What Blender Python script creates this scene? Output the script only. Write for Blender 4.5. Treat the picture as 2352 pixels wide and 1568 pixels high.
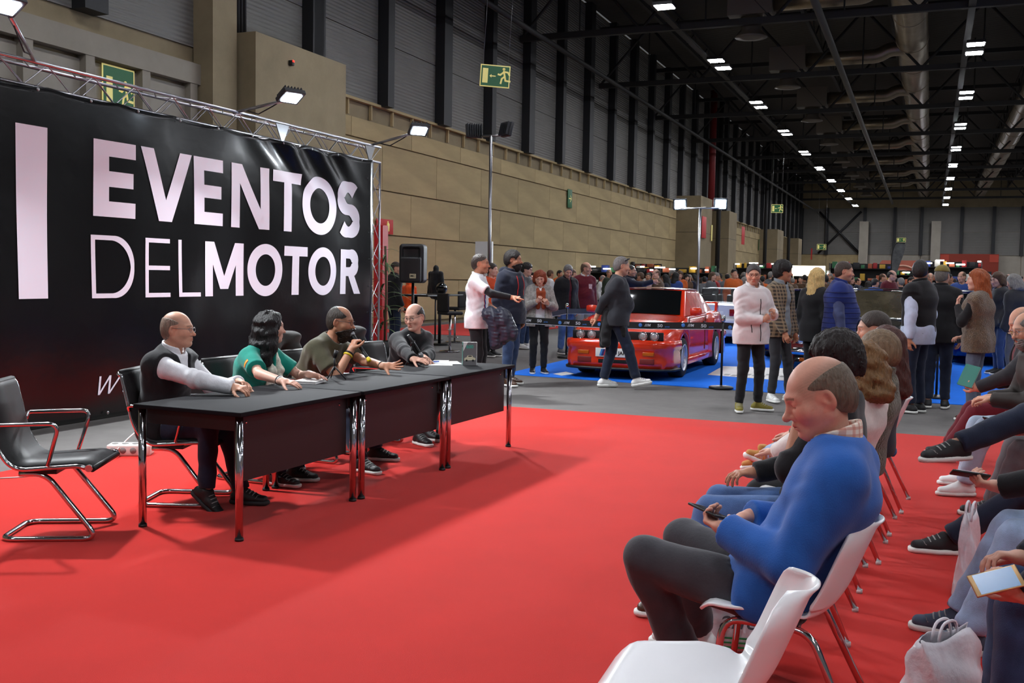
import bpy, bmesh, math, random
import numpy as np
from mathutils import Vector, Matrix
random.seed(7); np.random.seed(7)
SC = bpy.context.scene
COL = SC.collection
for _o in list(bpy.data.objects): bpy.data.objects.remove(_o)
R = math.radians
# ---------------------------------------------------------------- camera
CAMH, FPX = 1.51, 2352.0
PITCH, ROLL, YAW = R(3.62), R(0.99), R(22.14)
_f = np.array([-math.sin(YAW)*math.cos(PITCH), math.cos(YAW)*math.cos(PITCH), -math.sin(PITCH)])
_r0 = np.array([math.cos(YAW), math.sin(YAW), 0]); _u0 = np.cross(_r0, _f)
_r = math.cos(ROLL)*_r0 + math.sin(ROLL)*_u0; _u = -math.sin(ROLL)*_r0 + math.cos(ROLL)*_u0
cam = bpy.data.cameras.new('camera'); camo = bpy.data.objects.new('camera', cam); COL.objects.link(camo)
cam.sensor_width = 36.0; cam.lens = 36.0*FPX/2352.0; cam.clip_start = .05; cam.clip_end = 500
M4 = Matrix(((_r[0], _u[0], -_f[0], 0), (_r[1], _u[1], -_f[1], 0), (_r[2], _u[2], -_f[2], CAMH), (0, 0, 0, 1)))
camo.matrix_world = M4
SC.camera = camo
def ray(px, py): return _f + _r*((px-1176)/FPX) - _u*((py-784)/FPX)
def gz(px, py, z=0.0):                       # point of the photograph lying at height z
    d = ray(px, py); return Vector(np.array([0, 0, CAMH]) + d*((z-CAMH)/d[2]))
def gx(px, py, X): d = ray(px, py); return Vector(np.array([0, 0, CAMH]) + d*(X/d[0]))
def gy(px, py, Y): d = ray(px, py); return Vector(np.array([0, 0, CAMH]) + d*(Y/d[1]))
# ---------------------------------------------------------------- world and exposure
W = bpy.data.worlds.new('world'); SC.world = W; W.use_nodes = True
W.node_tree.nodes['Background'].inputs[0].default_value = (.94, .96, 1.0, 1)
W.node_tree.nodes['Background'].inputs[1].default_value = .10
SC.view_settings.view_transform = 'Standard'; SC.view_settings.look = 'None'
SC.view_settings.exposure = 0.08; SC.view_settings.gamma = 1.0
SC.view_settings.use_curve_mapping = False
CEIL_EMIT = 135.0; FLOOD_EMIT = 200.0; FLOOD_W = 120.0; POST_EMIT = 300.0
# ---------------------------------------------------------------- materials
MATS = {}
def lin(c):
    out = []
    for v in c[:3]:
        v = v/255.0
        out.append(v/12.92 if v <= .04045 else ((v+.055)/1.055)**2.4)
    return (*out, 1.0)
def mat(name, rgb, rough=.6, metal=0., noise=None, bump=None, emit=0., coat=0., spec=.5, alpha=1., trans=0., sheen=0., rand=0., attr=None, stretch=None, ior=None, ecol=None):
    """procedural principled material; noise=(scale, amount) colour mottling, bump=(scale, strength)"""
    if name in MATS: return MATS[name]
    m = bpy.data.materials.new(name); m.use_nodes = True; MATS[name] = m
    nt = m.node_tree; b = nt.nodes['Principled BSDF']; L = nt.links.new
    base = lin(rgb); b.inputs['Base Color'].default_value = base
    b.inputs['Roughness'].default_value = rough; b.inputs['Metallic'].default_value = metal
    b.inputs['Specular IOR Level'].default_value = spec
    b.inputs['Coat Weight'].default_value = coat; b.inputs['Coat Roughness'].default_value = .05
    b.inputs['Sheen Weight'].default_value = sheen
    b.inputs['Alpha'].default_value = alpha; b.inputs['Transmission Weight'].default_value = trans
    if ior: b.inputs['IOR'].default_value = ior
    if emit: b.inputs['Emission Color'].default_value = lin(ecol) if ecol else base; b.inputs['Emission Strength'].default_value = emit
    src = None
    if attr:
        a = nt.nodes.new('ShaderNodeAttribute'); a.attribute_name = attr; src = a.outputs['Color']
        L(src, b.inputs['Base Color'])
    if noise or bump or rand:
        tc = nt.nodes.new('ShaderNodeTexCoord'); mp = nt.nodes.new('ShaderNodeMapping')
        L(tc.outputs['Object'], mp.inputs['Vector'])
        if stretch: mp.inputs['Scale'].default_value = stretch
    if noise or rand:
        mx = nt.nodes.new('ShaderNodeMix'); mx.data_type = 'RGBA'; mx.blend_type = 'MULTIPLY'
        mx.inputs[0].default_value = 1.0
        if src: L(src, mx.inputs[6])
        else: mx.inputs[6].default_value = base
        amt = noise[1] if noise else 0.
        mr = nt.nodes.new('ShaderNodeMapRange'); mr.inputs[3].default_value = 1-amt; mr.inputs[4].default_value = 1+amt
        if noise:
            n = nt.nodes.new('ShaderNodeTexNoise'); n.inputs['Scale'].default_value = noise[0]; n.inputs['Detail'].default_value = 6; n.inputs['Roughness'].default_value = .65
            L(mp.outputs[0], n.inputs['Vector']); mr.inputs[1].default_value = .3; mr.inputs[2].default_value = .7; L(n.outputs['Fac'], mr.inputs[0])
        else: mr.inputs[0].default_value = .5
        out = mr.outputs[0]
        if rand:
            oi = nt.nodes.new('ShaderNodeObjectInfo'); m2 = nt.nodes.new('ShaderNodeMapRange')
            m2.inputs[3].default_value = 1-rand; m2.inputs[4].default_value = 1+rand; L(oi.outputs['Random'], m2.inputs[0])
            mu = nt.nodes.new('ShaderNodeMath'); mu.operation = 'MULTIPLY'; L(out, mu.inputs[0]); L(m2.outputs[0], mu.inputs[1]); out = mu.outputs[0]
        L(out, mx.inputs[7]); L(mx.outputs[2], b.inputs['Base Color'])
    if bump:
        n = nt.nodes.new('ShaderNodeTexNoise'); n.inputs['Scale'].default_value = bump[0]; n.inputs['Detail'].default_value = 4
        L(mp.outputs[0], n.inputs['Vector'])
        bp = nt.nodes.new('ShaderNodeBump'); bp.inputs['Strength'].default_value = bump[1]; bp.inputs['Distance'].default_value = bump[2] if len(bump) > 2 else .01
        L(n.outputs['Fac'], bp.inputs['Height']); L(bp.outputs[0], b.inputs['Normal'])
    return m
def wave_bump(m, scale, strength, dist, direction='Z', tex='Object'):
    nt = m.node_tree; b = nt.nodes['Principled BSDF']
    tc = nt.nodes.new('ShaderNodeTexCoord'); w = nt.nodes.new('ShaderNodeTexWave'); w.bands_direction = direction
    w.inputs['Scale'].default_value = scale; w.inputs['Distortion'].default_value = 0
    nt.links.new(tc.outputs[tex], w.inputs['Vector']); bp = nt.nodes.new('ShaderNodeBump')
    bp.inputs['Strength'].default_value = strength; bp.inputs['Distance'].default_value = dist
    nt.links.new(w.outputs['Fac'], bp.inputs['Height']); nt.links.new(bp.outputs[0], b.inputs['Normal'])
def cloth(name, rgb, rough=.85, n=.12, bump=.25, sc=90): return mat(name, rgb, rough, noise=(14, n), bump=(sc, bump, .004), sheen=.15, spec=.25)
CHROME = mat('chrome', (205, 205, 208), .12, 1.)
STEEL = mat('steel', (150, 150, 152), .32, 1.)
ALU = mat('aluminium', (190, 190, 195), .3, 1., noise=(30, .08))
BLACKM = mat('black_metal', (22, 22, 24), .45)
BLACKP = mat('black_plastic', (20, 20, 22), .5, noise=(60, .1))
WHITE = mat('white_paint', (225, 224, 222), .5)
PAPER = mat('paper', (232, 232, 230), .8)
GLASSD = mat('dark_glass', (10, 12, 12), .06, spec=.6, coat=.5)
# ---------------------------------------------------------------- mesh helpers
def link(o, parent=None):
    COL.objects.link(o)
    if parent is not None: o.parent = parent
    return o
def tag(o, label=None, cat=None, group=None, kind=None):
    if label: o['label'] = label
    if cat: o['category'] = cat
    if group: o['group'] = group
    if kind: o['kind'] = kind
    return o
def empty(name, loc=(0, 0, 0), rz=0.):
    o = bpy.data.objects.new(name, None); o.location = loc; o.rotation_euler = (0, 0, rz); o.empty_display_size = .1
    COL.objects.link(o); return o
def mesh_obj(name, verts, faces, m=None, parent=None, smooth=False):
    me = bpy.data.meshes.new(name); me.from_pydata([tuple(v) for v in verts], [], [tuple(f) for f in faces]); me.update()
    if m:
        for mm in (m if isinstance(m, (list, tuple)) else [m]): me.materials.append(mm)
    if smooth: me.polygons.foreach_set('use_smooth', [True]*len(me.polygons))
    return link(bpy.data.objects.new(name, me), parent)
class MB:
    """collects boxes, tubes and lathes into one mesh (one part)"""
    def __init__(s): s.v = []; s.f = []; s.sm = []
    def add(s, v, f, smooth=False):
        n = len(s.v); s.v += [tuple(p) for p in v]; s.f += [tuple(i+n for i in q) for q in f]; s.sm += [smooth]*len(f); return s
    def box(s, c, d, rz=0., M=None):
        x, y, z = d[0]/2, d[1]/2, d[2]/2; P = [(-x, -y, -z), (x, -y, -z), (x, y, -z), (-x, y, -z), (-x, -y, z), (x, -y, z), (x, y, z), (-x, y, z)]
        if rz: M = Matrix.Rotation(rz, 3, 'Z')
        if M is not None: P = [M @ Vector(p) for p in P]
        P = [(p[0]+c[0], p[1]+c[1], p[2]+c[2]) for p in P]
        return s.add(P, [(0, 3, 2, 1), (4, 5, 6, 7), (0, 1, 5, 4), (1, 2, 6, 5), (2, 3, 7, 6), (3, 0, 4, 7)])
    def bbox(s, c, d, b=.01, M=None):          # box with chamfered edges
        bm = bmesh.new(); bmesh.ops.create_cube(bm, size=1.); bmesh.ops.scale(bm, vec=d, verts=bm.verts)
        bmesh.ops.bevel(bm, geom=bm.edges[:], offset=b, segments=2, affect='EDGES', profile=.6)
        V = [v.co.copy() for v in bm.verts]
        if M is not None: V = [M @ v for v in V]
        bm.verts.index_update(); F = [[v.index for v in f.verts] for f in bm.faces]; bm.free()
        return s.add([v+Vector(c) for v in V], F, True)
    def tube(s, pts, r, n=8, closed=False, cap=True):
        pts = [Vector(p) for p in pts]; N = len(pts); rr = r if isinstance(r, (list, tuple)) else [r]*N
        T = []
        for i in range(N):
            a = pts[(i-1) % N] if (closed or i > 0) else pts[i]; b = pts[(i+1) % N] if (closed or i < N-1) else pts[i]
            t = (b-a); T.append(t.normalized() if t.length > 1e-9 else Vector((0, 0, 1)))
        up = Vector((0, 0, 1)) if abs(T[0].z) < .9 else Vector((1, 0, 0)); nrm = T[0].cross(up).normalized()
        V = []; F = []
        for i in range(N):
            nrm = (nrm-T[i]*nrm.dot(T[i])).normalized(); bn = T[i].cross(nrm)
            for j in range(n):
                a = 2*math.pi*j/n; V.append(pts[i]+(nrm*math.cos(a)+bn*math.sin(a))*rr[i])
        for i in range(N if closed else N-1):
            i2 = (i+1) % N
            for j in range(n): F.append((i*n+j, i*n+(j+1) % n, i2*n+(j+1) % n, i2*n+j))
        s.add(V, F, True)
        if cap and not closed:
            k = len(s.v)-len(V); s.f.append(tuple(k+j for j in reversed(range(n)))); s.f.append(tuple(k+(N-1)*n+j for j in range(n))); s.sm += [False, False]
        return s
    def lathe(s, prof, c=(0, 0, 0), n=16, M=None, smooth=True, caps=True):   # profile of (radius, z)
        V = []; F = []
        for r, z in prof:
            for j in range(n):
                a = 2*math.pi*j/n; v = Vector((r*math.cos(a), r*math.sin(a), z))
                if M is not None: v = M @ v
                V.append(v+Vector(c))
        for i in range(len(prof)-1):
            for j in range(n): F.append((i*n+j, i*n+(j+1) % n, (i+1)*n+(j+1) % n, (i+1)*n+j))
        if caps and prof[0][0] > 1e-5: F.append(tuple(reversed(range(n))))
        if caps and prof[-1][0] > 1e-5: F.append(tuple((len(prof)-1)*n+j for j in range(n)))
        return s.add(V, F, smooth)
    def prism(s, poly, a, b):                  # polygon (list of 3d points) swept from offset a to b
        n = len(poly); a = Vector(a); b = Vector(b)
        V = [Vector(p)+a for p in poly]+[Vector(p)+b for p in poly]
        F = [tuple(range(n)), tuple(reversed(range(n, 2*n)))]+[(i, i+n, (i+1) % n+n, (i+1) % n) for i in range(n)]
        return s.add(V, F)
    def build(s, name, m=None, parent=None, loc=None):
        o = mesh_obj(name, s.v, s.f, m, parent); o.data.polygons.foreach_set('use_smooth', s.sm)
        bm = bmesh.new(); bm.from_mesh(o.data); bmesh.ops.recalc_face_normals(bm, faces=bm.faces[:]); bm.to_mesh(o.data); bm.free()
        if loc: o.location = loc
        return o
def arc(pts, rad, n=5):                        # round the corners of a polyline
    P = [Vector(p) for p in pts]; out = [P[0]]
    for i in range(1, len(P)-1):
        a = (P[i-1]-P[i]); b = (P[i+1]-P[i]); r = min(rad, a.length*.49, b.length*.49)
        A = P[i]+a.normalized()*r; B = P[i]+b.normalized()*r
        for k in range(n+1):
            t = k/n; out.append((1-t)*(1-t)*A+2*t*(1-t)*P[i]+t*t*B)
    out.append(P[-1]); return out
def inst(src, name, parent=None, loc=None, rot=None, scale=None):     # copy of a part sharing its mesh
    o = bpy.data.objects.new(name, src.data); link(o, parent)
    if loc is not None: o.location = loc
    if rot is not None: o.rotation_euler = rot
    if scale is not None: o.scale = scale
    return o
def copy_tree(o, parent=None):
    c = o.copy(); COL.objects.link(c); c.parent = parent
    for ch in list(o.children): copy_tree(ch, c)
    return c
TXT = {}
def text_mesh(name, txt, size, m, parent, M, bold=0., sx=1., extrude=.001, shear=0.):
    k = (txt, size, bold, extrude, shear)
    if k not in TXT:
        cu = bpy.data.curves.new('t', 'FONT'); cu.body = txt; cu.size = size; cu.align_x = 'CENTER'; cu.align_y = 'CENTER'
        cu.offset = bold; cu.extrude = extrude; cu.resolution_u = 3; cu.shear = shear
        to = bpy.data.objects.new('t', cu); COL.objects.link(to)
        dg = bpy.context.evaluated_depsgraph_get(); TXT[k] = bpy.data.meshes.new_from_object(to.evaluated_get(dg))
        bpy.data.objects.remove(to); bpy.data.curves.remove(cu)
    if M is None: return
    me = TXT[k].copy(); me.transform(M @ Matrix.Diagonal((sx, 1, 1, 1))); me.materials.clear(); me.materials.append(m); me.name = name
    return link(bpy.data.objects.new(name, me), parent)
for _t in (('EDITEC', .085, .003, .001, 0.), ('M  50 JAHRE', .075, .002, .001, 0.), ('50', .062, .0015, .0005, 0.), ('JAHRE', .025, 0., .0005, 0.), ('///M', .055, .001, .0005, .2), ('600', .042, .0012, .0004, 0.), ('600', .03, 0., .0004, 0.),
           ('OV', .12, .008, .0008, .2), ('and', .11, 0., .0008, .35), ('MC', .05, .002, .001, 0.)): text_mesh('t', _t[0], _t[1], None, None, None, bold=_t[2], extrude=_t[3], shear=_t[4])   # glyphs made once
def frame(o, x, y, z=None):                    # 4x4 with x, y axes (z = x cross y) at o
    x = Vector(x).normalized(); y = Vector(y).normalized(); z = x.cross(y)
    return Matrix(((x.x, y.x, z.x, o[0]), (x.y, y.y, z.y, o[1]), (x.z, y.z, z.z, o[2]), (0, 0, 0, 1)))
# ================================================================ the hall
WX = -14.5; YF = 127.0; XR = 32.0; YB = -16.0; LEDGE = 6.2; ROOF = 13.6
m_floor = mat('grey_carpet', (108, 105, 103), .95, noise=(3, .10), bump=(400, .3, .004), spec=.1)
m_red = mat('red_carpet', (196, 38, 31), .95, noise=(2.2, .05), bump=(500, .35, .004), spec=.1, sheen=.1)
m_bluec = mat('blue_carpet', (34, 116, 230), .95, noise=(2.5, .05), bump=(500, .3, .004), spec=.1)
m_conc = mat('concrete', (172, 153, 114), .9, noise=(.8, .16), bump=(25, .15, .01), rand=.07, stretch=(1, .35, 1.6))
m_concd = mat('concrete_dark', (140, 126, 100), .92, noise=(.7, .18), bump=(25, .15, .01), rand=.05)
m_clad = mat('grey_cladding', (112, 110, 106), .55, noise=(.6, .08), rand=.10, metal=.0); wave_bump(m_clad, 3.2, .6, .03, 'Z', 'Object')
m_col = mat('dark_column', (26, 27, 30), .6)
m_roof = mat('roof_deck', (58, 54, 50), .9); wave_bump(m_roof, 1.6, .5, .05, 'Y', 'Object')
m_truss = mat('roof_steel', (34, 33, 33), .7)
m_duct = mat('duct_metal', (150, 138, 120), .38, .85, noise=(1.5, .2), bump=(6, .3, .02))
m_gate = mat('gate_panel', (150, 143, 132), .7, noise=(.8, .1), rand=.05)
m_frame = mat('gate_frame', (142, 134, 122), .7, noise=(1.2, .1))
fl = mesh_obj('floor', [(WX, YB, 0), (XR, YB, 0), (XR, YF, 0), (WX, YF, 0)], [(0, 1, 2, 3)], m_floor); tag(fl, kind='structure')
cp = MB().box((-.15, 3.95, .004), (12.3, 13.95, .008)).build('red_carpet', m_red); tag(cp, 'bright red carpet laid under the tables and the audience', 'carpet')
bc = mesh_obj('blue_carpet', [(p[0], p[1], z) for z in (.001, .009) for p in ((-6.05, 14.6), (-1.6, 14.08), (8, 13.5), (8, 27), (-6.4, 27))],
              [(0, 4, 3, 2, 1), (5, 6, 7, 8, 9)]+[(i, (i+1) % 5, (i+1) % 5+5, i+5) for i in range(5)], m_bluec)
tag(bc, 'bright blue carpet under the show cars', 'carpet')
rc2 = MB().box((-12.0, 27.0, .004), (3.6, 7.0, .008)).build('red_carpet', m_red); tag(rc2, 'small red carpet under the bar tables by the concrete wall', 'carpet')
# ---- left wall: backing slab, concrete panels, ledge, cladding panels, columns
wl = MB().box((WX-.25, (YB+YF)/2, ROOF/2), (.3, YF-YB, ROOF)).build('wall_left', m_concd); tag(wl, kind='structure')
def panel_mesh(w, h, t=.06, b=.006):
    o = MB().bbox((0, 0, 0), (t, w, h), b); me = bpy.data.meshes.new('panel'); me.from_pydata(o.v, [], o.f); me.update(); return me
rows = [(.1, 1.36), (1.38, 2.63), (2.65, 3.88), (3.9, 5.19), (5.21, 5.74)]
cache = {}
def add_panel(name, par, y0, y1, z0, z1, m, x=WX-.07, t=.06):
    key = (round(y1-y0, 2), round(z1-z0, 2), m.name)
    if key not in cache: cache[key] = panel_mesh(y1-y0-.02, z1-z0-.015, t); cache[key].materials.append(m)
    o = bpy.data.objects.new(name, cache[key]); link(o, par); o.location = (x, (y0+y1)/2, (z0+z1)/2); return o
for ri, (z0, z1) in enumerate(rows):
    y = 20.6 + (ri % 2)*1.7; wd = 3.45
    while y < YF-1:
        add_panel('concrete_panel', wl, y, min(y+wd, YF), z0, z1, m_conc); y += wd
# parapet ledge with its small posts
lg = MB(); lg.box((WX-.02, (21+YF)/2, LEDGE), (.14, YF-21, .07)); lg.build('ledge_rail', m_conc, wl)
post = MB().box((0, 0, 0), (.08, .06, .42)).build('ledge_post', m_conc, wl); post.location = (WX-.03, 22.6, 5.97)
for i in range(1, 80): inst(post, 'ledge_post', wl, (WX-.03, 22.6+1.22*i, 5.97))
# upper cladding between dark columns, every 3.66 m
colm = MB().box((0, 0, 0), (.5, .42, ROOF-LEDGE)).build('wall_column', m_col, wl); colm.location = (WX+.02, 22.0, (ROOF+LEDGE)/2)
k = 0; y = 3.7
while y < YF-2:
    if k: inst(colm, 'wall_column', wl, (WX+.02, y, (ROOF+LEDGE)/2), scale=(1, 1.35 if k % 2 else .85, 1))
    zz = LEDGE
    for j in range(4):
        if zz+1.8 <= ROOF+.1: add_panel('cladding_panel', wl, y+.2, y+3.46, zz, zz+1.82, m_clad, WX-.08)
        zz += 1.83
    y += 3.66; k += 1
# near gate section with framed panels (left edge of the view)
for i, y0 in enumerate((7.7, 9.1, 10.5, 11.9, 13.3, 14.75, 16.15)):
    add_panel('gate_panel', wl, y0, y0+1.3, .1, 5.35, m_gate, WX-.06)
    b = MB().box((WX+.02, y0+1.36, 2.85), (.2, .22, 5.7)).build('gate_frame', m_frame, wl)
MB().box((WX+.02, 12.6, 5.62), (.24, 10.2, .42)).build('gate_lintel', m_frame, wl)
sc_ = MB().box((WX+.2, 18.1, ROOF/2), (.5, .8, ROOF)).build('steel_column', m_concd, wl)
pp = MB()
for i in range(5): pp.tube([(WX+.1, 18.75+.12*i, 6.7), (WX+.1, 18.75+.12*i, ROOF)], .045, 6)
pp.build('pipe_riser', m_truss, wl)
# protruding concrete pilasters along the wall
def pilaster(y0, y1, depth, h):
    o = MB().box((WX+depth/2-.05, (y0+y1)/2, h/2), (depth, y1-y0, h)).build('concrete_pilaster', m_concd, wl)
    for z in (2.0, 4.4): MB().box((WX+depth/2-.05, (y0+y1)/2, z), (depth+.012, y1-y0+.012, .02)).build('panel_joint', m_col, o)
pilaster(18.62, 22.3, .9, 6.68)
pilaster(62.0, 65.5, 1.5, 6.6); pilaster(71.5, 74.5, 1.5, 6.3); pilaster(95, 99, 1.6, 6.2); pilaster(110, 113, 1.7, 6.0)
rp = MB().tube([(WX+1.2, 66.3, 6), (WX+1.2, 66.3, ROOF)], .22, 8).build('red_riser', mat('red_steel', (120, 24, 26), .6), wl)
for yy in (70.5, 92, 108):
    MB().tube([(WX+.9, yy, 0), (WX+.9, yy, ROOF)], .16, 8).build('grey_riser', m_truss, wl)
# ---- far wall
wf = MB().box((XR/2+WX/2, YF+.2, ROOF/2), (XR-WX, .3, ROOF)).build('wall_far', m_concd); tag(wf, kind='structure')
x = WX
i = 0
while x < XR-1:
    w = (2.9, 4.2, 3.3)[i % 3]
    for (z0, z1, m) in ((4.8, 7.4, m_clad), (7.42, 10.2, m_clad), (.1, 4.75, m_conc if i < 2 else m_gate)):
        key = ('far', w, z0, m.name)
        if key not in cache:
            q = MB().bbox((0, 0, 0), (w-.05, .06, z1-z0), .012); me = bpy.data.meshes.new('fp'); me.from_pydata(q.v, [], q.f); me.materials.append(m); cache[key] = me
        o = bpy.data.objects.new('wall_panel', cache[key]); link(o, wf); o.location = (x+w/2, YF, (z0+z1)/2)
    MB().box((x, YF-.15, 7.5), (.35, .4, 5.5)).build('wall_column', m_col, wf)
    x += w; i += 1
for xx in (-7.4, .35): MB().box((xx, YF-.7, 4.3), (1.0, .9, 8.6)).build('pale_column', m_gate, wf)
MB().tube([(-12.5, YF-.4, 4.9), (-7.8, YF-.4, 9.8)], .14, 6).build('wall_brace', m_col, wf)
MB().tube([(-12.5, YF-.4, 9.8), (-7.8, YF-.4, 4.9)], .14, 6).build('wall_brace', m_col, wf)
# ---- ceiling: deck, trusses, purlins, ducts, lights
ce = MB().box(((XR+WX)/2, (YB+YF)/2, ROOF+.1), (XR-WX, YF-YB, .2)).build('ceiling', m_roof); tag(ce, kind='structure')
tr0 = None
def truss(Y):
    b = MB()
    o = MB().box(((XR+WX)/2, Y, 10.35), (XR-WX, .2, .22)).build('roof_truss', m_truss)
    MB().box(((XR+WX)/2, Y, 12.9), (XR-WX, .2, .2)).build('top_chord', m_truss, o)
    n = 0; x = WX
    while x < XR:
        n += 1; b.tube([(x, Y, 10.35), (x+2.3, Y, 12.9)], .06, 5, cap=False); b.tube([(x+2.3, Y, 12.9), (x+4.6, Y, 10.35)], .06, 5, cap=False)
        b.tube([(x+2.3, Y, 12.9), (x+2.3, Y, 10.35)], .03, 4, cap=False); x += 4.6
    b.build('web_bars', m_truss, o); tag(o, kind='structure'); return o
t0 = truss(0.); t0.location.y = -3.4+.0
for k in range(1, 13):
    c = copy_tree(t0); c.location.y = -3.4+9.85*k
# long purlins (run with the hall), a light lattice each
def purlin(X):
    o = MB().box((X, (YB+YF)/2, 12.4), (.14, YF-YB, .16)).build('roof_purlin', m_truss)
    MB().box((X, (YB+YF)/2, 13.3), (.14, YF-YB, .12)).build('top_chord', m_truss, o)
    b = MB(); y = YB
    while y < YF: b.tube([(X, y, 12.4), (X, y+1.6, 13.3)], .035, 4, cap=False); b.tube([(X, y+1.6, 13.3), (X, y+3.2, 12.4)], .035, 4, cap=False); y += 3.2
    b.build('web_bars', m_truss, o); tag(o, kind='structure'); return o
for X in (-11, -5.2, -1.9, 4.2, 7.5, 13.5, 20): purlin(X)
# cable tray carrying the left light row, diagonal sprinkler pipe
for X in (-8.3, 1.15, 10.35):
    tag(MB().box((X-.28, (YB+YF)/2, 10.3), (.22, YF-YB, .08)).build('cable_tray', m_truss), kind='structure')
tag(MB().tube([(-3.5, 18, 10.0), (-3.8, 60, 10.1), (-4.2, 120, 10.2)], .13, 8).build('ceiling_pipe', mat('pipe_grey', (70, 68, 64), .5)), 'long grey pipe hanging beneath the roof trusses left of the big duct', 'pipe')
tag(MB().tube([(WX+2.0, 20, 9.6), (WX+2.0, 120, 9.6)], .09, 6).build('ceiling_pipe', m_truss), 'dark pipe running along the top of the left wall', 'pipe')
def duct(X, r, label, side):
    o = MB().tube([(X, YB, 11.6), (X, YF-2, 11.6)], r, 24).build('air_duct', m_duct); tag(o, label, 'duct', 'big ceiling air ducts')
    y = YB+2; rg = MB().lathe([(r+.015, -.05), (r+.03, -.03), (r+.03, .03), (r+.015, .05)], n=24, M=Matrix.Rotation(R(90), 3, 'X')).build('duct_ring', m_duct, o); rg.location = (X, y, 11.6)
    for k in range(1, 28): inst(rg, 'duct_ring', o, (X, y+4.6*k, 11.6))
    return o
dmain = duct(-1.1, .62, 'big round silver air duct running down the hall ceiling, left of the two', -1)
duct(4.6, .62, 'big round silver air duct at the right edge of the ceiling', -1)
m_diff = mat('diffuser_grey', (92, 84, 74), .6)
for k in range(8):
    Y = 36.5+9.85*k; d = empty('branch_duct', (-1.1, Y, 11.3)); d.parent = dmain
    MB().tube(arc([(0, 0, 0), (-.9, 0, 0), (-1.3, 0, -.25), (-4.3, 0, -.25)], .3), .3, 16).build('branch_pipe', m_duct, d)
    MB().box((-5.0, 0, -.2), (1.5, 1.1, 1.0)).build('diffuser_box', m_diff, d)
    MB().lathe([(.38, -.7), (.34, -1.15), (.52, -1.33), (.56, -1.38), (.3, -1.4), (.05, -1.4)], (-5.0, 0, 0), 20).build('diffuser_cone', m_diff, d)
m_lamp = mat('ceiling_lamp_glow', (255, 250, 240), .5, emit=CEIL_EMIT, ecol=(246, 248, 255))
lampn = 0
def ceil_lamp(x, y, label):
    e = empty('ceiling_lamp', (x, y, 10.0))
    for dy in (-.75, .75):
        MB().box((0, dy, .06), (.62, .62, .1)).build('lamp_housing', m_truss, e) if ceil_lamp.h is None else inst(ceil_lamp.h, 'lamp_housing', e, (0, dy+.75, 0))
        if ceil_lamp.h is None: ceil_lamp.h = e.children[0]
        if ceil_lamp.g is None: ceil_lamp.g = MB().box((0, -.75, 0), (.54, .54, .02)).build('lamp_panel', m_lamp, e)
        else: inst(ceil_lamp.g, 'lamp_panel', e, (0, dy+.75, 0))
    st = MB().tube([(0, 0, .1), (0, 0, .4)], .03, 5).build('lamp_stem', m_truss, e) if ceil_lamp.s is None else inst(ceil_lamp.s, 'lamp_stem', e)
    if ceil_lamp.s is None: ceil_lamp.s = st
    tag(e, label, 'ceiling lamp', 'twin ceiling lamps')
ceil_lamp.h = ceil_lamp.g = ceil_lamp.s = None
num = ['first', 'second', 'third', 'fourth', 'fifth', 'sixth', 'seventh', 'eighth', 'ninth', 'tenth']
for X, nm in ((-8.05, 'left lamp row'), (1.15, 'right lamp row')):
    for k in range(10):
        if X > 0 and k == 0: lab = 'bright twin ceiling lamp of the right lamp row just above the frame'
        else: lab = 'bright twin ceiling lamp, %s from the near end of the %s' % (num[k if X < 0 else k-1], nm)
        ceil_lamp(X, 31.2+9.85*k, lab)
for X in (-8.05, 1.15, 10.35, 19.5):
    for k in range(-4, 10):
        if k >= 0 and X < 5: continue
        ceil_lamp(X, 31.2+9.85*k, 'bright twin ceiling lamp outside the frame')
# ================================================================ banner wall
BX = -7.4
m_vinyl = mat('black_vinyl', (8, 8, 9), .24, bump=(3, .25, .02), spec=.28)
m_print = mat('white_print', (214, 210, 222), .45)
def bwave(y, z):
    d = .012*math.sin(y*2.3+.6*z)+.008*math.sin(y*5.1-1.3*z+1)+.006*math.sin(z*3.1+y*.7)
    t = max(0., min(1., (z-2.45)/.7)); c = math.exp(-((y-10.7-(z-3.1)*-.9)/.55)**2)+.8*math.exp(-((y-11.6-(z-3.1)*-1.1)/.4)**2)
    return d+.05*t*c*math.sin((y+z*1.1)*9)
def bp(y, z, off=0.): return (BX+bwave(y, z)+off, y, z)
Y0, Y1, Z0, Z1 = 5.4, 12.83, .06, 3.13
def bpatch(name, f, nu, nv, m, par, off=.004):
    V = []; F = []
    for i in range(nu+1):
        for j in range(nv+1):
            y, z = f(i/nu, j/nv); V.append(bp(y, z, off))
    for i in range(nu):
        for j in range(nv): a = i*(nv+1)+j; F.append((a, a+nv+1, a+nv+2, a+1))
    return V, F
V, F = bpatch('', lambda u, v: (Y0+(Y1-Y0)*u, Z0+(Z1-Z0)*v-.03*math.sin(math.pi*((u*9) % 1))*(v > .98)), 150, 64, None, None, 0)
ban = mesh_obj('banner', V, F, m_vinyl, smooth=True)
tag(ban, 'huge black vinyl banner with white lettering stretched on the truss behind the tables', 'banner')
so = ban.modifiers.new('s', 'SOLIDIFY'); so.thickness = .004; so.offset = -1
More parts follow.
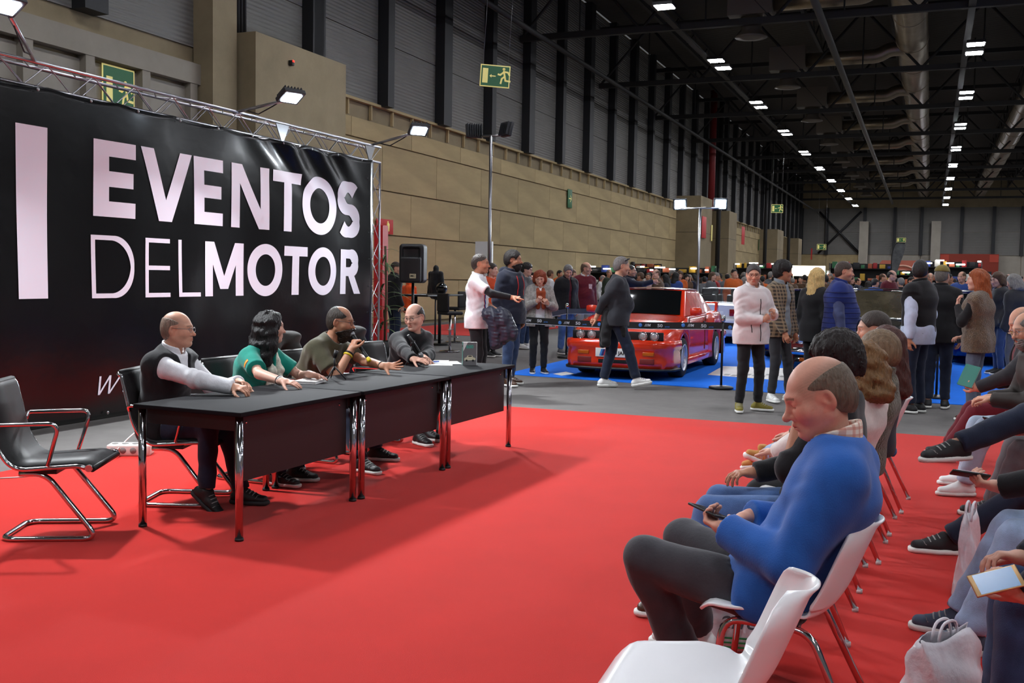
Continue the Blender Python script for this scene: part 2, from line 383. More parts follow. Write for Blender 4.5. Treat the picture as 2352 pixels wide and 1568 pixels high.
class LT:
    def __init__(s): s.v = []; s.f = []
    def q(s, a, b, c, d, nu=4, nv=10):      # bilinear patch a-b bottom edge, c-d top edge
        n = len(s.v)
        for i in range(nu+1):
            for j in range(nv+1):
                u, v = i/nu, j/nv
                y = (a[0]*(1-u)+b[0]*u)*(1-v)+(c[0]*(1-u)+d[0]*u)*v; z = (a[1]*(1-u)+b[1]*u)*(1-v)+(c[1]*(1-u)+d[1]*u)*v
                s.v.append(bp(y, z, .005))
        for i in range(nu):
            for j in range(nv): k = n+i*(nv+1)+j; s.f.append((k, k+nv+1, k+nv+2, k+1))
    def r(s, y0, y1, z0, z1): s.q((y0, z0), (y1, z0), (y0, z1), (y1, z1))
    def d(s, yb, yt, w, z0, z1): s.q((yb, z0), (yb+w, z0), (yt, z1), (yt+w, z1))
    def rib(s, pts, w, wz=None):             # ribbon of stroke width w along a centre line
        n = len(s.v); N = len(pts); K = 3
        for i, p in enumerate(pts):
            a = pts[max(0, i-1)]; b = pts[min(N-1, i+1)]
            if pts[0] == pts[-1]: a = pts[(i-1) % (N-1)]; b = pts[(i+1) % (N-1)]
            t = Vector((b[0]-a[0], b[1]-a[1])).normalized(); nr = Vector((-t.y, t.x)); ww = w*abs(nr.x)+(wz or w)*abs(nr.y)
            for j in range(K): o = (j/(K-1)-.5)*ww; s.v.append(bp(p[0]+nr.x*o, p[1]+nr.y*o, .005))
        for i in range(N-1):
            for j in range(K-1): k = n+i*K+j; s.f.append((k, k+K, k+K+1, k+1))
    def ring(s, cy, cz, ry, rz, wy, wz, n=56):
        k = len(s.v)
        for i in range(n):
            a = 2*math.pi*i/n
            for q in range(4): f = q/3; s.v.append(bp(cy+(ry-wy*f)*math.cos(a), cz+(rz-wz*f)*math.sin(a), .005))
        for i in range(n):
            for q in range(3): A = k+i*4+q; B = k+((i+1) % n)*4+q; s.f.append((A, B, B+1, A+1))
    def done(s): o = mesh_obj('letter', s.v, s.f, m_print, ban, True); return o
def ell(cy, cz, ry, rz, a0=0, a1=360, n=36): return [(cy+ry*math.cos(R(a0+(a1-a0)*i/n)), cz+rz*math.sin(R(a0+(a1-a0)*i/n))) for i in range(n+1)]
def L_E(y0, y1, z0, z1, w, h): t = LT(); t.r(y0, y0+w, z0, z1); [t.r(y0+w*.98, y1-e, z, z+h) for z, e in ((z0, 0), (z1-h, 0), ((z0+z1-h)/2, .03*(h > .08)))]; t.done()
def L_O(y0, y1, z0, z1, w): t = LT(); t.ring((y0+y1)/2, (z0+z1)/2, (y1-y0)/2, (z1-z0)/2, w, w*.82); t.done()
def L_T(y0, y1, z0, z1, w): t = LT(); c = (y0+y1)/2; t.r(y0, y1, z1-w*.8, z1); t.r(c-w/2, c+w/2, z0, z1-w*.79); t.done()
t = LT(); t.r(6.68, 7.02, 1.24, 2.77); t.done()
za, zb = 2.02, 2.75
L_E(7.57, 8.10, za, zb, .19, .15)
t = LT(); t.d(8.45, 8.17, .19, za, zb); t.d(8.46, 8.78, .19, za, zb); t.done()
L_E(9.0, 9.49, za, zb, .165, .14)
t = LT(); t.r(9.65, 9.81, za, zb); t.r(10.19, 10.35, za, zb); t.d(10.16, 9.66, .19, za, zb); t.done()
L_T(10.42, 11.02, za, zb, .17); L_O(11.05, 11.86, za-.01, zb+.01, .18)
def L_S(y0, y1, z0, z1, w):
    t = LT(); c = (y0+y1)/2; ry = (y1-y0-w)/2; rz = (z1-z0-w*.9)/4; cz = (z0+z1)/2
    p = ell(c, cz+rz, ry, rz, 35, 262, 22)+ell(c, cz-rz, ry, rz, 82, -145, 22)
    t.rib(p, w, w*.9); t.done()
L_S(11.90, 12.49, za-.01, zb+.01, .155)
za, zb = 1.235, 1.84
t = LT(); t.r(7.54, 7.59, za, zb); t.rib([(7.57, zb-.022)]+ell(7.80, (za+zb)/2, .265, (zb-za-.045)/2, 90, -90, 26)+[(7.57, za+.022)], .05, .045); t.done()
L_E(8.25, 8.62, za, zb, .05, .045)
t = LT(); t.r(8.75, 8.80, za, zb); t.r(8.79, 9.1, za, za+.045); t.done()
t = LT(); t.r(9.18, 9.32, za, zb); t.r(9.75, 9.89, za, zb); t.d(9.46, 9.19, .15, za+.08, zb); t.d(9.46, 9.73, .15, za+.08, zb); t.done()
L_O(9.96, 10.63, za-.01, zb+.01, .15); L_T(10.66, 11.17, za, zb, .15); L_O(11.19, 11.86, za-.01, zb+.01, .15)
t = LT(); t.r(11.98, 12.13, za, zb); t.rib([(12.1, zb-.06), (12.2, zb-.06)]+ell(12.24, zb-.18, .14, .12, 90, -90, 14)+[(12.2, zb-.30), (12.1, zb-.30)], .14, .12); t.d(12.35, 12.16, .16, za, zb-.30); t.done()
for y in (7.6, 7.93, 8.26):
    t = LT()
    for a, b in ((y+.0, y+.02), (y+.0, y+.15), (y+.13, y+.15), (y+.13, y+.30)): t.d(a, b, .025, .30, .48)
    t.done()
grom = MB().lathe([(.0, .004), (.012, .004), (.018, .0)], M=Matrix.Rotation(R(90), 3, 'Y'), n=8).build('eyelet', STEEL, ban); grom.location = (BX+.03, 6.9, 3.09)
for i in range(1, 10): inst(grom, 'eyelet', ban, (BX+.03, 6.9+.62*i, 3.09))
for i in range(8): inst(grom, 'eyelet', ban, (BX+.03, 12.78, .2+.38*i))
for i in range(6): inst(grom, 'eyelet', ban, (BX+.03, 6.6+1.1*i, .12))
# truss frame
tru = empty('truss_frame', (BX-.20, 13.08, 0))
def lattice(name, a, b, ax1, ax2, s=.22, step=.27):
    a, b = Vector(a), Vector(b); d = (b-a); L = d.length; d.normalize(); e1, e2 = Vector(ax1)*s/2, Vector(ax2)*s/2
    cs = [e1+e2, e1-e2, -e1-e2, -e1+e2]
    for c in cs: MB().tube([a+c, b+c], .017, 8).build('chord', ALU, tru)
    n = int(L/step); br = MB()
    for q in range(4):
        c0, c1 = cs[q], cs[(q+1) % 4]
        for i in range(n):
            p, r_ = (c0, c1) if i % 2 else (c1, c0)
            br.tube([a+d*(L*i/n)+p, a+d*(L*(i+1)/n)+r_], .006, 5, cap=False)
    br.build('bracing', ALU, tru)
lattice('top', (0, -9.0, 3.24), (0, .12, 3.24), (1, 0, 0), (0, 0, 1))
lattice('post', (0, 0, 0), (0, 0, 3.13), (1, 0, 0), (0, 1, 0))
lattice('post', (0, -8.9, 0), (0, -8.9, 3.13), (1, 0, 0), (0, 1, 0))
MB().box((0, 0, .01), (.45, .45, .02)).build('base_plate', STEEL, tru)
for yy in (-.22, -2.35):
    MB().prism([(.125, yy-.14, 3.33), (.125, yy+.14, 3.33), (.125, yy+.02, 3.12), (.125, yy-.02, 3.12)], (0, 0, 0), (.012, 0, 0)).build('clamp_plate', STEEL, tru)
tag(tru, 'aluminium lattice truss frame carrying the black banner', 'truss')
# floodlights on arms of the truss
m_flood = mat('flood_glow', (235, 244, 255), .4, emit=FLOOD_EMIT, ecol=(225, 240, 255))
m_heat = mat('lamp_case', (38, 40, 44), .5)
def flood(px, py, X, arm_from, label, aim):
    p = gx(px, py, X); e = empty('floodlight', p)
    d = (Vector(aim)-p).normalized(); q = d.to_track_quat('-Z', 'Y').to_matrix()
    hb = MB().bbox((0, 0, .035), (.26, .2, .05), .008, None); hb.v = [tuple(q @ Vector(v)) for v in hb.v]; hb.build('lamp_case', m_heat, e)
    fn = MB()
    for i in range(6): fn.box((-.1+.04*i, 0, .075), (.008, .18, .04))
    fn.v = [tuple(q @ Vector(v)) for v in fn.v]; fn.build('cooling_fins', m_heat, e)
    gl = MB().box((0, 0, .005), (.19, .13, .008)); gl.v = [tuple(q @ Vector(v)) for v in gl.v]; gl.build('lamp_glass', m_flood, e)
    a = Vector(arm_from)-p
    MB().tube([a, a*.12], .018, 8).build('arm', ALU, e)
    MB().tube([a*.8, a*.55+Vector((0, 0, -.08)), a*.3+Vector((0, 0, -.03)), (0, 0, .05)], .007, 6).build('cable', BLACKP, e)
    tag(e, label, 'floodlight', 'truss floodlights')
    l = bpy.data.lights.new('flood_beam', 'AREA'); l.shape = 'RECTANGLE'; l.size = .24; l.size_y = .18; l.energy = FLOOD_W; l.color = (.93, .97, 1.0); l.spread = R(150)
    lo = bpy.data.objects.new('flood_beam', l); link(lo, e); lo.location = d*.02; lo.rotation_euler = d.to_track_quat('-Z', 'Y').to_euler()
flood(670, 227, -6.35, (BX-.2, 9.95, 3.36), 'lit white floodlight on an arm over the middle of the banner', (-4.6, 8.6, 0))
flood(963, 302, -6.35, (BX-.2, 13.05, 3.36), 'lit white floodlight on an arm at the right end of the truss', (-4.6, 10.6, 0))
flood(12, 18, -6.35, (BX-.2, 7.1, 3.36), 'lit white floodlight on an arm cut by the left edge', (-4.6, 5.4, 0))
# ================================================================ tables
m_top = mat('table_laminate', (24, 24, 27), .7, spec=.08, noise=(40, .06), bump=(200, .05, .002))
m_apron = mat('table_panel', (24, 20, 21), .5, noise=(30, .05))
def table(cx, cy, rz, label):
    e = empty('conference_table', (cx, cy, 0), rz); w, l = .78, 1.225
    MB().bbox((0, 0, .722), (w, l, .026), .004).build('table_top', m_top, e)
    MB().box((.305, 0, .52), (.018, l-.12, .385)).build('front_panel', m_apron, e)
    for s in (-1, 1): MB().box((0, s*.56, .665), (w-.14, .018, .085)).build('end_apron', m_apron, e)
    MB().box((-.33, 0, .665), (.018, l-.14, .085)).build('rear_apron', m_apron, e)
    for sx in (-1, 1):
        for sy in (-1, 1):
            g = MB().tube([(sx*.352, sy*.578, .02), (sx*.352, sy*.578, .709)], .0225, 14).build('leg', CHROME, e)
            MB().tube([(sx*.352, sy*.578, 0.008), (sx*.352, sy*.578, .024)], .025, 12).build('foot_cap', BLACKP, g)
    for sy in (-1, 1): MB().lathe([(0, .004), (.008, .003), (.009, 0)], (.314, sy*.47, .66), 8, Matrix.Rotation(R(90), 3, 'Y')).build('screw', CHROME, e)
    tag(e, label, 'table', 'black conference tables'); return e
TR = R(-1.85)
table(-3.86, 5.255, TR, 'black conference table with chrome legs nearest the camera, its end facing left')
table(-3.81, 6.50, TR, 'middle one of the three black conference tables')
table(-3.775, 7.755, TR, 'farthest black conference table, the book standing on it')
# ================================================================ black cantilever chairs
m_leather = mat('black_leather', (19, 19, 20), .5, spec=.3, noise=(30, .08), bump=(120, .15, .003))
m_seam = mat('leather_seam', (15, 15, 16), .6)
def office_chair(x, y, rz, label):
    e = empty('cantilever_chair', (x, y, .008), rz)
    prof = arc([(.27, 0, .405), (.2, 0, .44), (-.16, 0, .415), (-.245, 0, .54), (-.315, 0, .845), (-.34, 0, .868)], .12, 8)
    n = len(prof); V = []; F = []; hw = .235
    # sling of padded ribs
    s = [0]
    for i in range(1, n): s.append(s[-1]+(prof[i]-prof[i-1]).length)
    m_ = 96; dense = []
    for k in range(m_+1):
        t = s[-1]*k/m_; i = max(j for j in range(n) if s[j] <= t+1e-9); i = min(i, n-2); f = (t-s[i])/max(1e-6, s[i+1]-s[i]); p = prof[i].lerp(prof[i+1], f)
        tg = (prof[i+1]-prof[i]).normalized(); nr = Vector((-tg.z, 0, tg.x))*(-1)
        rib = abs(math.sin(math.pi*t/.078)); dense.append((p, Vector((tg.z, 0, -tg.x)), .002+.017*rib**.5))
    for (p, nr, h) in dense:
        for yy in (-hw, -hw*.5, 0, hw*.5, hw): V.append(p-nr*h+Vector((0, yy, 0)))
        for yy in (hw, 0, -hw): V.append(p+nr*.008+Vector((0, yy, 0)))
    for k in range(m_):
        for j in range(8): a, b = k*8+j, k*8+(j+1) % 8; F.append((a, b, b+8, a+8))
    F.append(tuple(reversed(range(8)))); F.append(tuple(m_*8+j for j in range(8)))
    o = MB().add(V, F, True).build('sling_seat', m_leather, e)
    for sy in (-1, 1):
        MB().tube([(p.x, sy*.247, p.z-.012) for p in prof[2:]], .0125, 8).build('side_rail', CHROME, e)
        MB().tube([(.245, sy*.225, .415), (.245, sy*.262, .415)], .02, 12).build('rail_end', CHROME, e)
        MB().tube(arc([(-.262, sy*.255, .62), (-.262, sy*.285, .655), (.1, sy*.285, .665), (.03, sy*.262, .43)], .06, 6), .0115, 8).build('armrest', CHROME, e)
    for px_, pz in ((.26, .408), (-.332, .855)): MB().tube([(px_, -.245, pz), (px_, .245, pz)], .016, 10).build('cross_bar', m_leather, e)
    pts = [(-.14, -.2, .375), (.0, -.2, .375), (.28, -.21, .014), (-.24, -.21, .014), (-.24, .21, .014), (.28, .21, .014), (.0, .2, .375), (-.14, .2, .375)]
    MB().tube(arc(pts, .085, 7), .0155, 10).build('cantilever_base', CHROME, e)
    MB().box((-.04, 0, .385), (.2, .42, .02)).build('seat_bracket', BLACKM, e)
    tag(e, label, 'chair', 'black cantilever chairs'); return e
office_chair(-4.56, 4.38, R(28), 'empty black ribbed cantilever chair at the left edge')
office_chair(-4.47, 5.35, R(20), 'black cantilever chair under the man in the dark vest')
office_chair(-4.52, 6.22, R(0), 'black cantilever chair under the woman in the green polo')
office_chair(-4.52, 7.12, R(-3), 'black cantilever chair under the man with the microphone')
office_chair(-4.54, 8.30, R(-8), 'black cantilever chair under the man in the black jumper')
# ================================================================ white shell chairs
m_shell = mat('white_shell_plastic', (236, 236, 238), .28, coat=.2)
def shell_chair(x, y, rz, label):
    if shell_chair.src is None:
        e = empty('shell_chair', (x, y, .008), rz)
        prof = arc([(.235, 0, .43), (.20, 0, .452), (-.15, 0, .425), (-.215, 0, .51), (-.300, 0, .725), (-.322, 0, .742)], .12, 8)
        s = [0]
        for i in range(1, len(prof)): s.append(s[-1]+(prof[i]-prof[i-1]).length)
        V = []; F = []; NU, NV = 20, 40
        for k in range(NV+1):
            t = s[-1]*k/NV; i = min(max(j for j in range(len(prof)) if s[j] <= t+1e-9), len(prof)-2); f = (t-s[i])/max(1e-6, s[i+1]-s[i]); p = prof[i].lerp(prof[i+1], f); v = k/NV
            hw = .205+.028*math.sin(math.pi*min(1, v*1.7)) if v < .6 else .233-.02*(v-.6)/.4
            endf = 1.
            if v < .14: endf = math.sqrt(1-((.14-v)/.14)**2.5*.42)
            if v > .86: endf = math.sqrt(max(0, 1-((v-.86)/.14)**2*.75))
            back = max(0., min(1., (v-.42)/.2))
            for j in range(NU+1):
                u = -1+2*j/NU; lift = abs(u)**2.6
                V.append((p.x+back*.075*lift, u*hw*endf, p.z+(1-back)*.030*lift*min(1., max(0., (v-.06)/.25))**1.5-.018*max(0., 1-v/.1)**2))
        for k in range(NV):
            for j in range(NU): a = k*(NU+1)+j; F.append((a, a+1, a+NU+2, a+NU+1))
        o = mesh_obj('shell', V, F, m_shell, e, True); sm = o.modifiers.new('s', 'SOLIDIFY'); sm.thickness = .011; sm.offset = 0
        bv = o.modifiers.new('b', 'BEVEL'); bv.width = .004; bv.segments = 2; bv.limit_method = 'ANGLE'
        for sy in (-1, 1):
            MB().tube(arc([(.20, sy*.235, .012), (.15, sy*.185, .405), (-.12, sy*.18, .395), (-.30, sy*.245, .012)], .06, 7), .0125, 10).build('leg_frame', CHROME, e)
            for fx, fy in ((.20, .235), (-.30, .245)): MB().tube([(fx, sy*fy, 0), (fx, sy*fy,   .02)], .0145, 8).build('foot_cap', mat('clear_cap', (200, 200, 200), .4), e)
        MB().tube([(.06, -.183, .40), (.06, .183, .40)], .008, 8).build('cross_bar', CHROME, e)
        MB().tube([(-.08, -.181, .395), (-.08, .181, .395)], .008, 8).build('cross_bar', CHROME, e)
        shell_chair.src = e
    else:
        e = copy_tree(shell_chair.src); e.location = (x, y, .008); e.rotation_euler = (0, 0, rz)
    tag(e, label, 'chair', 'white shell chairs of the audience'); return e
shell_chair.src = None
CH1 = [(-.55, 2.64, 183, 'empty white shell chair in the right foreground'), (-.43, 3.49, 180, 'white shell chair under the man in the blue jumper'),
       (-.56, 4.62, 180, 'white shell chair under the dark haired man resting his face on a hand'), (-.56, 5.41, 180, 'white shell chair under the woman in the white blouse'),
       (-.49, 6.0, 178, 'white shell chair under the person in the olive fuzzy jacket'), (-.46, 6.68, 178, 'white shell chair under the woman with long auburn hair'),
       (-.40, 7.36, 176, 'white shell chair under the man at the far end of the front row')]
for c in CH1: shell_chair(c[0], c[1], R(c[2]), c[3])
CH2 = [(.78, 3.72, 180, 'white shell chair under the person holding a gold phone'), (.82, 4.72, 180, 'white shell chair under the person in pale jeans beside the white bag'), (.97, 6.22, 180, 'white shell chair under the person with crossed legs'),
       (1.0, 7.08, 180, 'white shell chair under the person in the checked shirt'), (.84, 8.05, 184, 'white shell chair under the grey bearded man in pale jeans'), (.84, 9.45, 180, 'white shell chair under the man in maroon trousers')]
for c in CH2: shell_chair(c[0], c[1], R(c[2]), c[3])
# ================================================================ smooth implicit surfaces for bodies and clothes
f4 = np.float32
def V3(*a): return np.array(a if len(a) == 3 else a[0], dtype=f4)
def nrm(v): v = np.asarray(v, dtype=f4); return v/max(1e-9, float(np.linalg.norm(v)))
def rot(axis, deg):
    return np.array(Matrix.Rotation(R(deg), 3, axis), dtype=f4)
class SDF:
    def __init__(s): s.ops = []; s.lo = V3(9, 9, 9); s.hi = -s.lo
    def _bb(s, *ps):
        for p, r in ps: s.lo = np.minimum(s.lo, np.asarray(p)-r); s.hi = np.maximum(s.hi, np.asarray(p)+r)
    def seg(s, a, b, r0, r1=None, k=.02, lat=None, w0=1., w1=None, flat=False, op='u'):
        r1 = r0 if r1 is None else r1; w1 = w0 if w1 is None else w1; a, b = V3(a), V3(b); ba = b-a; L2 = max(1e-8, float(ba@ba))
        if op == 'u': s._bb((a, r0*max(1, w0)+.01), (b, r1*max(1, w1)+.01))
        la = None if lat is None else nrm(lat); bn = nrm(ba)
        def ev(P):
            q = P-a; h = np.clip((q@ba)/L2, 0, 1); r = r0+(r1-r0)*h
            v = q-h[:, None]*ba
            if la is None: d = np.sqrt((v*v).sum(1))-r
            else:
                u = v@la; w = v-u[:, None]*la; wr = w0+(w1-w0)*h
                d = (np.sqrt((u/wr)**2+(w*w).sum(1))-r)
            if flat: d = np.maximum(d, (P-b)@bn)
            return d
        s.ops.append((op, ev, k)); return s
    def el(s, c, r, k=.02, op='u', rm=None):
        c = V3(c); r = V3(r)
        if op == 'u': s._bb((c, float(r.max())+.01))
        def ev(P):
            q = P-c
            if rm is not None: q = q@rm
            k0 = np.sqrt(((q/r)**2).sum(1)); k1 = np.sqrt(((q/(r*r))**2).sum(1)); return k0*(k0-1)/np.maximum(k1, 1e-6)
        s.ops.append((op, ev, k)); return s
    def box(s, c, h, rd=.01, k=.0, op='u', rm=None):
        c = V3(c); h = V3(h)-rd
        if op == 'u': s._bb((c, float(np.linalg.norm(h))+rd+.01))
        def ev(P):
            q = P-c
            if rm is not None: q = q@rm
            q = np.abs(q)-h; return np.sqrt((np.maximum(q, 0)**2).sum(1))+np.minimum(q.max(1), 0)-rd
        s.ops.append((op, ev, k)); return s
    def keep(s, n, p, k=.0):                   # keep the half space n.(x-p) < 0
        n = nrm(n); p = V3(p); s.ops.append(('i', lambda P: (P-p)@n, k)); return s
    def fn(s, f, op='s', k=.0): s.ops.append((op, f, k)); return s
    def noise(s, amp, freq, seed=0, st=(1, 1, 1)):
        rs = np.random.RandomState(seed); D = rs.normal(size=(5, 3)).astype(f4)*np.asarray(st, dtype=f4); ph = rs.rand(5)*6.28
        s.ops.append(('n', lambda P: amp*sum(np.sin((P@D[i])*freq*(1+.35*i)+ph[i])/(1+.4*i) for i in range(5)), 0)); return s
    def folds(s, js, amp, fr=75.):             # creases gathered round bent joints: (point, limb direction, reach)
        J = [(V3(p), nrm(d), r) for p, d, r in js]
        def f(P):
            o = np.zeros(len(P), dtype=f4)
            for i, (p, d, r) in enumerate(J):
                q = P-p; w = np.exp(-(q*q).sum(1)/(r*r)); ph = (q@d)*fr+2.2*np.sin(q[:, 0]*19+q[:, 2]*13+i)+1.5*np.sin(q[:, 1]*23-q[:, 0]*9)
                o += w*np.sin(ph)
            return amp*o
        s.ops.append(('n', f, 0)); return s
    def ev(s, P):
        d = np.full(len(P), 9., dtype=f4)
        for op, f, k in s.ops:
            e = f(P)
            if op == 'u':
                if k > 0: h = np.maximum(k-np.abs(d-e), 0)/k; d = np.minimum(d, e)-h*h*k*.25
                else: d = np.minimum(d, e)
            elif op == 'n': d = d+e
            else:
                if op == 's': e = -e
                if k > 0: h = np.maximum(k-np.abs(d-e), 0)/k; d = np.maximum(d, e)+h*h*k*.25
                else: d = np.maximum(d, e)
        return d.astype(f4)
    def mesh(s, vox, lo=None, hi=None, newton=1):
        lo = (s.lo if lo is None else V3(lo))-2*vox; hi = (s.hi if hi is None else V3(hi))+2*vox
        B = 5; st = vox*B; nb = np.maximum(1, np.ceil((hi-lo)/st).astype(int))
        ax = [lo[i]+st*(np.arange(nb[i])+.5) for i in range(3)]
        C = np.stack(np.meshgrid(*ax, indexing='ij'), -1).reshape(-1, 3).astype(f4)
        dc = s.ev(C).reshape(nb); keep = np.abs(dc) < st*1.25+.012
        V = np.repeat(np.repeat(np.repeat(dc, B, 0), B, 1), B, 2); n = np.array(V.shape)
        bi = np.argwhere(keep)
        if len(bi) == 0: return np.zeros((0, 3)), np.zeros((0, 4), int)
        o = np.stack(np.meshgrid(*[np.arange(B)]*3, indexing='ij'), -1).reshape(-1, 3)
        I = (bi[:, None, :]*B+o[None]).reshape(-1, 3)
        P = (lo+I*vox).astype(f4); V[I[:, 0], I[:, 1], I[:, 2]] = s.ev(P)
        # surface nets
        ins = V < 0
        c = [ins[i:n[0]-1+i, j:n[1]-1+j, k:n[2]-1+k] for i in (0, 1) for j in (0, 1) for k in (0, 1)]
        cnt = sum(x.astype(np.int8) for x in c); act = (cnt > 0) & (cnt < 8); A = np.argwhere(act)
        if len(A) == 0: return np.zeros((0, 3)), np.zeros((0, 4), int)
        idx = np.full(act.shape, -1, int); idx[A[:, 0], A[:, 1], A[:, 2]] = np.arange(len(A))
        off = [(i, j, k) for i in (0, 1) for j in (0, 1) for k in (0, 1)]
        val = [V[A[:, 0]+i, A[:, 1]+j, A[:, 2]+k] for i, j, k in off]
        acc = np.zeros((len(A), 3)); num = np.zeros(len(A))
        for p in range(8):
            for q in range(p+1, 8):
                if sum(abs(off[p][t]-off[q][t]) for t in range(3)) != 1: continue
                a, b = val[p], val[q]; m = (a < 0) != (b < 0); t = np.where(m, a/np.where(m, a-b, 1), 0)
                acc += m[:, None]*(np.array(off[p])+(np.array(off[q])-np.array(off[p]))*t[:, None]); num += m
        X = (lo+(A+acc/num[:, None])*vox).astype(f4)
        F = []
        for axis in range(3):
            sl0 = [slice(None)]*3; sl1 = [slice(None)]*3; sl0[axis] = slice(0, -1); sl1[axis] = slice(1, None)
            ch = ins[tuple(sl0)] != ins[tuple(sl1)]; E = np.argwhere(ch); a1, a2 = [t for t in range(3) if t != axis]
            ok = (E[:, a1] > 0) & (E[:, a2] > 0) & (E[:, a1] < n[a1]-1) & (E[:, a2] < n[a2]-1); E = E[ok]
            q = []
            for d1, d2 in ((1, 1), (0, 1), (0, 0), (1, 0)):
                e = E.copy(); e[:, a1] -= d1; e[:, a2] -= d2; q.append(idx[e[:, 0], e[:, 1], e[:, 2]])
            q = np.stack(q, 1); fl = ins[E[:, 0], E[:, 1], E[:, 2]]
            if axis == 1: fl = ~fl
            q[~fl] = q[~fl][:, ::-1]; F.append(q)
        F = np.concatenate(F); F = F[(F >= 0).all(1)]
        for _ in range(newton):
            e = vox*.3; K = ((1, -1, -1), (-1, -1, 1), (-1, 1, -1), (1, 1, 1)); T = [s.ev(X+np.array(q, dtype=f4)*e) for q in K]; d = sum(T)/4; g = sum(t[:, None]*np.array(q, dtype=f4) for t, q in zip(T, K))/(4*e)
            gl = np.maximum((g*g).sum(1), .05); X = (X-np.clip(d/gl, -.6*vox, .6*vox)[:, None]*g).astype(f4)
        return X, F
def np_mesh(name, X, F, m, parent=None, col=None):
    me = bpy.data.meshes.new(name); nf = len(F); k = F.shape[1] if nf else 4
    me.vertices.add(len(X)); me.vertices.foreach_set('co', np.asarray(X, dtype=f4).ravel())
    me.loops.add(nf*k); me.loops.foreach_set('vertex_index', np.asarray(F, dtype=np.int32).ravel())
    me.polygons.add(nf); me.polygons.foreach_set('loop_start', np.arange(0, nf*k, k, dtype=np.int32))
    me.update(calc_edges=True); me.polygons.foreach_set('use_smooth', np.ones(nf, dtype=bool))
    if col is not None:
        a = me.attributes.new('Col', 'FLOAT_COLOR', 'POINT'); a.data.foreach_set('color', np.concatenate([col, np.ones((len(col), 1))], 1).astype(f4).ravel())
    me.materials.append(m); return link(bpy.data.objects.new(name, me), parent)
def joined(parts):
    X = []; F = []; n = 0
    for x, f in parts: X.append(x); F.append(f+n); n += len(x)
    return np.concatenate(X), np.concatenate(F)
def decal(sdf, name, c, u, v, w, h, m, parent, nu=6, nv=6, off=.002, shape=None):
    """thin printed patch laid on an implicit surface"""
    c, u, v = V3(c), nrm(u), nrm(v); P = []; 
    for i in range(nu+1):
        for j in range(nv+1): P.append(c+u*w*(i/nu-.5)+v*h*(j/nv-.5))
    X = np.array(P, dtype=f4)
    for _ in range(8):
        d = sdf.ev(X)-off; e = .003; g = np.stack([sdf.ev(X+np.eye(3, dtype=f4)[i]*e)-sdf.ev(X-np.eye(3, dtype=f4)[i]*e) for i in range(3)], 1)/(2*e)
        g /= np.maximum(np.linalg.norm(g, axis=1), 1e-3)[:, None]; X = X-np.clip(d, -.03, .03)[:, None]*g
    F = np.array([(a, a+nv+1, a+nv+2, a+1) for i in range(nu) for j in range(nv) for a in (i*(nv+1)+j,)])
    return np_mesh(name, X, F, m, parent)
# ---------------------------------------------------------------- skin, heads, hands
m_skin = mat('skin', (200, 150, 125), .5, attr='Col', noise=(60, .05), bump=(260, .12, .002), spec=.35)
HAIRC = {}
def hair_mat(rgb):
    k = 'hair_%d_%d_%d' % tuple(rgb)
    if k in MATS: return MATS[k]
    return mat(k, rgb, .5, noise=(70, .35), bump=(140, .9, .01), spec=.4, stretch=(1, 1, .25))
def head_sdf(o):
    """head in its own frame: x right, y forward, z up, chin at -.115, crown at +.12"""
    s = SDF(); jw = o.get('jaw', 1.); fw = o.get('fem', 0)
    s.el((0, -.012, .032), (.074, .098, .09), 0)
    s.el((0, .022, -.02), (.064*jw, .072, .09), .04)
    s.el((0, .068, -.094), (.028*jw, .030, .024), .03)
    for sx in (-1, 1):
        s.seg((sx*.056*jw, -.005, -.052), (sx*.02, .062, -.094), .016, .014, .035)
        s.el((sx*.044, .056, -.026), (.025, .026, .024), .03)
        s.seg((sx*.008, .088, .022), (sx*.044, .070, .022), .010, .008, .02)
        s.el((sx*.031, .0985, .002), (.019, .017, .0115), .012, 's')
        s.el((sx*.031, .0765, .002), (.0135, .0125, .012), .003)
        s.seg((sx*.018, .088, .009), (sx*.045, .080, .008), .004, .004, .006)       # upper lid
    ns = o.get('nose', 1.)
    s.seg((0, .088, .012), (0, .098+.012*ns, -.028), .0085, .0105*ns, .012)
    s.el((0, .103+.012*ns, -.033), (.0115*ns, .012, .011), .010)
    for sx in (-1, 1): s.el((sx*.0125*ns, .094, -.036), (.0085, .012, .0085), .008)
    s.el((0, .085, -.066), (.024, .016, .017), .02)
    s.seg((-.019, .093, -.0605), (.0, .098, -.060), .0045, .0062, .005); s.seg((.019, .093, -.0605), (.0, .098, -.060), .0045, .0062, .005); s.seg((-.015, .093, -.0725), (.015, .093, -.0725), .0068, None, .005); s.el((0, .106, -.083), (.024, .012, .005), .012, 's')
    s.box((0, .107, -.0665), (.024, .012, .0012), .0008, .003, 's')
    for sx in (-1, 1):
        rm = rot('Z', sx*22)@rot('X', -10)
        s.el((sx*.076, -.012, -.004), (.009, .021, .034), .006, 'u', rm); s.el((sx*.088, -.006, .002), (.0115, .0105, .019), .003, 's', rm); s.el((sx*.074, .004, -.006), (.006, .005, .008), .003, 'u', rm)
    return s
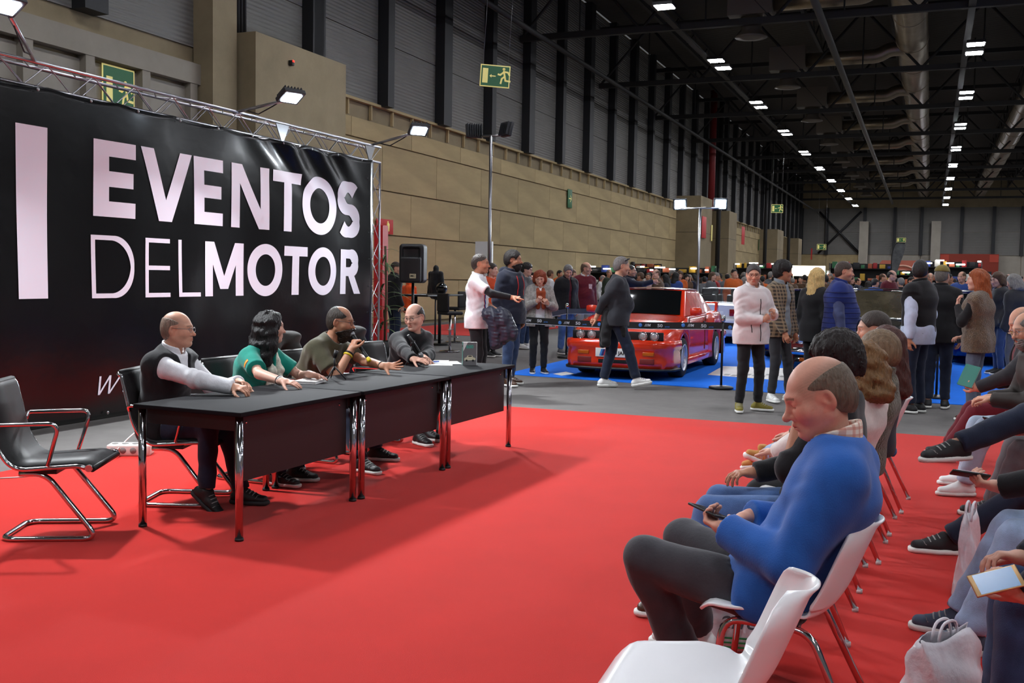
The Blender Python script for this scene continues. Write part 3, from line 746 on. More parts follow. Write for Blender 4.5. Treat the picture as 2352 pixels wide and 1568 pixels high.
def head_cols(q, o, skin):
    """colour of the skin at head points q"""
    n = len(q); c = np.tile(np.array(lin(skin)[:3]), (n, 1)); ax = np.abs(q[:, 0])
    def mix(mask, rgb): nonlocal c; m = np.clip(mask, 0, 1)[:, None]; c = c*(1-m)+np.array(lin(rgb)[:3])*m
    red = tuple(int(v*f) for v, f in zip(skin, (1.0, .82, .78)))
    mix(.2*np.exp(-(((ax-.045)/.02)**2+((q[:, 2]+.025)/.02)**2))*(q[:, 1] > .03), red)
    mix(.4*np.exp(-((q[:, 0]/.018)**2+((q[:, 2]+.033)/.016)**2))*(q[:, 1] > .08), red)
    mix(.4*((ax > .075) & (np.abs(q[:, 2]) < .04)), red)
    if not o.get('noface'):
        lp = np.exp(-((q[:, 0]/.02)**4+((q[:, 2]+.066)/.0105)**4))*(q[:, 1] > .082); mix(lp*.8, o.get('lip', tuple(int(v*f) for v, f in zip(skin, (.86, .6, .58)))))
        hc = o.get('brow', o.get('hair', (60, 45, 35)))
        br = np.exp(-(((q[:, 2]-(.0265-.12*np.abs(ax-.028)))/.0042)**4))*(ax > .010)*(ax < .05)*(q[:, 1] > .055); mix(br*.8, hc)
        if not o.get('closed'):
            ed = np.sqrt((ax-.031)**2+((q[:, 2]-.002)*1.7)**2); front = q[:, 1] > .078
            mix((ed < .0125)*front*.75, (205, 192, 184)); mix((np.sqrt((ax-.031)**2+(q[:, 2]-.002)**2) < .0062)*front*1., (52, 36, 26))
            mix(np.exp(-((q[:, 2]-.0085)/.0022)**2)*(ax > .018)*(ax < .046)*(q[:, 1] > .07)*.7, (40, 28, 22))
        else: mix(np.exp(-((q[:, 2]+.004)/.002)**2)*(ax > .018)*(ax < .045)*(q[:, 1] > .07)*.7, (60, 40, 32))
    if o.get('stubble'):
        a = o['stubble']; zone = np.clip((-.035-q[:, 2]-.35*np.clip(ax-.03, 0, 1)*0)/.012, 0, 1)*np.clip((q[:, 1]+.01)/.03, 0, 1)*(q[:, 2] > -.125)*np.clip(1-lp, 0, 1)
        mix(zone*a, o.get('beardc', hc))
    if o.get('style', 'short') in ('bald', 'recede', 'short'):   # hair thinning out past the hairline
        dh = hair_sdf(o).ev(np.asarray(q, dtype=f4)); mix(np.clip(1-(dh+.004)/.026, 0, 1)**1.6*.62*(.85+.15*np.sin(q[:, 1]*900+q[:, 2]*1300)), o.get('hair', (60, 50, 45)))
    if o.get('shave') and 0:                       # closely cropped sides
        zl = -.01+.55*np.minimum(q[:, 1], .03); z1 = np.clip((q[:, 2]-zl)/.01, 0, 1)*np.clip((.045-q[:, 1])/.015, 0, 1); mix(z1*o['shave'], o.get('hair', (60, 50, 45)))
    return c
def hair_sdf(o, cut=0.):
    st = o.get('style', 'short'); th = o.get('th', .012); s = SDF(); cut = cut if th < .009 else 0.
    if st == 'none': return None
    s.el((0, -.012, .032), (.074+th, .098+th, .09+th), 0); s.el((0, -.04, -.015), (.066+th, .068+th, .075+th*.5), .03)
    if st in ('bald', 'recede'):
        s.el((0, .055, .12) if st == 'bald' else (0, .07, .115), V3(.07, .145, .095)+cut if st == 'bald' else V3(.056, .095, .065)+cut, .012, 's')
    if st in ('short', 'bald', 'recede', 'curly'):
        fz = o.get('front', .0)
        s.el((0, .125, -.045-fz), (.12, .085+cut, .128), .012, 's')
        for sx in (-1, 1): s.el((sx*.09, .012, -.012), (.05, .035, .042), .008, 's')
        s.keep((0, .55, -1), (0, -.03, -.05), .006)
        if st == 'curly' or o.get('vol'):
            s.el((0, -.01, .06), (.085+o.get('vol', .02), .10+o.get('vol', .02), .085+o.get('vol', .02)*.8), .03); s.el((0, .14, -.05), (.13, .07, .14), .01, 's')
            s.noise(.004, 130, 3)
        elif th > .008: s.noise(.0004+th*.06, 170, 3)
    if st in ('bob', 'long', 'wave'):
        dn = o.get('down', -.12); vol = o.get('vol', .012)
        for sx in (-1, 1):
            s.seg((sx*.06, -.02, .05), (sx*(.072+vol), -.02, dn*.6), .035+vol, .03+vol, .03); s.seg((sx*.05, -.05, .0), (sx*(.06+vol), -.055, dn), .05, .03+vol, .03)
        s.seg((0, -.07, .02), (0, -.085-vol, dn), .06, .045+vol, .03, lat=(1, 0, 0), w0=1.2, w1=1.5)
        s.el((0, .125, -.055), (.066, .085, .125), .012, 's')
        s.el((0, .05, -.2), (.06, .075, .14), .012, 's'); s.noise(.004 if st != 'bob' else .002, 42 if st == 'wave' else 80, 5, (1.3, 1.3, .30 if st != 'wave' else .75)); s.noise(.0022 if st == 'wave' else .001, 120, 11, (1.2, 1.2, .5))
    return s
def hand_segs(s, W, f, n, th, pose, sc=1., k=.006):
    """five separate fingers on a palm; W wrist, f finger direction, n out of the palm, th thumb side"""
    W = V3(W); f = nrm(f); n = nrm(np.asarray(n)-f*float(np.dot(n, f))); th = nrm(np.asarray(th)-f*float(np.dot(th, f))-n*float(np.dot(th, n)))
    P = dict(relax=((25, 30, 20), (30, 35, 20), (35, 40, 20), (38, 42, 22), (20, 25)), fist=((75, 90, 50), (78, 92, 50), (80, 92, 50), (80, 90, 50), (40, 45)),
             open=((4, 8, 5), (2, 6, 4), (6, 10, 6), (10, 14, 8), (0, 5)), point=((6, 8, 4), (60, 80, 40), (65, 85, 40), (68, 85, 40), (30, 30)),
             grip=((58, 62, 35), (60, 64, 35), (62, 66, 36), (64, 66, 36), (30, 35)), phone=((40, 55, 25), (45, 60, 30), (50, 62, 30), (55, 62, 30), (15, 20)), flat=((12, 12, 6), (12, 14, 6), (14, 16, 6), (18, 18, 8), (8, 10)))[pose]
    def r(d, a): return nrm(d*math.cos(R(a))+n*math.sin(R(a)))
    s.seg(W-f*.02*sc, W+f*.03*sc, .024*sc, .024*sc, .012, lat=th, w0=1.15, w1=1.35)
    s.seg(W+f*.03*sc, W+f*.082*sc, .0165*sc, .0135*sc, .012, lat=th, w0=2.0, w1=2.75)
    spr = 9 if pose == 'open' else 3
    for i, (ox, ln, rr) in enumerate(((.029, .072, .0088), (.0098, .080, .009), (-.0098, .075, .0086), (-.028, .060, .0076))):
        a0 = R((1.4-i)*spr); d = nrm(f*math.cos(a0)+th*math.sin(a0)); p = W+f*(.086-.004*abs(i-1))*sc+th*ox*sc; ang = 0
        for j, q in enumerate((.48, .29, .23)):
            ang += P[i][j]; dd = nrm(d*math.cos(R(ang))+n*math.sin(R(ang))); e = p+dd*ln*q*sc
            s.seg(p, e, rr*(1-.07*j)*sc, rr*(.94-.07*j)*sc, k if j == 0 else .003); p = e
    p = W+f*.022*sc+th*.026*sc; tf = P[4]
    d0 = nrm(f*.62+th*.72+n*.32) if pose != 'open' else nrm(f*.5+th*.85+n*.1); e = p+d0*.042*sc; s.seg(p, e, .0145*sc, .0115*sc, .012)
    d1 = nrm(d0*math.cos(R(tf[0]))+nrm(f*.9-th*.25+n*.25)*math.sin(R(tf[0]))); e2 = e+d1*.032*sc; s.seg(e, e2, .0112*sc, .0098*sc, .004)
    d2 = nrm(d1*math.cos(R(tf[1]))+nrm(f*.7-th*.6+n*.1)*math.sin(R(tf[1]))); s.seg(e2, e2+d2*.026*sc, .0096*sc, .0078*sc, .003)
def ik(a, b, l1, l2, pole):
    a, b = V3(a), V3(b); d = b-a; L = float(np.linalg.norm(d)); L = min(L, (l1+l2)*.998); u = nrm(d); b = a+u*L
    x = (l1*l1-l2*l2+L*L)/(2*L); hgt = math.sqrt(max(1e-6, l1*l1-x*x)); p = nrm(np.asarray(pole, dtype=f4)-u*float(np.dot(pole, u)))
    return a+u*x+p*hgt, b
# ================================================================ people
m_lace = mat('shoe_lace', (150, 150, 148), .8)
m_sole = mat('shoe_sole', (225, 224, 220), .6)
def person(label, pos, a, H=1.75, sit=None, lean=0., side=0., twist=0., look=(0, 0, 0), rh=None, lh=None, rf=None, lf=None, skin=(206, 158, 134), hd=None,
           tops=(), pants=None, shoes=None, vox=.013, hv=.0065, belly=0., fem=0., fat=1., group=None, hips=0., neckf=0., pyaw=0., hands=True, gl=None, fac=(.5, 1., 1.15)):
    hd = hd or {}; sc = H/1.75; rz = R(a-90)
    c_, s_ = math.cos(-rz), math.sin(-rz)
    def loc(w): x, y = w[0]-pos[0], w[1]-pos[1]; return V3((c_*x-s_*y)/sc, (s_*x+c_*y)/sc, w[2]/sc)
    zp = .955 if sit is None else sit/sc
    # ---- skeleton
    P = V3(0, 0, zp)
    def up(f): M = rot('Y', side*f)@rot('X', -lean*f); return M@V3(0, 0, 1)
    Wst = P+up(fac[0])*.17; C = Wst+up(fac[1])*.19; N = C+up(fac[2])*.165+V3(0, .012, 0)
    latp = rot('Z', pyaw)@V3(1, 0, 0); lat = rot('Z', twist)@(rot('Y', side)@V3(1, 0, 0)); u1 = up(1.); fw = nrm(np.cross(u1, lat))
    hm = rot('Z', look[0])@rot('X', look[1])@rot('Y', look[2])
    hu = hm@V3(0, 0, 1); hf = hm@V3(0, 1, 0); nd = nrm(up(fac[2]*.96)+hu*.6+V3(0, neckf, 0))
    Hc = N+nd*.085+hu*.065+hf*.02
    sw = .168 if not fem else .152
    S = [C+u1*.082+lat*(sx*sw) for sx in (1, -1)]           # right, left
    HJ = [P-V3(0, 0, .02)+latp*(sx*.088) for sx in (1, -1)]
    arms = []; legs = []
    for i, (sx, hnd) in enumerate(((1, rh), (-1, lh))):
        if hnd is None:
            w = S[i]+V3(sx*.07, .05, -.53); pole = V3(sx*.3, -1, 0); h = dict(f=(0, .15, -1), n=(-sx, 0, 0), pose='relax')
        else:
            h = dict(hnd); w = loc(h['w']) if 'w' in h else V3(h['p']); pole = V3(h.get('pole', (sx*.6, -.5, -.6)))
        if float(np.linalg.norm(w-S[i])) > .555 and h.get('reach'):     # lean the shoulder into a long reach
            S[i] = S[i]+nrm(w-S[i])*min(.06, float(np.linalg.norm(w-S[i]))-.55)
        el_, w = ik(S[i], w, .295, .262, pole); f = nrm(V3(h['f'])) if 'f' in h else nrm(w-el_)
        th = nrm(np.cross(V3(h.get('n', (-sx, 0, 0))), f))*(1 if sx > 0 else -1)
        if 'th' in h: th = nrm(V3(h['th']))
        arms.append((S[i], el_, w, f, V3(h.get('n', (-sx, 0, 0))), th, h.get('pose', 'relax')))
    for i, (sx, ft) in enumerate(((1, rf), (-1, lf))):
        if ft is None: ank = V3(sx*.095, 0, .085) if sit is None else V3(sx*.11, .43, .085); yaw = -sx*8; pt = 0; pole = (0, 1, .05)
        else:
            ank = loc(ft['w']) if 'w' in ft else V3(ft['p']); yaw = ft.get('yaw', -sx*8); pt = ft.get('pitch', 0); pole = ft.get('pole', (sx*.06, 1, .25))
            if len(ft.get('w', (0, 0, 0))) < 3: pass
        kn, ank = ik(HJ[i], ank, .435, .42, pole); fd = rot('Z', yaw)@(rot('X', pt)@V3(0, 1, 0)); fu = rot('Z', yaw)@(rot('X', pt)@V3(0, 0, 1))
        legs.append((HJ[i], kn, ank, fd, fu))
    # ---- torso builder shared by body and clothes
    def torso(s, t, k=.05):
        g = fat
        s.seg(P-V3(0, 0, .02), Wst, .112*g+t, .102*g+t, k, lat=latp, w0=1.42+hips, w1=1.36-.12*fem)
        s.seg(Wst, C, .103*g+t, .112*g+t, k, lat=lat, w0=1.36-.12*fem, w1=1.45)
        s.seg(C, C+(N-C)*.72, .112*g+t, .075+t, k, lat=lat, w0=1.45, w1=1.5)
        for i in (0, 1): s.seg(N-u1*.03-fw*.012, S[i]+u1*.006, .046+t*.8, .044+t*.8, .05)
        if belly: s.el(Wst+fw*(.05+belly*.5)-u1*.01, (.13+t, .085+belly*.6+t, .13+t), .06)
        if fem:
            for sx in (1, -1): s.el(C+lat*(sx*.072)+fw*(.085)-u1*.035, (.062+t, .055+t, .06+t), .035)
        return s
    # ---- body: torso core, limbs, head, hands
    body = torso(SDF(), -.014)
    for (s0, e0, w0, f, n_, th, ps) in arms:
        body.seg(s0, e0, .046, .038, .03); body.seg(e0, w0, .039, .026, .02)
    for (h0, k0, a0, fd, fu) in legs: body.seg(h0, k0, .07, .05, .03); body.seg(k0, a0, .05, .035, .02); body.seg(a0, a0+fd*.1-fu*.05, .03, .025, .02)
    neckb = N-u1*.03-fw*.01
    body.seg(neckb, Hc-hu*.03-hf*.012, .057-.006*fem, .054-.006*fem, .02)
    low = body.mesh(max(.026, vox*1.9), newton=0)
    hs = head_sdf(hd); hsz = hd.get('size', 1.); hs2 = SDF()
    hs2.fn(lambda Q: hs.ev(((Q-Hc)@hm)/hsz)*hsz, 'u'); hs2.seg(neckb, Hc-hu*.03-hf*.012, .058-.006*fem, .055-.006*fem, .03)
    hs2.keep(-u1, neckb-u1*.01)
    hX, hF = hs2.mesh(hv, Hc-.19, Hc+.16, newton=1 if hv < .009 else 0); parts = [low, (hX, hF)]
    vcol = [np.tile(np.array(lin(skin)[:3]), (len(low[0]), 1)), head_cols(((hX-Hc)@hm)/hsz, hd, skin)]
    if hands:
        for (s0, e0, w0, f, n_, th, ps) in arms:
            h = SDF(); bare = not tops or max(min(g.get('sleeves', (g.get('sleeve', 1.),))) for g in tops) < .93; h.seg(e0 if bare else e0+(w0-e0)*.72, w0, .041 if bare else .031, .0265, .01, lat=th, w0=1., w1=1.12); hand_segs(h, w0, f, n_, th, ps, .98)
            hx, hf_ = h.mesh(max(hv*.9, .0044)); parts.append((hx, hf_)); c0 = np.tile(np.array(lin(skin)[:3]), (len(hx), 1))
            d = np.linalg.norm(hx-(w0+f*.1), axis=1); c0 = c0*np.array([1, .93, .9])**np.clip(1-d/.1, 0, 1)[:, None]; vcol.append(c0)
    X, F = joined(parts)
    root = np_mesh('person', X, F, m_skin, None, np.concatenate(vcol))
    root.location = (pos[0], pos[1], pos[2] if len(pos) > 2 else .008); root.rotation_euler = (0, 0, rz); root.scale = (sc, sc, sc)
    tag(root, label, 'person', group)
    J = dict(root=root, P=P, W=Wst, C=C, N=N, Hc=Hc, hm=hm, hu=hu, hf=hf, lat=lat, fw=fw, u1=u1, S=S, arms=arms, legs=legs, loc=loc, sdf={}, hsz=hsz)
    # ---- hair and beard
    hr = hair_sdf(hd, .012)
    if hr is not None:
        w = SDF(); w.fn(lambda Q: hr.ev(((Q-Hc)@hm)/hsz)*hsz, 'u'); dn = min(-.1, hd.get('down', -.1))-.06
        hx, hf_ = w.mesh(max(hv*(1.2 if hd.get('th', .012) > .009 else .85), .0038), Hc-.24 if dn < -.2 else Hc-.2, Hc+.21) if dn > -.2 else w.mesh(max(hv*1.25, .0075), Hc-V3(.25, .25, .45), Hc+.2)
        if len(hx): np_mesh('hair', hx, hf_, hair_mat(hd.get('hair', (50, 38, 30))), root)
    if hd.get('beard'):
        b = SDF(); t = hd['beard']; b.fn(lambda Q: head_sdf(hd).ev(Q)-t, 'u'); b.el((0, .035, -.115), (.045, .05, .03+t*2), .02)
        b.keep((0, -.35, 1), (0, .09, -.048), .006); b.keep((0, -1, .35), (0, -.005, -.03), .004); b.el((0, .11, -.066), (.019, .03, .0105), .004, 's'); b.el((0, .10, -.02), (.035, .05, .027), .008, 's'); b.noise(.0016, 190, 2)
        w = SDF(); w.fn(lambda Q: b.ev((Q-Hc)@hm), 'u'); hx, hf_ = w.mesh(hv*.9, Hc-.19, Hc+.12)
        if len(hx): np_mesh('beard', hx, hf_, hair_mat(hd.get('beardc', hd.get('hair', (50, 38, 30)))), root)
    if gl:
        g = MB(); T = lambda p: Vector(Hc+hm@(V3(p)*hsz)); col = gl if not isinstance(gl, bool) else BLACKP
        for sx in (-1, 1):
            g.tube([T((sx*.032+.023*math.cos(q), .104, .0+.017*math.sin(q))) for q in np.linspace(0, 2*math.pi, 15)[:-1]], .0017, 5, closed=True)
            g.tube([T((sx*.055, .103, .006)), T((sx*.072, .09, .008)), T((sx*.08, -.005, .012))], .0016, 5)
        g.tube([T((-.01, .105, .004)), T((.01, .105, .004))], .0016, 5); g.build('glasses', col, root)
    # ---- tops
    for gi, g in enumerate(tops):
        t = g.get('t', .018); s = torso(SDF(), t); sl = g.get('sleeve', 1.)
        for i, (s0, e0, w0, f, n_, th, ps) in enumerate(arms):
            if sl <= 0: s.seg(s0, s0+(e0-s0)*.13, .050+t, .054+t, .04, flat=True); continue
            sl_i = g.get('sleeves', (sl, sl))[i]; ad = g.get('arm', .010+(t-.018)*.8)
            if sl_i < .5: e = s0+(e0-s0)*(sl_i*2); s.seg(s0, e, .053+ad, .050+ad*1.2, .04, flat=True)
            else:
                s.seg(s0, e0, .053+ad, .044+ad, .045); q = (sl_i-.5)*2; e = e0+(w0-e0)*q; s.seg(e0, e, .044+ad, .044+ad-q*.012, .025, flat=True)
        hem = g.get('hem', .06)
        if hem > .07: s.seg(P, P-up(.3)*hem, .125*fat+t, .13*fat+t, .05, lat=latp, w0=1.4+hips, w1=1.38+hips) if sit is None else s.seg(P, P-V3(0, -.03, .03), .115*fat+t, .12*fat+t, .05, lat=latp, w0=1.4)
        wr = g.get('wr', .0018)
        if wr: s.noise(wr, 13, gi+3, (1, 1, 1.5)); s.folds([(x[1], x[1]-x[0], .10) for x in arms]+[(x[0]-u1*.09+fw*.03, x[1]-x[0]+V3(0, 0, .2), .09) for x in arms]+[(Wst-u1*.03+fw*.09, u1+lat*.3, .16)], wr*2.2)
        if sit is None: s.keep(-up(.3), P-up(.3)*hem)
        else: s.keep(-(up(fac[0])), P-up(fac[0])*min(hem, .085)); s.fn(lambda Q: np.maximum(Q[:, 2]-(P[2]-.085), Q[:, 1]-.3), 's', .02); s.fn(lambda Q: np.maximum(np.maximum(Q[:, 2]-(P[2]+.045), .10-Q[:, 1]), np.abs(Q[:, 0])-.30), 's', .03) if g.get('lap', 1) else None
        nk = g.get('neck', .066)                      # neck opening
        s.seg(N-u1*.10, N+nd*.25, nk, nk+.012, .006, op='s')
        cn = nrm(u1+fw*g.get('scoop', .35)); cp_ = N+u1*g.get('rise', .028)-fw*.02
        s.fn(lambda Q: np.maximum(-((Q-cp_)@cn), np.linalg.norm(Q-N, axis=1)-.15), 's', .008)
        if g.get('vneck'): 
            vd = g['vneck']; B = C+u1*(.12-vd)+fw*.1
            s.fn(lambda Pt: np.maximum(np.abs((Pt-B)@lat)-np.clip((Pt-B)@u1, 0, 1)*g.get('vw', .32), -((Pt-C)@fw)), 's', .004)
        if g.get('open'):
            ow = g['open']; s.fn(lambda Pt: np.maximum(np.abs((Pt-C)@lat)-(ow*(1.2-.6*np.clip((Pt-P)@u1/.5, 0, 1))), -((Pt-C)@fw+.02)), 's', .006)
        X, F = s.mesh(g.get('vox', vox), newton=1 if vox < .015 else 0); o = np_mesh(g.get('n', 'jumper'), X, F, g['c'], root); J['sdf'][g.get('n', 'jumper')] = s; J['o_'+g.get('n', 'jumper')] = o
        if g.get('collar'):
            ch = g['collar']; cs = SDF(); cr = nk+.004; a0, b0 = N-u1*.01, N+nd*ch
            cs.seg(a0-nd*.02, b0, cr+.012, cr+.010+.1*ch, 0); cs.seg(a0-nd*.08, b0+nd*.05, cr, cr+.10*ch-.002, 0, op='s'); cs.keep(nd+fw*.25, b0); cs.keep(-nd+fw*-.35, N-u1*.03)
            if g.get('copen', 1): cs.fn(lambda Pt: np.maximum(np.abs((Pt-N)@lat)-.012-np.clip((Pt-N)@nd+.02, 0, .1)*.5, -((Pt-N)@fw)), 's')
            X, F = cs.mesh(min(vox*.6, .0075)); 
            if len(X): np_mesh('collar', X, F, g.get('collarc', g['c']), o)
        if g.get('flaps'):                           # shirt tails / jacket skirt thrown over the lap etc.
            g['flaps'](J, o)
    # ---- trousers
    if pants:
        t = pants.get('t', .010); s = SDF(); wd = pants.get('w', 1.)
        s.seg(P-V3(0, 0, .03), P+up(.5)*.05, .108*fat+t, .10*fat+t, .03, lat=latp, w0=1.42+hips)
        for (h0, k0, a0, fd, fu) in legs:
            s.seg(h0, k0, (.082+t)*fat**.5, .056*wd+t, .045); s.seg(k0, a0+(k0-a0)*pants.get('rise', .04), .056*wd+t, pants.get('hemr', .046)*wd+t, .03, flat=True)
            if sit is not None: s.el(h0-V3(0, .03, .03), (.09, .10, .075), .05)
        wr = pants.get('wr', .002); s.noise(wr, 12, 5, (1, 1, 1.3)); s.folds([(x[1]-nrm(x[1]-x[0])*.0, x[2]-x[1], .11) for x in legs]+[(x[0]+V3(0, .06, -.02), V3(0, .4, 1), .13) for x in legs]+[(x[2]+(x[1]-x[2])*.12, x[1]-x[2], .10) for x in legs], wr*2.0, 70); s.fn(lambda Q: np.maximum(-((Q-P)@up(.5)-.06), Q[:, 1]-(.11 if sit is not None else 9)), 's')
        if sit is not None: s.fn(lambda Q: np.maximum(Q[:, 2]-(P[2]-.095), Q[:, 1]-.22), 's', .02)
        if tops and not pants.get('over'): tsd = J['sdf'][tops[0].get('n', 'jumper')]; s.fn(lambda Q: tsd.ev(Q)+.003, 's')
        X, F = s.mesh(pants.get('vox', vox*1.2), newton=1 if vox < .015 else 0); o = np_mesh(pants.get('n', 'trousers'), X, F, pants['c'], root); J['sdf']['trousers'] = s; J['o_trousers'] = o
    # ---- shoes
    if shoes:
        for (h0, k0, a0, fd, fu) in legs:
            sd = nrm(np.cross(fd, fu)); b = a0-fu*.068-fd*.045; s = SDF(); hi = shoes.get('high', 0.)
            s.seg(b+fu*.028, b+fd*.10+fu*.028, .033, .036, 0, lat=sd, w0=1., w1=1.2); s.seg(b+fd*.10+fu*.026, b+fd*.205+fu*.02, .034, .026, .02, lat=sd, w0=1.25, w1=1.5)
            s.seg(b+fu*.03+fd*.02, a0+fu*(.0+hi), .038, .040, .025); s.seg(a0, b+fd*.13+fu*.03, .036, .03, .03); s.keep(-fu, b-fu*.0)
            s.keep(fu-fd*.25, a0+fu*(.025+hi))
            X, F = s.mesh(min(vox, .013)); o = np_mesh('shoe', X, F, shoes['c'], root)
            q = SDF(); q.seg(b, b+fd*.10, .040, .041, 0, lat=sd, w0=1., w1=1.22); q.seg(b+fd*.10, b+fd*.21, .042, .036, .01, lat=sd, w0=1.2, w1=1.22); q.keep(fu, b+fu*.012); q.keep(-fu, b-fu*shoes.get('sole', .016))
            if vox <= .0135:
                for k in range(4): decal(s, 'lace', a0+fd*(.045+.022*k)-fu*(.005+.012*k), sd, fd, .05-.002*k, .007, shoes.get('lc', m_lace), o, 6, 1, .003)
            X, F = q.mesh(min(vox, .013)); np_mesh('sole', X, F, shoes.get('s', m_sole), o)
    return J
# ---------------------------------------------------------------- wardrobe
c_white = cloth('white_cotton', (225, 226, 230)); c_black = cloth('black_cloth', (24, 24, 27)); c_navy = cloth('navy_cloth', (26, 30, 46))
c_jean = cloth('blue_denim', (48, 66, 100), n=.2, bump=.4, sc=300); c_jeand = cloth('dark_denim', (30, 38, 58), n=.2, bump=.4, sc=300); c_jeanl = cloth('pale_denim', (150, 170, 200), n=.18, bump=.4, sc=300)
c_jeanm = cloth('mid_denim', (78, 108, 158), n=.2, bump=.4, sc=300); c_grey = cloth('charcoal_cloth', (62, 61, 66)); c_greent = cloth('teal_polo', (14, 132, 116)); c_olive = cloth('olive_cotton', (76, 72, 54))
c_blue = cloth('royal_blue_wool', (34, 92, 172), n=.08, bump=.3, sc=220); c_maroon = cloth('maroon_cloth', (98, 24, 36)); c_vestblue = cloth('quilted_blue', (32, 48, 112)); c_pink = mat('pale_softshell', (218, 212, 212), .6, noise=(9, .05), bump=(60, .2, .004))
c_shoeb = mat('black_shoe', (22, 22, 24), .55); c_shoew = mat('white_shoe', (228, 228, 226), .55); c_shoebr = mat('brown_leather', (72, 46, 30), .4); c_gsole = mat('dark_sole', (40, 40, 42), .7)
def plaid(name, a, b, sc, wid=.35):
    """checked cloth from two crossed stripe sets"""
    if name in MATS: return MATS[name]
    m = mat(name, a, .85, sheen=.1); nt = m.node_tree; L = nt.links.new; bs = nt.nodes['Principled BSDF']; tc = nt.nodes.new('ShaderNodeTexCoord'); mx = None
    src = None
    for ax in 'XZ':
        w = nt.nodes.new('ShaderNodeTexWave'); w.bands_direction = ax; w.inputs['Scale'].default_value = sc; L(tc.outputs['Object'], w.inputs['Vector'])
        r = nt.nodes.new('ShaderNodeMath'); r.operation = 'GREATER_THAN'; r.inputs[1].default_value = 1-wid; L(w.outputs['Fac'], r.inputs[0])
        mu = nt.nodes.new('ShaderNodeMath'); mu.operation = 'MULTIPLY'; mu.inputs[1].default_value = .55; L(r.outputs[0], mu.inputs[0])
        x = nt.nodes.new('ShaderNodeMix'); x.data_type = 'RGBA'; L(mu.outputs[0], x.inputs[0]); x.inputs[7].default_value = lin(b)
        if src: L(src, x.inputs[6])
        else: x.inputs[6].default_value = lin(a)
        src = x.outputs[2]
    L(src, bs.inputs['Base Color']); return m
def lv(v): return tuple(v)
SK = (208, 156, 130); SKD = (184, 130, 102); SKP = (214, 166, 146)
# ================================================================ the four speakers at the tables
j = person('bald man with glasses in a white shirt and dark fleece vest at the near table', (-4.60, 5.29), 6, 1.66, sit=.49, lean=9, look=(14, 0, 0), skin=SK, vox=.011, hv=.0055,
       rh=dict(w=gz(540, 893, .775), f=(.1, 1, -.05), n=(-.3, 0, -1), pose='relax', pole=(.8, -.3, -.9)), lh=dict(w=gz(548, 880, .785), f=(.45, 1, -.05), n=(.5, 0, -1), pose='relax', pole=(-.6, -.3, -.9)),
       rf=dict(w=(-4.18, 5.20, .12), pitch=-38, yaw=0), lf=dict(w=(-4.08, 5.42, .085)), hd=dict(style='bald', th=.004, hair=(128, 110, 96), shave=.35, brow=(110, 90, 75), stubble=.15, jaw=1.04),
       tops=[dict(n='fleece_vest', c=c_black, t=.034, sleeve=0, hem=.085, vneck=.16, vw=.34, rise=.03), dict(n='shirt', c=c_white, t=.014, arm=.016, hem=.05, collar=.05, neck=.062, wr=.0026)],
       pants=dict(c=c_jeand), shoes=dict(c=c_shoeb, s=c_gsole), gl=STEEL)
j = person('woman with long black wavy hair in a teal polo shirt at the table', (-4.56, 6.12), 6, 1.64, sit=.50, lean=18, look=(48, -2, 0), skin=SKP, vox=.011, hv=.0055, fem=1, fat=1.08,
       rh=dict(w=gz(648, 878, .775), f=(.0, 1, -.08), n=(-.2, 0, -1), pose='flat', pole=(.9, -.2, -.6)), lh=dict(w=gz(712, 862, .78), f=(.2, 1, -.02), n=(.4, 0, -1), pose='flat', pole=(-.9, -.2, -.5)),
       rf=dict(w=(-4.2, 6.0, .085)), lf=dict(w=(-4.2, 6.2, .085)), hd=dict(style='wave', hair=(18, 15, 16), down=-.25, vol=.024, brow=(30, 22, 20)),
       tops=[dict(n='polo_shirt', c=c_greent, t=.02, arm=.018, sleeve=.36, hem=.08, collar=.03, vneck=.10, vw=.34)], pants=dict(c=c_jeand), shoes=dict(c=c_shoeb))
r = j['root']; sd = j['sdf']['polo_shirt']
a0, a1 = j['arms'][0][0], j['arms'][0][1]; pc = a0+(a1-a0)*.36+j['lat']*.07
fl_ = decal(sd, 'flag_patch', pc, np.cross(a0-a1, j['lat']), a0-a1, .05, .032, mat('flag_red', (190, 30, 36), .7), r, 5, 4); decal(sd, 'flag_band', pc, np.cross(a0-a1, j['lat']), a0-a1, .05, .015, mat('flag_yellow', (235, 190, 40), .7), r, 5, 3, .003)
scf = SDF(); c_scarf = mat('print_scarf', (214, 212, 196), .8, noise=(45, .35), bump=(40, .3, .004))
N, fw, u1, lat, C = j['N'], j['fw'], j['u1'], j['lat'], j['C']
for sx in (1, -1):
    scf.seg(N-fw*.05+lat*sx*.05, N+lat*sx*.082+fw*.03-u1*.02, .022, .024, .02); scf.seg(N+lat*sx*.082+fw*.03-u1*.02, C+fw*.165+lat*sx*.055+u1*.03, .024, .03, .02); scf.seg(C+fw*.165+lat*sx*.055+u1*.03, j['W']+fw*.19+lat*sx*.05+u1*.03, .03, .034, .02, lat=lat, w0=1.3)
scf.noise(.002, 45, 4); x, f = scf.mesh(.009); np_mesh('scarf', x, f, c_scarf, r)
wr_ = j['arms'][0]; m_bead = mat('bracelet_silver', (190, 188, 186), .3, .8)
def wristband(j, i, m, w=.012, off=.03, name='bracelet', rr=.033):
    s0, e0, w0, f, n, th, ps = j['arms'][i]; d = nrm(w0-e0); p = w0-d*off; q = Vector(d).to_track_quat('Z', 'Y').to_matrix()
    MB().lathe([(rr-.004, -w/2), (rr, -w/2), (rr+.002, 0), (rr, w/2), (rr-.004, w/2)], tuple(p), 18, q).build(name, m, j['root'])
wristband(j, 0, m_bead, .014, .02); wristband(j, 0, BLACKP, .01, .036); wristband(j, 1, m_bead, .016, .025)
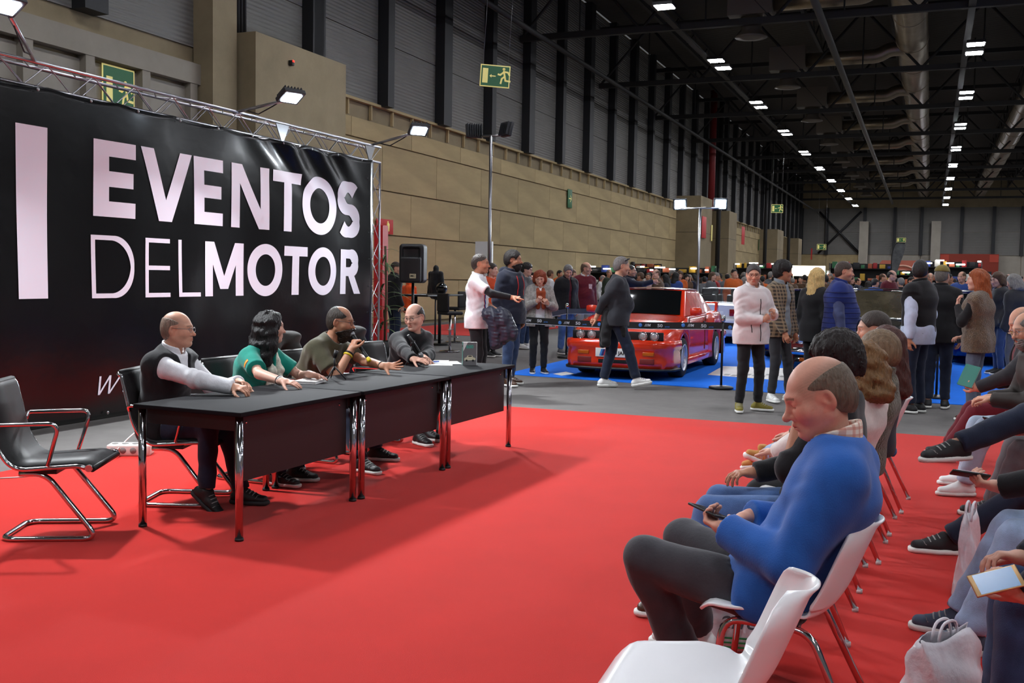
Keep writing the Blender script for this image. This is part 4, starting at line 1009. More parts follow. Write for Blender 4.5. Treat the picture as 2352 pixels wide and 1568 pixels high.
j = person('bearded balding man in an olive T-shirt speaking into a microphone', (-4.62, 7.0), 4, 1.74, sit=.51, lean=28, look=(10, -6, 0), skin=SKD, vox=.011, hv=.0055, fat=1.07,
       rh=dict(w=gx(806, 806, -4.20), f=(-.45, .25, 1), n=(-.75, .35, -.3), pose='grip', pole=(.5, .2, -1)), lh=dict(w=gz(882, 843, .785), f=(-.12, 1, .05), n=(.75, .0, .7), pose='open', pole=(-.7, -.1, -.7), reach=1),
       rf=dict(w=(-3.95, 6.72, .085), yaw=-20), lf=dict(w=(-4.1, 7.2, .085)), hd=dict(style='recede', th=.005, hair=(52, 44, 38), shave=.75, beard=.012, beardc=(44, 36, 32)),
       tops=[dict(n='t_shirt', c=c_olive, t=.02, arm=.02, sleeve=.36, hem=.08, wr=.0026)], pants=dict(c=c_jeand), shoes=dict(c=c_shoeb), gl=BLACKP)
JM = j; wristband(j, 0, mat('yellow_band', (226, 196, 30), .5), .014, .05, 'yellow_wristband', .036); wristband(j, 0, BLACKP, .012, .03, 'bracelet', .034); wristband(j, 1, BLACKP, .012, .03, 'bracelet', .033)
j = person('balding man with glasses in a black jumper looking sideways at the far table', (-4.50, 8.36), -22, 1.72, sit=.50, lean=23, look=(-72, -9, 4), skin=SKP, vox=.012, hv=.0055,
       rh=dict(w=gz(952, 830, .775), f=(-.35, 1, -.05), n=(-.3, 0, -1), pose='flat', pole=(.9, -.2, -.7)), lh=dict(w=gz(972, 822, .785), f=(.35, 1, -.05), n=(.3, 0, -1), pose='relax', pole=(-.9, -.2, -.6)),
       rf=dict(w=(-4.15, 8.05, .085)), lf=dict(w=(-4.2, 8.3, .085)), hd=dict(style='bald', th=.006, hair=(40, 34, 30), shave=.5, stubble=.12),
       tops=[dict(n='jumper', c=c_black, t=.02, arm=.016, hem=.08, rise=.045, neck=.062)], pants=dict(c=c_black), shoes=dict(c=c_shoeb), gl=BLACKP)
# ================================================================ the audience, front row
j = person('balding man in a royal blue jumper looking down at his phone in the foreground', (-.455, 3.48), 178, 1.82, sit=.49, lean=-26, fac=(1.3, 1., .25), look=(18, -20, 0), skin=(210, 156, 134), vox=.009, hv=.0042, fat=1.0, belly=.0, neckf=.2,
       lh=dict(w=gy(1672, 1224, 3.40), f=(.55, .75, .1), n=(.25, -.1, .9), pose='phone', pole=(-.8, -.8, -.8)), rh=dict(w=gy(1722, 1192, 3.60), f=(-.75, .6, -.1), n=(-.5, 0, -.8), pose='fist', pole=(.9, -.5, -.7)),
       lf=dict(w=(-.76, 3.60, .11), pole=(-.05, 1, .8)), rf=dict(w=(-.80, 3.98, .11), pole=(.3, 1, .8)), hd=dict(style='bald', th=.0045, hair=(98, 86, 72), brow=(96, 78, 62), closed=1, stubble=.1, nose=1.1, jaw=1.05, size=1.02),
       tops=[dict(n='jumper', c=c_blue, t=.026, arm=.026, hem=.085, wr=.0015, rise=.04), dict(n='check_shirt', c=plaid('check_shirt', (232, 222, 206), (196, 120, 96), 14), t=.008, arm=-.004, sleeve=.9, hem=.03, collar=.045)],
       pants=dict(c=c_grey, w=1.12), shoes=dict(c=c_shoew)); JB = j
j = person('dark haired man in black resting his face on one hand in the front row', (-.44, 4.62), 182, 1.72, sit=.515, lean=-15, look=(8, -16, 0), skin=SKD, vox=.013, hv=.006,
       lh=dict(w=gy(1842, 945, 4.48), f=(.15, -.1, 1), n=(.1, -1, 0), pose='flat', pole=(-.2, .5, -1)), rh=dict(p=(.10, .27, .64), f=(-.5, .8, 0), n=(0, 0, -1)), lf=dict(w=(-.98, 4.42, .085)), rf=dict(w=(-.98, 4.84, .085)),
       hd=dict(style='curly', hair=(34, 28, 26), vol=.006, th=.014, stubble=.3), tops=[dict(n='jacket', c=c_black, t=.026, sleeves=(1., .62), hem=.085)], pants=dict(c=c_jeanm, w=1.1), shoes=dict(c=c_shoebr))
j = person('woman with curly light brown hair in a white embroidered blouse', (-.38, 5.38), 156, 1.58, sit=.51, lean=-16, look=(-8, -6, 0), skin=SKP, vox=.013, hv=.0065, fem=1,
       lf=dict(w=(-.98, 5.35, .085)), rf=dict(w=(-.98, 5.6, .085)), lh=dict(p=(-.1, .38, .66), f=(.4, .9, 0), n=(0, 0, -1)), rh=dict(p=(.1, .38, .66), f=(-.4, .9, 0), n=(0, 0, -1)),
       hd=dict(style='wave', hair=(122, 88, 52), down=-.16, vol=.018), tops=[dict(n='blouse', c=cloth('white_blouse', (226, 220, 214)), t=.022, arm=.02, hem=.085, neck=.085, rise=.015)], pants=dict(c=c_black), shoes=dict(c=c_shoeb))
sd = j['sdf']['blouse']
for k in range(4):
    p_ = j['arms'][1][0]-j['lat']*.05-j['u1']*(.01+.0*k)-j['fw']*(.06-.032*k)
    decal(sd, 'embroidery', p_, j['fw'], j['u1'], .02, .02, mat('embroidery_rust', (150, 92, 72), .8), j['root'], 3, 3, .003)
j = person('person with grey brown hair in an olive jacket with a fuzzy collar', (-.34, 6.0), 168, 1.62, sit=.51, lean=-15, look=(0, -4, 0), skin=SKP, vox=.014, hv=.007,
       lf=dict(w=(-.95, 5.9, .085)), rf=dict(w=(-.95, 6.1, .085)), hd=dict(style='short', hair=(120, 98, 74), th=.022), rh=dict(p=(.1, .38, .66), f=(-.4, .9, 0), n=(0, 0, -1)), lh=dict(p=(-.1, .38, .66), f=(.4, .9, 0), n=(0, 0, -1)),
       tops=[dict(n='fuzzy_jacket', c=mat('olive_fleece', (72, 68, 44), .95, noise=(30, .3), bump=(70, .9, .02), sheen=.4), t=.034, hem=.085, collar=.06, wr=.004)], pants=dict(c=c_black), shoes=dict(c=c_shoeb))
j = person('woman with long straight auburn hair in a dark navy top in the front row', (-.30, 6.68), 160, 1.62, sit=.51, lean=-12, look=(10, -4, 0), skin=SKP, vox=.014, hv=.007, fem=1,
       lf=dict(w=(-.92, 6.6, .085)), rf=dict(w=(-.92, 6.85, .085)), hd=dict(style='bob', hair=(72, 34, 28), down=-.30, vol=.014), rh=dict(p=(.1, .38, .66), f=(-.4, .9, 0), n=(0, 0, -1)), lh=dict(p=(-.1, .38, .66), f=(.4, .9, 0), n=(0, 0, -1)),
       tops=[dict(n='jumper', c=c_navy, t=.022, hem=.085)], pants=dict(c=c_jeanm, w=1.08), shoes=dict(c=c_shoebr))
j = person('man in ripped pale jeans and tan boots at the far end of the front row', (-.36, 7.40), 180, 1.74, sit=.52, lean=-6, look=(12, -6, 0), skin=SK, vox=.014, hv=.007,
       lf=dict(w=gz(1708, 1062, .12), pitch=18, pole=(0, 1, .5)), rf=dict(w=(-1.1, 7.75, .2), pitch=-12, pole=(.2, 1, .6)), hd=dict(style='short', hair=(58, 48, 42), th=.008), rh=dict(p=(.1, .38, .68), f=(-.4, .9, 0), n=(0, 0, -1)), lh=dict(p=(-.1, .38, .68), f=(.4, .9, 0), n=(0, 0, -1)),
       tops=[dict(n='jacket', c=c_black, t=.026, hem=.085)], pants=dict(c=cloth('ripped_pale_denim', (146, 168, 200), n=.2, bump=.4, sc=300), w=1.05), shoes=dict(c=mat('tan_suede', (184, 128, 66), .85), high=.06, sole=.03))
# ================================================================ the audience, second row
j = person('person in blue jeans holding a gold phone at the right edge', (.74, 3.66), 180, 1.76, sit=.545, lean=12, look=(0, -20, 0), skin=(206, 160, 140), vox=.011, hv=.006,
       lh=dict(w=gy(2350, 1372, 3.36), f=(.0, 1, .25), n=(.9, -.1, .5), pose='phone', pole=(-.8, -.4, -.6)), rh=dict(w=gy(2335, 1312, 3.52), f=(-.1, 1, .05), n=(-.3, .2, -1), pose='relax', pole=(.8, -.4, -.6)),
       lf=dict(w=(.28, 3.42, .085)), rf=dict(w=(.28, 3.85, .085)), hd=dict(style='short', hair=(60, 50, 44)), tops=[dict(n='jacket', c=c_navy, t=.026, hem=.085)], pants=dict(c=c_jean, w=1.2), shoes=dict(c=c_jeand)); JP = j
j = person('person in pale blue jeans and a black jacket with a phone, second row', (.80, 4.68), 182, 1.78, sit=.545, lean=12, look=(0, -20, 0), skin=SKP, vox=.012, hv=.0065,
       lh=dict(w=gy(2300, 1122, 4.55), f=(-.1, 1, .1), n=(.4, -.1, .9), pose='phone', pole=(-.8, -.4, -.6)), rh=dict(p=(.10, .34, .68), f=(-.4, 1, 0), n=(-.2, 0, -1)),
       lf=dict(w=(.20, 4.50, .085)), rf=dict(w=(.17, 4.72, .085)), hd=dict(style='short', hair=(60, 50, 44)), tops=[dict(n='jacket', c=c_black, t=.028, hem=.085)], pants=dict(c=c_jeanl, w=1.22), shoes=dict(c=mat('grey_blue_suede', (70, 80, 98), .85))); JQ = j
j = person('person in dark blue jeans with one leg crossed over the other', (.93, 6.22), 184, 1.86, sit=.54, lean=-16, look=(0, -16, 0), skin=SK, vox=.012, hv=.007,
       lf=dict(w=gz(2178, 1238, .09), pole=(-.05, 1, .5)), rf=dict(w=gy(2196, 1024, 6.22), pitch=-4, yaw=18, pole=(.55, .5, 1)), rh=dict(p=(.2, .12, .72), f=(-.5, .9, .1), n=(0, 0, -1)), lh=dict(p=(-.2, .10, .72), f=(.4, 1, .1), n=(0, 0, -1)),
       hd=dict(style='short', hair=(60, 50, 44)), tops=[dict(n='jacket', c=c_black, t=.03, hem=.085)],
       pants=dict(c=c_jeand, w=1.08), shoes=dict(c=mat('black_runner', (30, 30, 33), .7)))
tr_ = j['sdf']['trousers']; h0, k0, a0 = j['legs'][0][:3]; td = nrm(k0-h0); sd_ = nrm(np.cross(td, V3(0, 0, 1)))
for k in range(16): decal(tr_, 'rib_seam', h0+td*(.16+.015*k)+V3(0, 0, .08)-sd_*.03, sd_, td, .13, .005, mat('rib_denim', (96, 110, 140), .8), j['o_trousers'], 8, 1, .003)
j = person('person in a checked shirt and brown quilted vest typing on a dark phone', (.98, 7.05), 184, 1.76, sit=.55, lean=10, look=(0, -22, 0), skin=SKP, vox=.013, hv=.0065,
       rh=dict(w=gy(2318, 988, 6.95), f=(-.55, .85, .1), n=(.2, -.1, 1), pose='phone', pole=(.8, -.4, -.6)), lh=dict(w=gy(2322, 1000, 6.80), f=(.35, .9, .15), n=(.3, -.1, 1), pose='phone', pole=(-.8, -.4, -.6)), lf=dict(w=(.42, 6.95, .085)), rf=dict(w=(.42, 7.25, .085)),
       hd=dict(style='short', hair=(60, 50, 44)), tops=[dict(n='quilted_vest', c=mat('brown_quilt', (50, 38, 32), .7, noise=(20, .15)), t=.036, sleeve=0, hem=.085, open=.03), dict(n='checked_shirt', c=plaid('fine_check', (222, 216, 204), (110, 100, 92), 26), t=.018, arm=.02, hem=.06)], pants=dict(c=cloth('mid_grey_cloth', (110, 108, 112)), w=1.1), shoes=dict(c=c_shoeb)); JC = j
j = person('man in very pale jeans seated beyond the crossed legs, grey beard and glasses', (.80, 8.05), 190, 1.74, sit=.545, lean=12, look=(18, -14, 0), skin=SK, vox=.014, hv=.0065,
       lf=dict(w=(.28, 7.9, .085)), rf=dict(w=(.3, 8.3, .085)), rh=dict(p=(.08, .36, .70), f=(-.4, .9, 0), n=(0, 0, -1)), lh=dict(p=(-.06, .38, .70), f=(.4, .9, 0), n=(0, 0, -1)),
       hd=dict(style='recede', hair=(110, 104, 100), th=.01, beard=.006, beardc=(130, 124, 120)), tops=[dict(n='jacket', c=mat('dark_brown_puffer', (44, 36, 32), .7, noise=(16, .2)), t=.034, hem=.085, collar=.05)], pants=dict(c=cloth('bleached_denim', (164, 180, 200), n=.1), w=1.1), shoes=dict(c=c_shoew), gl=STEEL)
j = person('man in maroon trousers and maroon shirt under a dark jacket holding a book', (.80, 9.45), 188, 1.74, sit=.545, lean=2, look=(8, -24, 0), skin=SK, vox=.014, hv=.0075,
       lf=dict(w=(.18, 9.35, .085)), rf=dict(w=(.2, 9.75, .085)), lh=dict(w=gy(2245, 893, 9.25), f=(.3, .8, .3), n=(.8, 0, .2), pose='grip', pole=(-.8, -.4, -.6)), rh=dict(w=gy(2290, 880, 9.5), f=(-.6, .8, 0), n=(0, 0, -1)),
       hd=dict(style='bald', hair=(150, 140, 130), th=.006, shave=.4, beard=.014, beardc=(214, 196, 150)), tops=[dict(n='jacket', c=cloth('dark_grey_jacket', (44, 44, 48)), t=.032, hem=.085, open=.07), dict(n='shirt', c=c_maroon, t=.018)], pants=dict(c=c_maroon, w=1.1), shoes=dict(c=c_shoeb)); JR = j
# ================================================================ visitors standing between the tables and the cars
def at_h(px, top, H, z=None):                  # where a person of height H stands whose crown shows at (px, top)
    d = ray(px, top); t = (H-CAMH)/d[2]; p = np.array([0, 0, CAMH])+d*t; return (float(p[0]), float(p[1]))
def stand(px, Y): v = gy(px, 700, Y); return (v.x, v.y)
hang = lambda sx: dict(p=(sx*.24, .02, .86), f=(0, .15, -1), n=(-sx, 0, 0))
p0 = stand(1096, 11.9)
j = person('man in a white polo with blue and red stripe pointing, jacket over his arm', p0, 8, 1.78, look=(8, 0, 0), skin=SKD, vox=.013, hv=.0065,
       rh=dict(p=(.16, .50, 1.22), f=(.1, 1, .02), n=(-.4, 0, -1), pose='point', pole=(.9, -.1, -.5)), lh=dict(p=(-.2, .28, 1.0), f=(.3, 1, -.2), n=(.3, 0, -1), pole=(-.5, -1, -.4)),
       hd=dict(style='short', th=.004, hair=(56, 46, 40), shave=.6, stubble=.25), tops=[dict(n='polo_shirt', c=c_white, t=.02, arm=.014, sleeve=.36, hem=.13, collar=.035)], pants=dict(c=c_black), shoes=dict(c=c_shoeb))
sd = j['sdf']['polo_shirt']; r = j['root']
for i, (cn, c) in enumerate((('stripe_blue', (52, 84, 170)), ('stripe_navy', (30, 34, 92)), ('stripe_red', (196, 36, 44)))):
    decal(sd, cn, j['C']+j['fw']*.16+j['lat']*(.075+.012*i)-j['u1']*.13, j['lat'], (0, 0, 1), .013, .44, mat(cn, c, .8), r, 2, 22)
e0, w0 = j['arms'][0][1], j['arms'][0][2]; s0 = j['arms'][0][0]
q = SDF(); q.seg(s0+(e0-s0)*.62, e0, .05, .047, 0); q.seg(e0, w0-nrm(w0-e0)*.03, .047, .036, .02, flat=True); x, f = q.mesh(.01); np_mesh('arm_sleeve', x, f, c_black, r)
cs = SDF(); m_puff = mat('navy_puffer', (36, 40, 58), .5, noise=(12, .12), bump=(20, .4, .01)); ww = j['arms'][1][2]
jk = gy(1142, 740, 11.75)
jx = SDF(); jx.seg((-.10, 0, .10), (.05, 0, .06), .10, .11, .05); jx.seg((.05, 0, .06), (.14, .0, -.12), .12, .13, .06, lat=(0, 1, 0), w0=.9); jx.seg((-.02, -.02, 0), (.0, 0, -.25), .10, .09, .06); jx.noise(.008, 24, 3); jx.noise(.003, 60, 5); x, f = jx.mesh(.013)
o = np_mesh('folded_jacket', x, f, m_puff); o.location = (jk.x, jk.y, jk.z); o.rotation_euler = (0, 0, R(20)); tag(o, 'dark navy padded jacket hanging over the arm of the pointing man', 'jacket')
p0 = stand(1172, 13.1)
j = person('bearded man in a dark navy hoodie with red drawstrings', p0, -14, 1.86, look=(25, 0, 0), skin=SKD, vox=.013, hv=.0065, fat=1.12, rf=dict(p=(.13, .05, .085)), lf=dict(p=(-.13, -.08, .085)),
       hd=dict(style='short', th=.016, hair=(30, 24, 22), beard=.011), tops=[dict(n='hoodie', c=c_navy, t=.034, hem=.15, collar=.05, wr=.003)], pants=dict(c=c_jean, w=1.1), shoes=dict(c=c_shoebr), rh=hang(1), lh=hang(-1))
sd = j['sdf']['hoodie']
for sx in (1, -1): decal(sd, 'drawstring', j['C']+j['fw']*.16+j['lat']*sx*.06-j['u1']*.01, j['lat']+.0, (0, 0, 1), .014, .26, mat('red_cord', (200, 34, 34), .7), j['root'], 2, 12, .005)
hdS = SDF(); hdS.seg(j['N']-j['fw']*.09+j['lat']*.07, j['N']-j['fw']*.09-j['lat']*.07, .05, None, 0); hdS.seg(j['N']-j['fw']*.10, j['N']-j['fw']*.13-j['u1']*.1, .06, .04, .04, lat=j['lat'], w0=1.5); x, f = hdS.mesh(.012); np_mesh('hood', x, f, c_navy, j['root'])
# man walking with clasped hands
p0 = (-3.98, 13.55)
j = person('stout grey haired man in a dark jumper strolling with hands clasped behind', p0, 17, 1.80, lean=2, look=(14, -6, 0), skin=SK, vox=.013, hv=.0065, fat=1.18, belly=.07,
       rh=dict(p=(.06, -.26, .94), f=(-.7, -.2, -.6), n=(0, -1, 0), pose='grip', pole=(.9, -.7, .1)), lh=dict(p=(-.05, -.27, .92), f=(.7, -.2, -.6), n=(0, -1, 0), pose='grip', pole=(-.9, -.7, .1)),
       rf=dict(p=(.10, .30, .10), pitch=12, pole=(0, 1, .1)), lf=dict(p=(-.09, -.15, .085)), hd=dict(style='short', th=.006, hair=(112, 108, 106), shave=.5, stubble=.2),
       tops=[dict(n='jumper', c=cloth('dark_grey_jumper', (40, 42, 48)), t=.024, hem=.12, sleeves=(.86, .86))], pants=dict(c=c_jeand, w=1.15), shoes=dict(c=c_shoew, sole=.03))
tie = SDF(); P = j['P']; tie.seg(P+V3(.12, -.1, .06), P+V3(.15, -.13, -.33), .07, .07, 0); tie.seg(P+V3(-.08, -.12, .06), P+V3(-.02, -.16, -.36), .07, .06, .05); tie.seg(P+V3(.17, .06, .05), P+V3(.17, .1, -.22), .03, .04, .05); tie.noise(.006, 22, 4); x, f = tie.mesh(.014); np_mesh('waist_jacket', x, f, c_black, j['root'])
MB().tube([tuple(j['Hc']+j['hm']@V3(x_, y_, z_)) for x_, y_, z_ in ((-.082, .02, .07), (-.04, .085, .105), (0, .095, .11), (.04, .085, .105), (.082, .02, .07))], .007, 6).build('sunglasses', BLACKP, j['root'])
# man in a pale soft-shell
p0 = (-1.90, 11.98)
j = person('grey haired man with glasses in a pale pink soft-shell jacket, arms folded across', p0, -42, 1.69, look=(-34, -6, 0), skin=SK, vox=.012, hv=.006, fat=1.08,
       rh=dict(p=(.02, .24, 1.10), f=(-.9, .2, .5), n=(0, -1, 0), pose='grip', pole=(.8, -.3, -.8)), lh=dict(p=(-.2, .16, 1.14), f=(.3, .5, .8), n=(.6, -.6, 0), pose='grip', pole=(-.8, -.3, -.8)),
       rf=dict(p=(.16, .02, .085), yaw=-34), lf=dict(p=(-.12, .02, .085), yaw=40), hd=dict(style='short', th=.012, hair=(66, 62, 62), stubble=.3, shave=.3, brow=(60, 55, 55)),
       tops=[dict(n='softshell_jacket', c=c_pink, t=.034, hem=.15, collar=.06, wr=.003), dict(n='shirt', c=c_black, t=.01, sleeve=.95)], pants=dict(c=c_black, w=.95), shoes=dict(c=mat('olive_suede', (120, 110, 40), .8)), gl=BLACKP)
sd = j['sdf']['softshell_jacket']; z_ = mat('zip_black', (20, 20, 22), .5)
decal(sd, 'zip', j['C']+j['fw']*.17-j['u1']*.22+j['lat']*.0, j['lat'], (0, 0, 1), .012, .50, z_, j['root'], 2, 20, .003)
decal(sd, 'pocket_zip', j['W']+j['fw']*.14+j['lat']*.11-j['u1']*.1, j['lat'], (.15, 0, 1), .012, .16, z_, j['root'], 2, 8, .003)
p0 = (-1.74, 13.12)
j = person('young man in a brown plaid jacket over a grey hoodie, hands low', p0, -25, 1.74, look=(45, -2, 0), skin=SKD, vox=.013, hv=.0065, fat=.96,
       hd=dict(style='curly', th=.02, vol=.012, hair=(26, 22, 20)), rh=dict(p=(.16, .2, .86), f=(0, .5, -1), n=(-1, 0, 0)), lh=dict(p=(-.22, .1, .86), f=(0, .3, -1), n=(1, 0, 0)), lf=dict(p=(-.1, .12, .085), yaw=15), rf=dict(p=(.12, 0, .085), yaw=-30),
       tops=[dict(n='plaid_jacket', c=plaid('plaid_brown', (50, 42, 36), (150, 128, 100), 7, .4), t=.034, hem=.14, open=.06, collar=.05), dict(n='hoodie', c=cloth('grey_marl', (128, 134, 140)), t=.02, hem=.12, collar=.06)], pants=dict(c=cloth('washed_black', (46, 46, 50)), w=.92), shoes=dict(c=c_shoew))
# group on the right, in front of the black car
p0 = stand(1928, 13.3)
j = person('stout man in a quilted royal blue vest over a blue shirt', p0, 0, 1.76, look=(10, -6, 0), skin=SK, vox=.013, hv=.0065, fat=1.2, belly=.06, hd=dict(style='short', th=.006, hair=(60, 46, 38), shave=.6, stubble=.25),
       rh=dict(p=(.27, .06, .84), f=(0, .2, -1), n=(-1, 0, 0)), lh=dict(p=(-.2, .24, 1.0), f=(.4, .8, 0), n=(0, 0, -1)), tops=[dict(n='quilted_vest', c=c_vestblue, t=.046, sleeve=0, hem=.12, collar=.055, wr=.001), dict(n='shirt', c=cloth('slate_shirt', (66, 76, 112)), t=.02, arm=.02)], pants=dict(c=c_jeand), shoes=dict(c=c_shoeb))
s = j['sdf']['quilted_vest']
for k in range(9):                             # quilting seams
    z = j['P'][2]-.08+.062*k; pr = [tuple(j['P']*V3(1, 1, 0)+V3(.30*math.cos(t), .26*math.sin(t)-.0, z)) for t in np.linspace(0, 2*math.pi, 41)[:-1]]
    X = np.array(pr, dtype=f4)
    for _ in range(10):
        d = s.ev(X); e = .003; g_ = np.stack([s.ev(X+np.eye(3, dtype=f4)[i]*e)-s.ev(X-np.eye(3, dtype=f4)[i]*e) for i in range(3)], 1)/(2*e); g_[:, 2] = 0; g_ /= np.maximum(np.linalg.norm(g_, axis=1), .1)[:, None]; X = X-np.clip(d, -.03, .03)[:, None]*g_
    MB().tube([tuple(v) for v in X], .005, 4, closed=True).build('quilt_seam', mat('seam_blue', (20, 30, 78), .8), j['o_quilted_vest'])
j = person('woman with long straight blonde hair dressed in black', stand(1872, 13.9), 60, 1.68, look=(0, -4, 0), skin=SKP, vox=.014, hv=.0075, fem=1, hd=dict(style='bob', hair=(206, 172, 110), down=-.32, vol=.016), tops=[dict(n='coat', c=c_black, t=.03, hem=.2)], pants=dict(c=c_black), shoes=dict(c=c_shoeb))
j = person('man in a black padded vest with white shirt sleeves seen from behind', stand(2112, 12.8), 150, 1.77, look=(-70, -4, 0), skin=SKD, vox=.013, hv=.007, fat=1.14, hd=dict(style='short', th=.012, hair=(30, 26, 26), beard=.008),
       lh=dict(p=(-.30, -.06, .86), f=(0, 0, -1), n=(1, 0, 0), pole=(-1, -1, 0)), rh=dict(p=(.22, .2, .95), f=(-.4, .8, 0), n=(0, 0, -1)), tops=[dict(n='padded_vest', c=cloth('black_quilt', (22, 22, 25)), t=.042, sleeve=0, hem=.06, collar=.055), dict(n='shirt', c=cloth('pale_blue_shirt', (190, 202, 226)), t=.022, arm=.022, hem=.16)], pants=dict(c=c_jeand, w=1.15), shoes=dict(c=c_shoeb))
j = person('man in an olive cap and dark jacket behind the vest wearer', stand(2160, 13.4), 90, 1.72, look=(-20, 0, 0), skin=SK, vox=.014, hv=.0075, fat=1.1, hd=dict(style='short', th=.006, hair=(110, 104, 98)), tops=[dict(n='jacket', c=c_black, t=.032, hem=.14, collar=.05)], pants=dict(c=c_jeand), shoes=dict(c=c_shoeb))
cp_ = SDF(); cp_.el((0, -.01, .055), (.088, .11, .082), 0); cp_.keep((0, -.1, -1), (0, 0, .045)); cp_.seg((-.03, .10, .05), (.03, .10, .05), .03, None, .02, lat=(0, 0, 1), w0=.25); cp_.seg((0, .08, .052), (0, .15, .042), .06, .05, .01, lat=(0, 0, 1), w0=.14)
w_ = SDF(); w_.fn(lambda Q: cp_.ev((Q-j['Hc'])@j['hm']), 'u'); x, f = w_.mesh(.007, j['Hc']-.2, j['Hc']+.2); np_mesh('cap', x, f, cloth('olive_cap', (126, 112, 60)), j['root'])
j = person('woman with long copper hair in a brown fur vest and grey jeans', stand(2250, 12.4), 165, 1.67, look=(8, -2, 0), skin=SKP, vox=.013, hv=.007, fem=1, hd=dict(style='bob', hair=(150, 74, 28), down=-.25, vol=.016),
       lh=dict(p=(-.06, .22, 1.32), f=(.1, .1, 1), n=(.3, -1, 0), pose='relax', pole=(-.7, -.1, -1)), rh=dict(p=(.2, .2, .95), f=(-.5, .8, 0), n=(0, 0, -1)),
       tops=[dict(n='fur_vest', c=mat('brown_fur', (104, 82, 54), .95, noise=(26, .45), bump=(90, 1., .03), sheen=.5), t=.042, sleeve=0, hem=.16, wr=.006), dict(n='jumper', c=c_black, t=.02)], pants=dict(c=cloth('grey_denim', (92, 100, 118), n=.2)), shoes=dict(c=c_shoebr, high=.08))
# group on the left of the red car
j = person('woman with short red hair and a rust scarf reading a leaflet', at_h(1240, 620, 1.62), -60, 1.62, look=(-10, -24, 0), skin=SKP, vox=.015, hv=.008, fem=1, hd=dict(style='bob', hair=(138, 62, 34), down=-.10, vol=.012),
       rh=dict(p=(.08, .26, 1.22), f=(-.4, .5, .6), n=(0, -1, .2), pose='grip'), lh=dict(p=(-.1, .26, 1.18), f=(.4, .5, .5), n=(0, -1, .2), pose='grip'), tops=[dict(n='cardigan', c=mat('grey_print', (150, 146, 142), .9, noise=(24, .4)), t=.032, hem=.16, open=.07), dict(n='blouse', c=c_white, t=.018)], pants=dict(c=c_black), shoes=dict(c=c_shoeb, high=.1))
sc2 = SDF()
for sx in (1, -1): sc2.seg(j['N']+j['lat']*sx*.06, j['C']+j['fw']*.16+j['lat']*sx*.04+j['u1']*.05, .032, .034, .03); sc2.seg(j['C']+j['fw']*.16+j['lat']*sx*.04+j['u1']*.05, j['W']+j['fw']*.17+j['lat']*sx*.05, .034, .04, .03)
sc2.seg(j['N']-j['fw']*.05+j['lat']*.06, j['N']-j['fw']*.05-j['lat']*.06, .03, None, .03); x, f = sc2.mesh(.012); np_mesh('scarf', x, f, cloth('rust_scarf', (150, 66, 36)), j['root'])
j = person('grey haired man in a black coat and jeans looking down', at_h(1300, 608, 1.76), -35, 1.76, look=(-25, -22, 0), lean=5, skin=SK, vox=.015, hv=.008, fat=1.1, hd=dict(style='short', th=.014, hair=(116, 114, 114), stubble=.3), tops=[dict(n='coat', c=c_black, t=.04, hem=.16, collar=.05, open=.03), dict(n='jumper', c=c_maroon, t=.018)], pants=dict(c=c_jeanm, w=1.1), shoes=dict(c=mat('grey_runner', (96, 98, 102), .7)))
j = person('balding man in a maroon jumper with a round emblem and grey trousers', stand(1341, 20.6), -50, 1.83, look=(48, -6, 0), skin=SK, vox=.015, hv=.008, fat=1.1, belly=.03, hd=dict(style='bald', hair=(100, 80, 64), th=.006, shave=.5, stubble=.25), tops=[dict(n='jumper', c=c_maroon, t=.026, hem=.13, collar=.04, collarc=c_white)], pants=dict(c=cloth('stone_trousers', (150, 148, 146))), shoes=dict(c=c_shoeb))
decal(j['sdf']['jumper'], 'emblem', j['C']+j['fw']*.15-j['lat']*.075-j['u1']*.05, j['lat'], (0, 0, 1), .09, .10, mat('emblem_pale', (206, 176, 172), .8, noise=(60, .4)), j['root'], 5, 5)
j = person('dark haired man with glasses and a hand at his chin behind the hoodie wearer', at_h(1206, 606, 1.78), -10, 1.78, look=(10, -8, 0), skin=SKP, vox=.016, hv=.008, hd=dict(style='curly', th=.016, vol=.006, hair=(36, 30, 28)), rh=dict(p=(.05, .2, 1.40), f=(-.2, .2, 1), n=(0, -1, 0), pose='grip', pole=(.6, .3, -1)), tops=[dict(n='jacket', c=cloth('grey_wool', (92, 92, 96)), t=.032, hem=.14)], pants=dict(c=c_jean), shoes=dict(c=c_shoew), gl=BLACKP)
j = person('man in an orange jacket half hidden by the lamp post', at_h(1128, 606, 1.74), -10, 1.74, skin=SKP, vox=.018, hv=.009, hd=dict(style='short', hair=(50, 40, 34)), tops=[dict(n='jacket', c=cloth('orange_jacket', (210, 80, 40)), t=.032, hem=.14)], pants=dict(c=c_black), shoes=dict(c=c_shoeb))
j = person('man in a navy team jacket pointing, behind the strolling man', at_h(1446, 609, 1.80), 5, 1.79, look=(0, 0, 0), skin=SK, vox=.016, hv=.008, fat=1.1, hd=dict(style='short', th=.006, hair=(46, 38, 34), stubble=.3), rh=dict(p=(.1, .52, 1.42), f=(0, 1, .15), n=(-1, 0, 0), pose='point', reach=1), tops=[dict(n='jacket', c=c_navy, t=.032, hem=.14, collar=.05)], pants=dict(c=c_jeand), shoes=dict(c=c_shoeb), gl=BLACKP)
j = person('bearded man in a navy jacket with a round white badge', stand(1421, 22.2), -20, 1.76, look=(10, 0, 0), skin=SK, vox=.016, hv=.008, fat=1.12, hd=dict(style='short', th=.006, hair=(70, 58, 48), beard=.006), tops=[dict(n='jacket', c=c_navy, t=.032, hem=.14)], pants=dict(c=c_jeand), shoes=dict(c=c_shoeb))
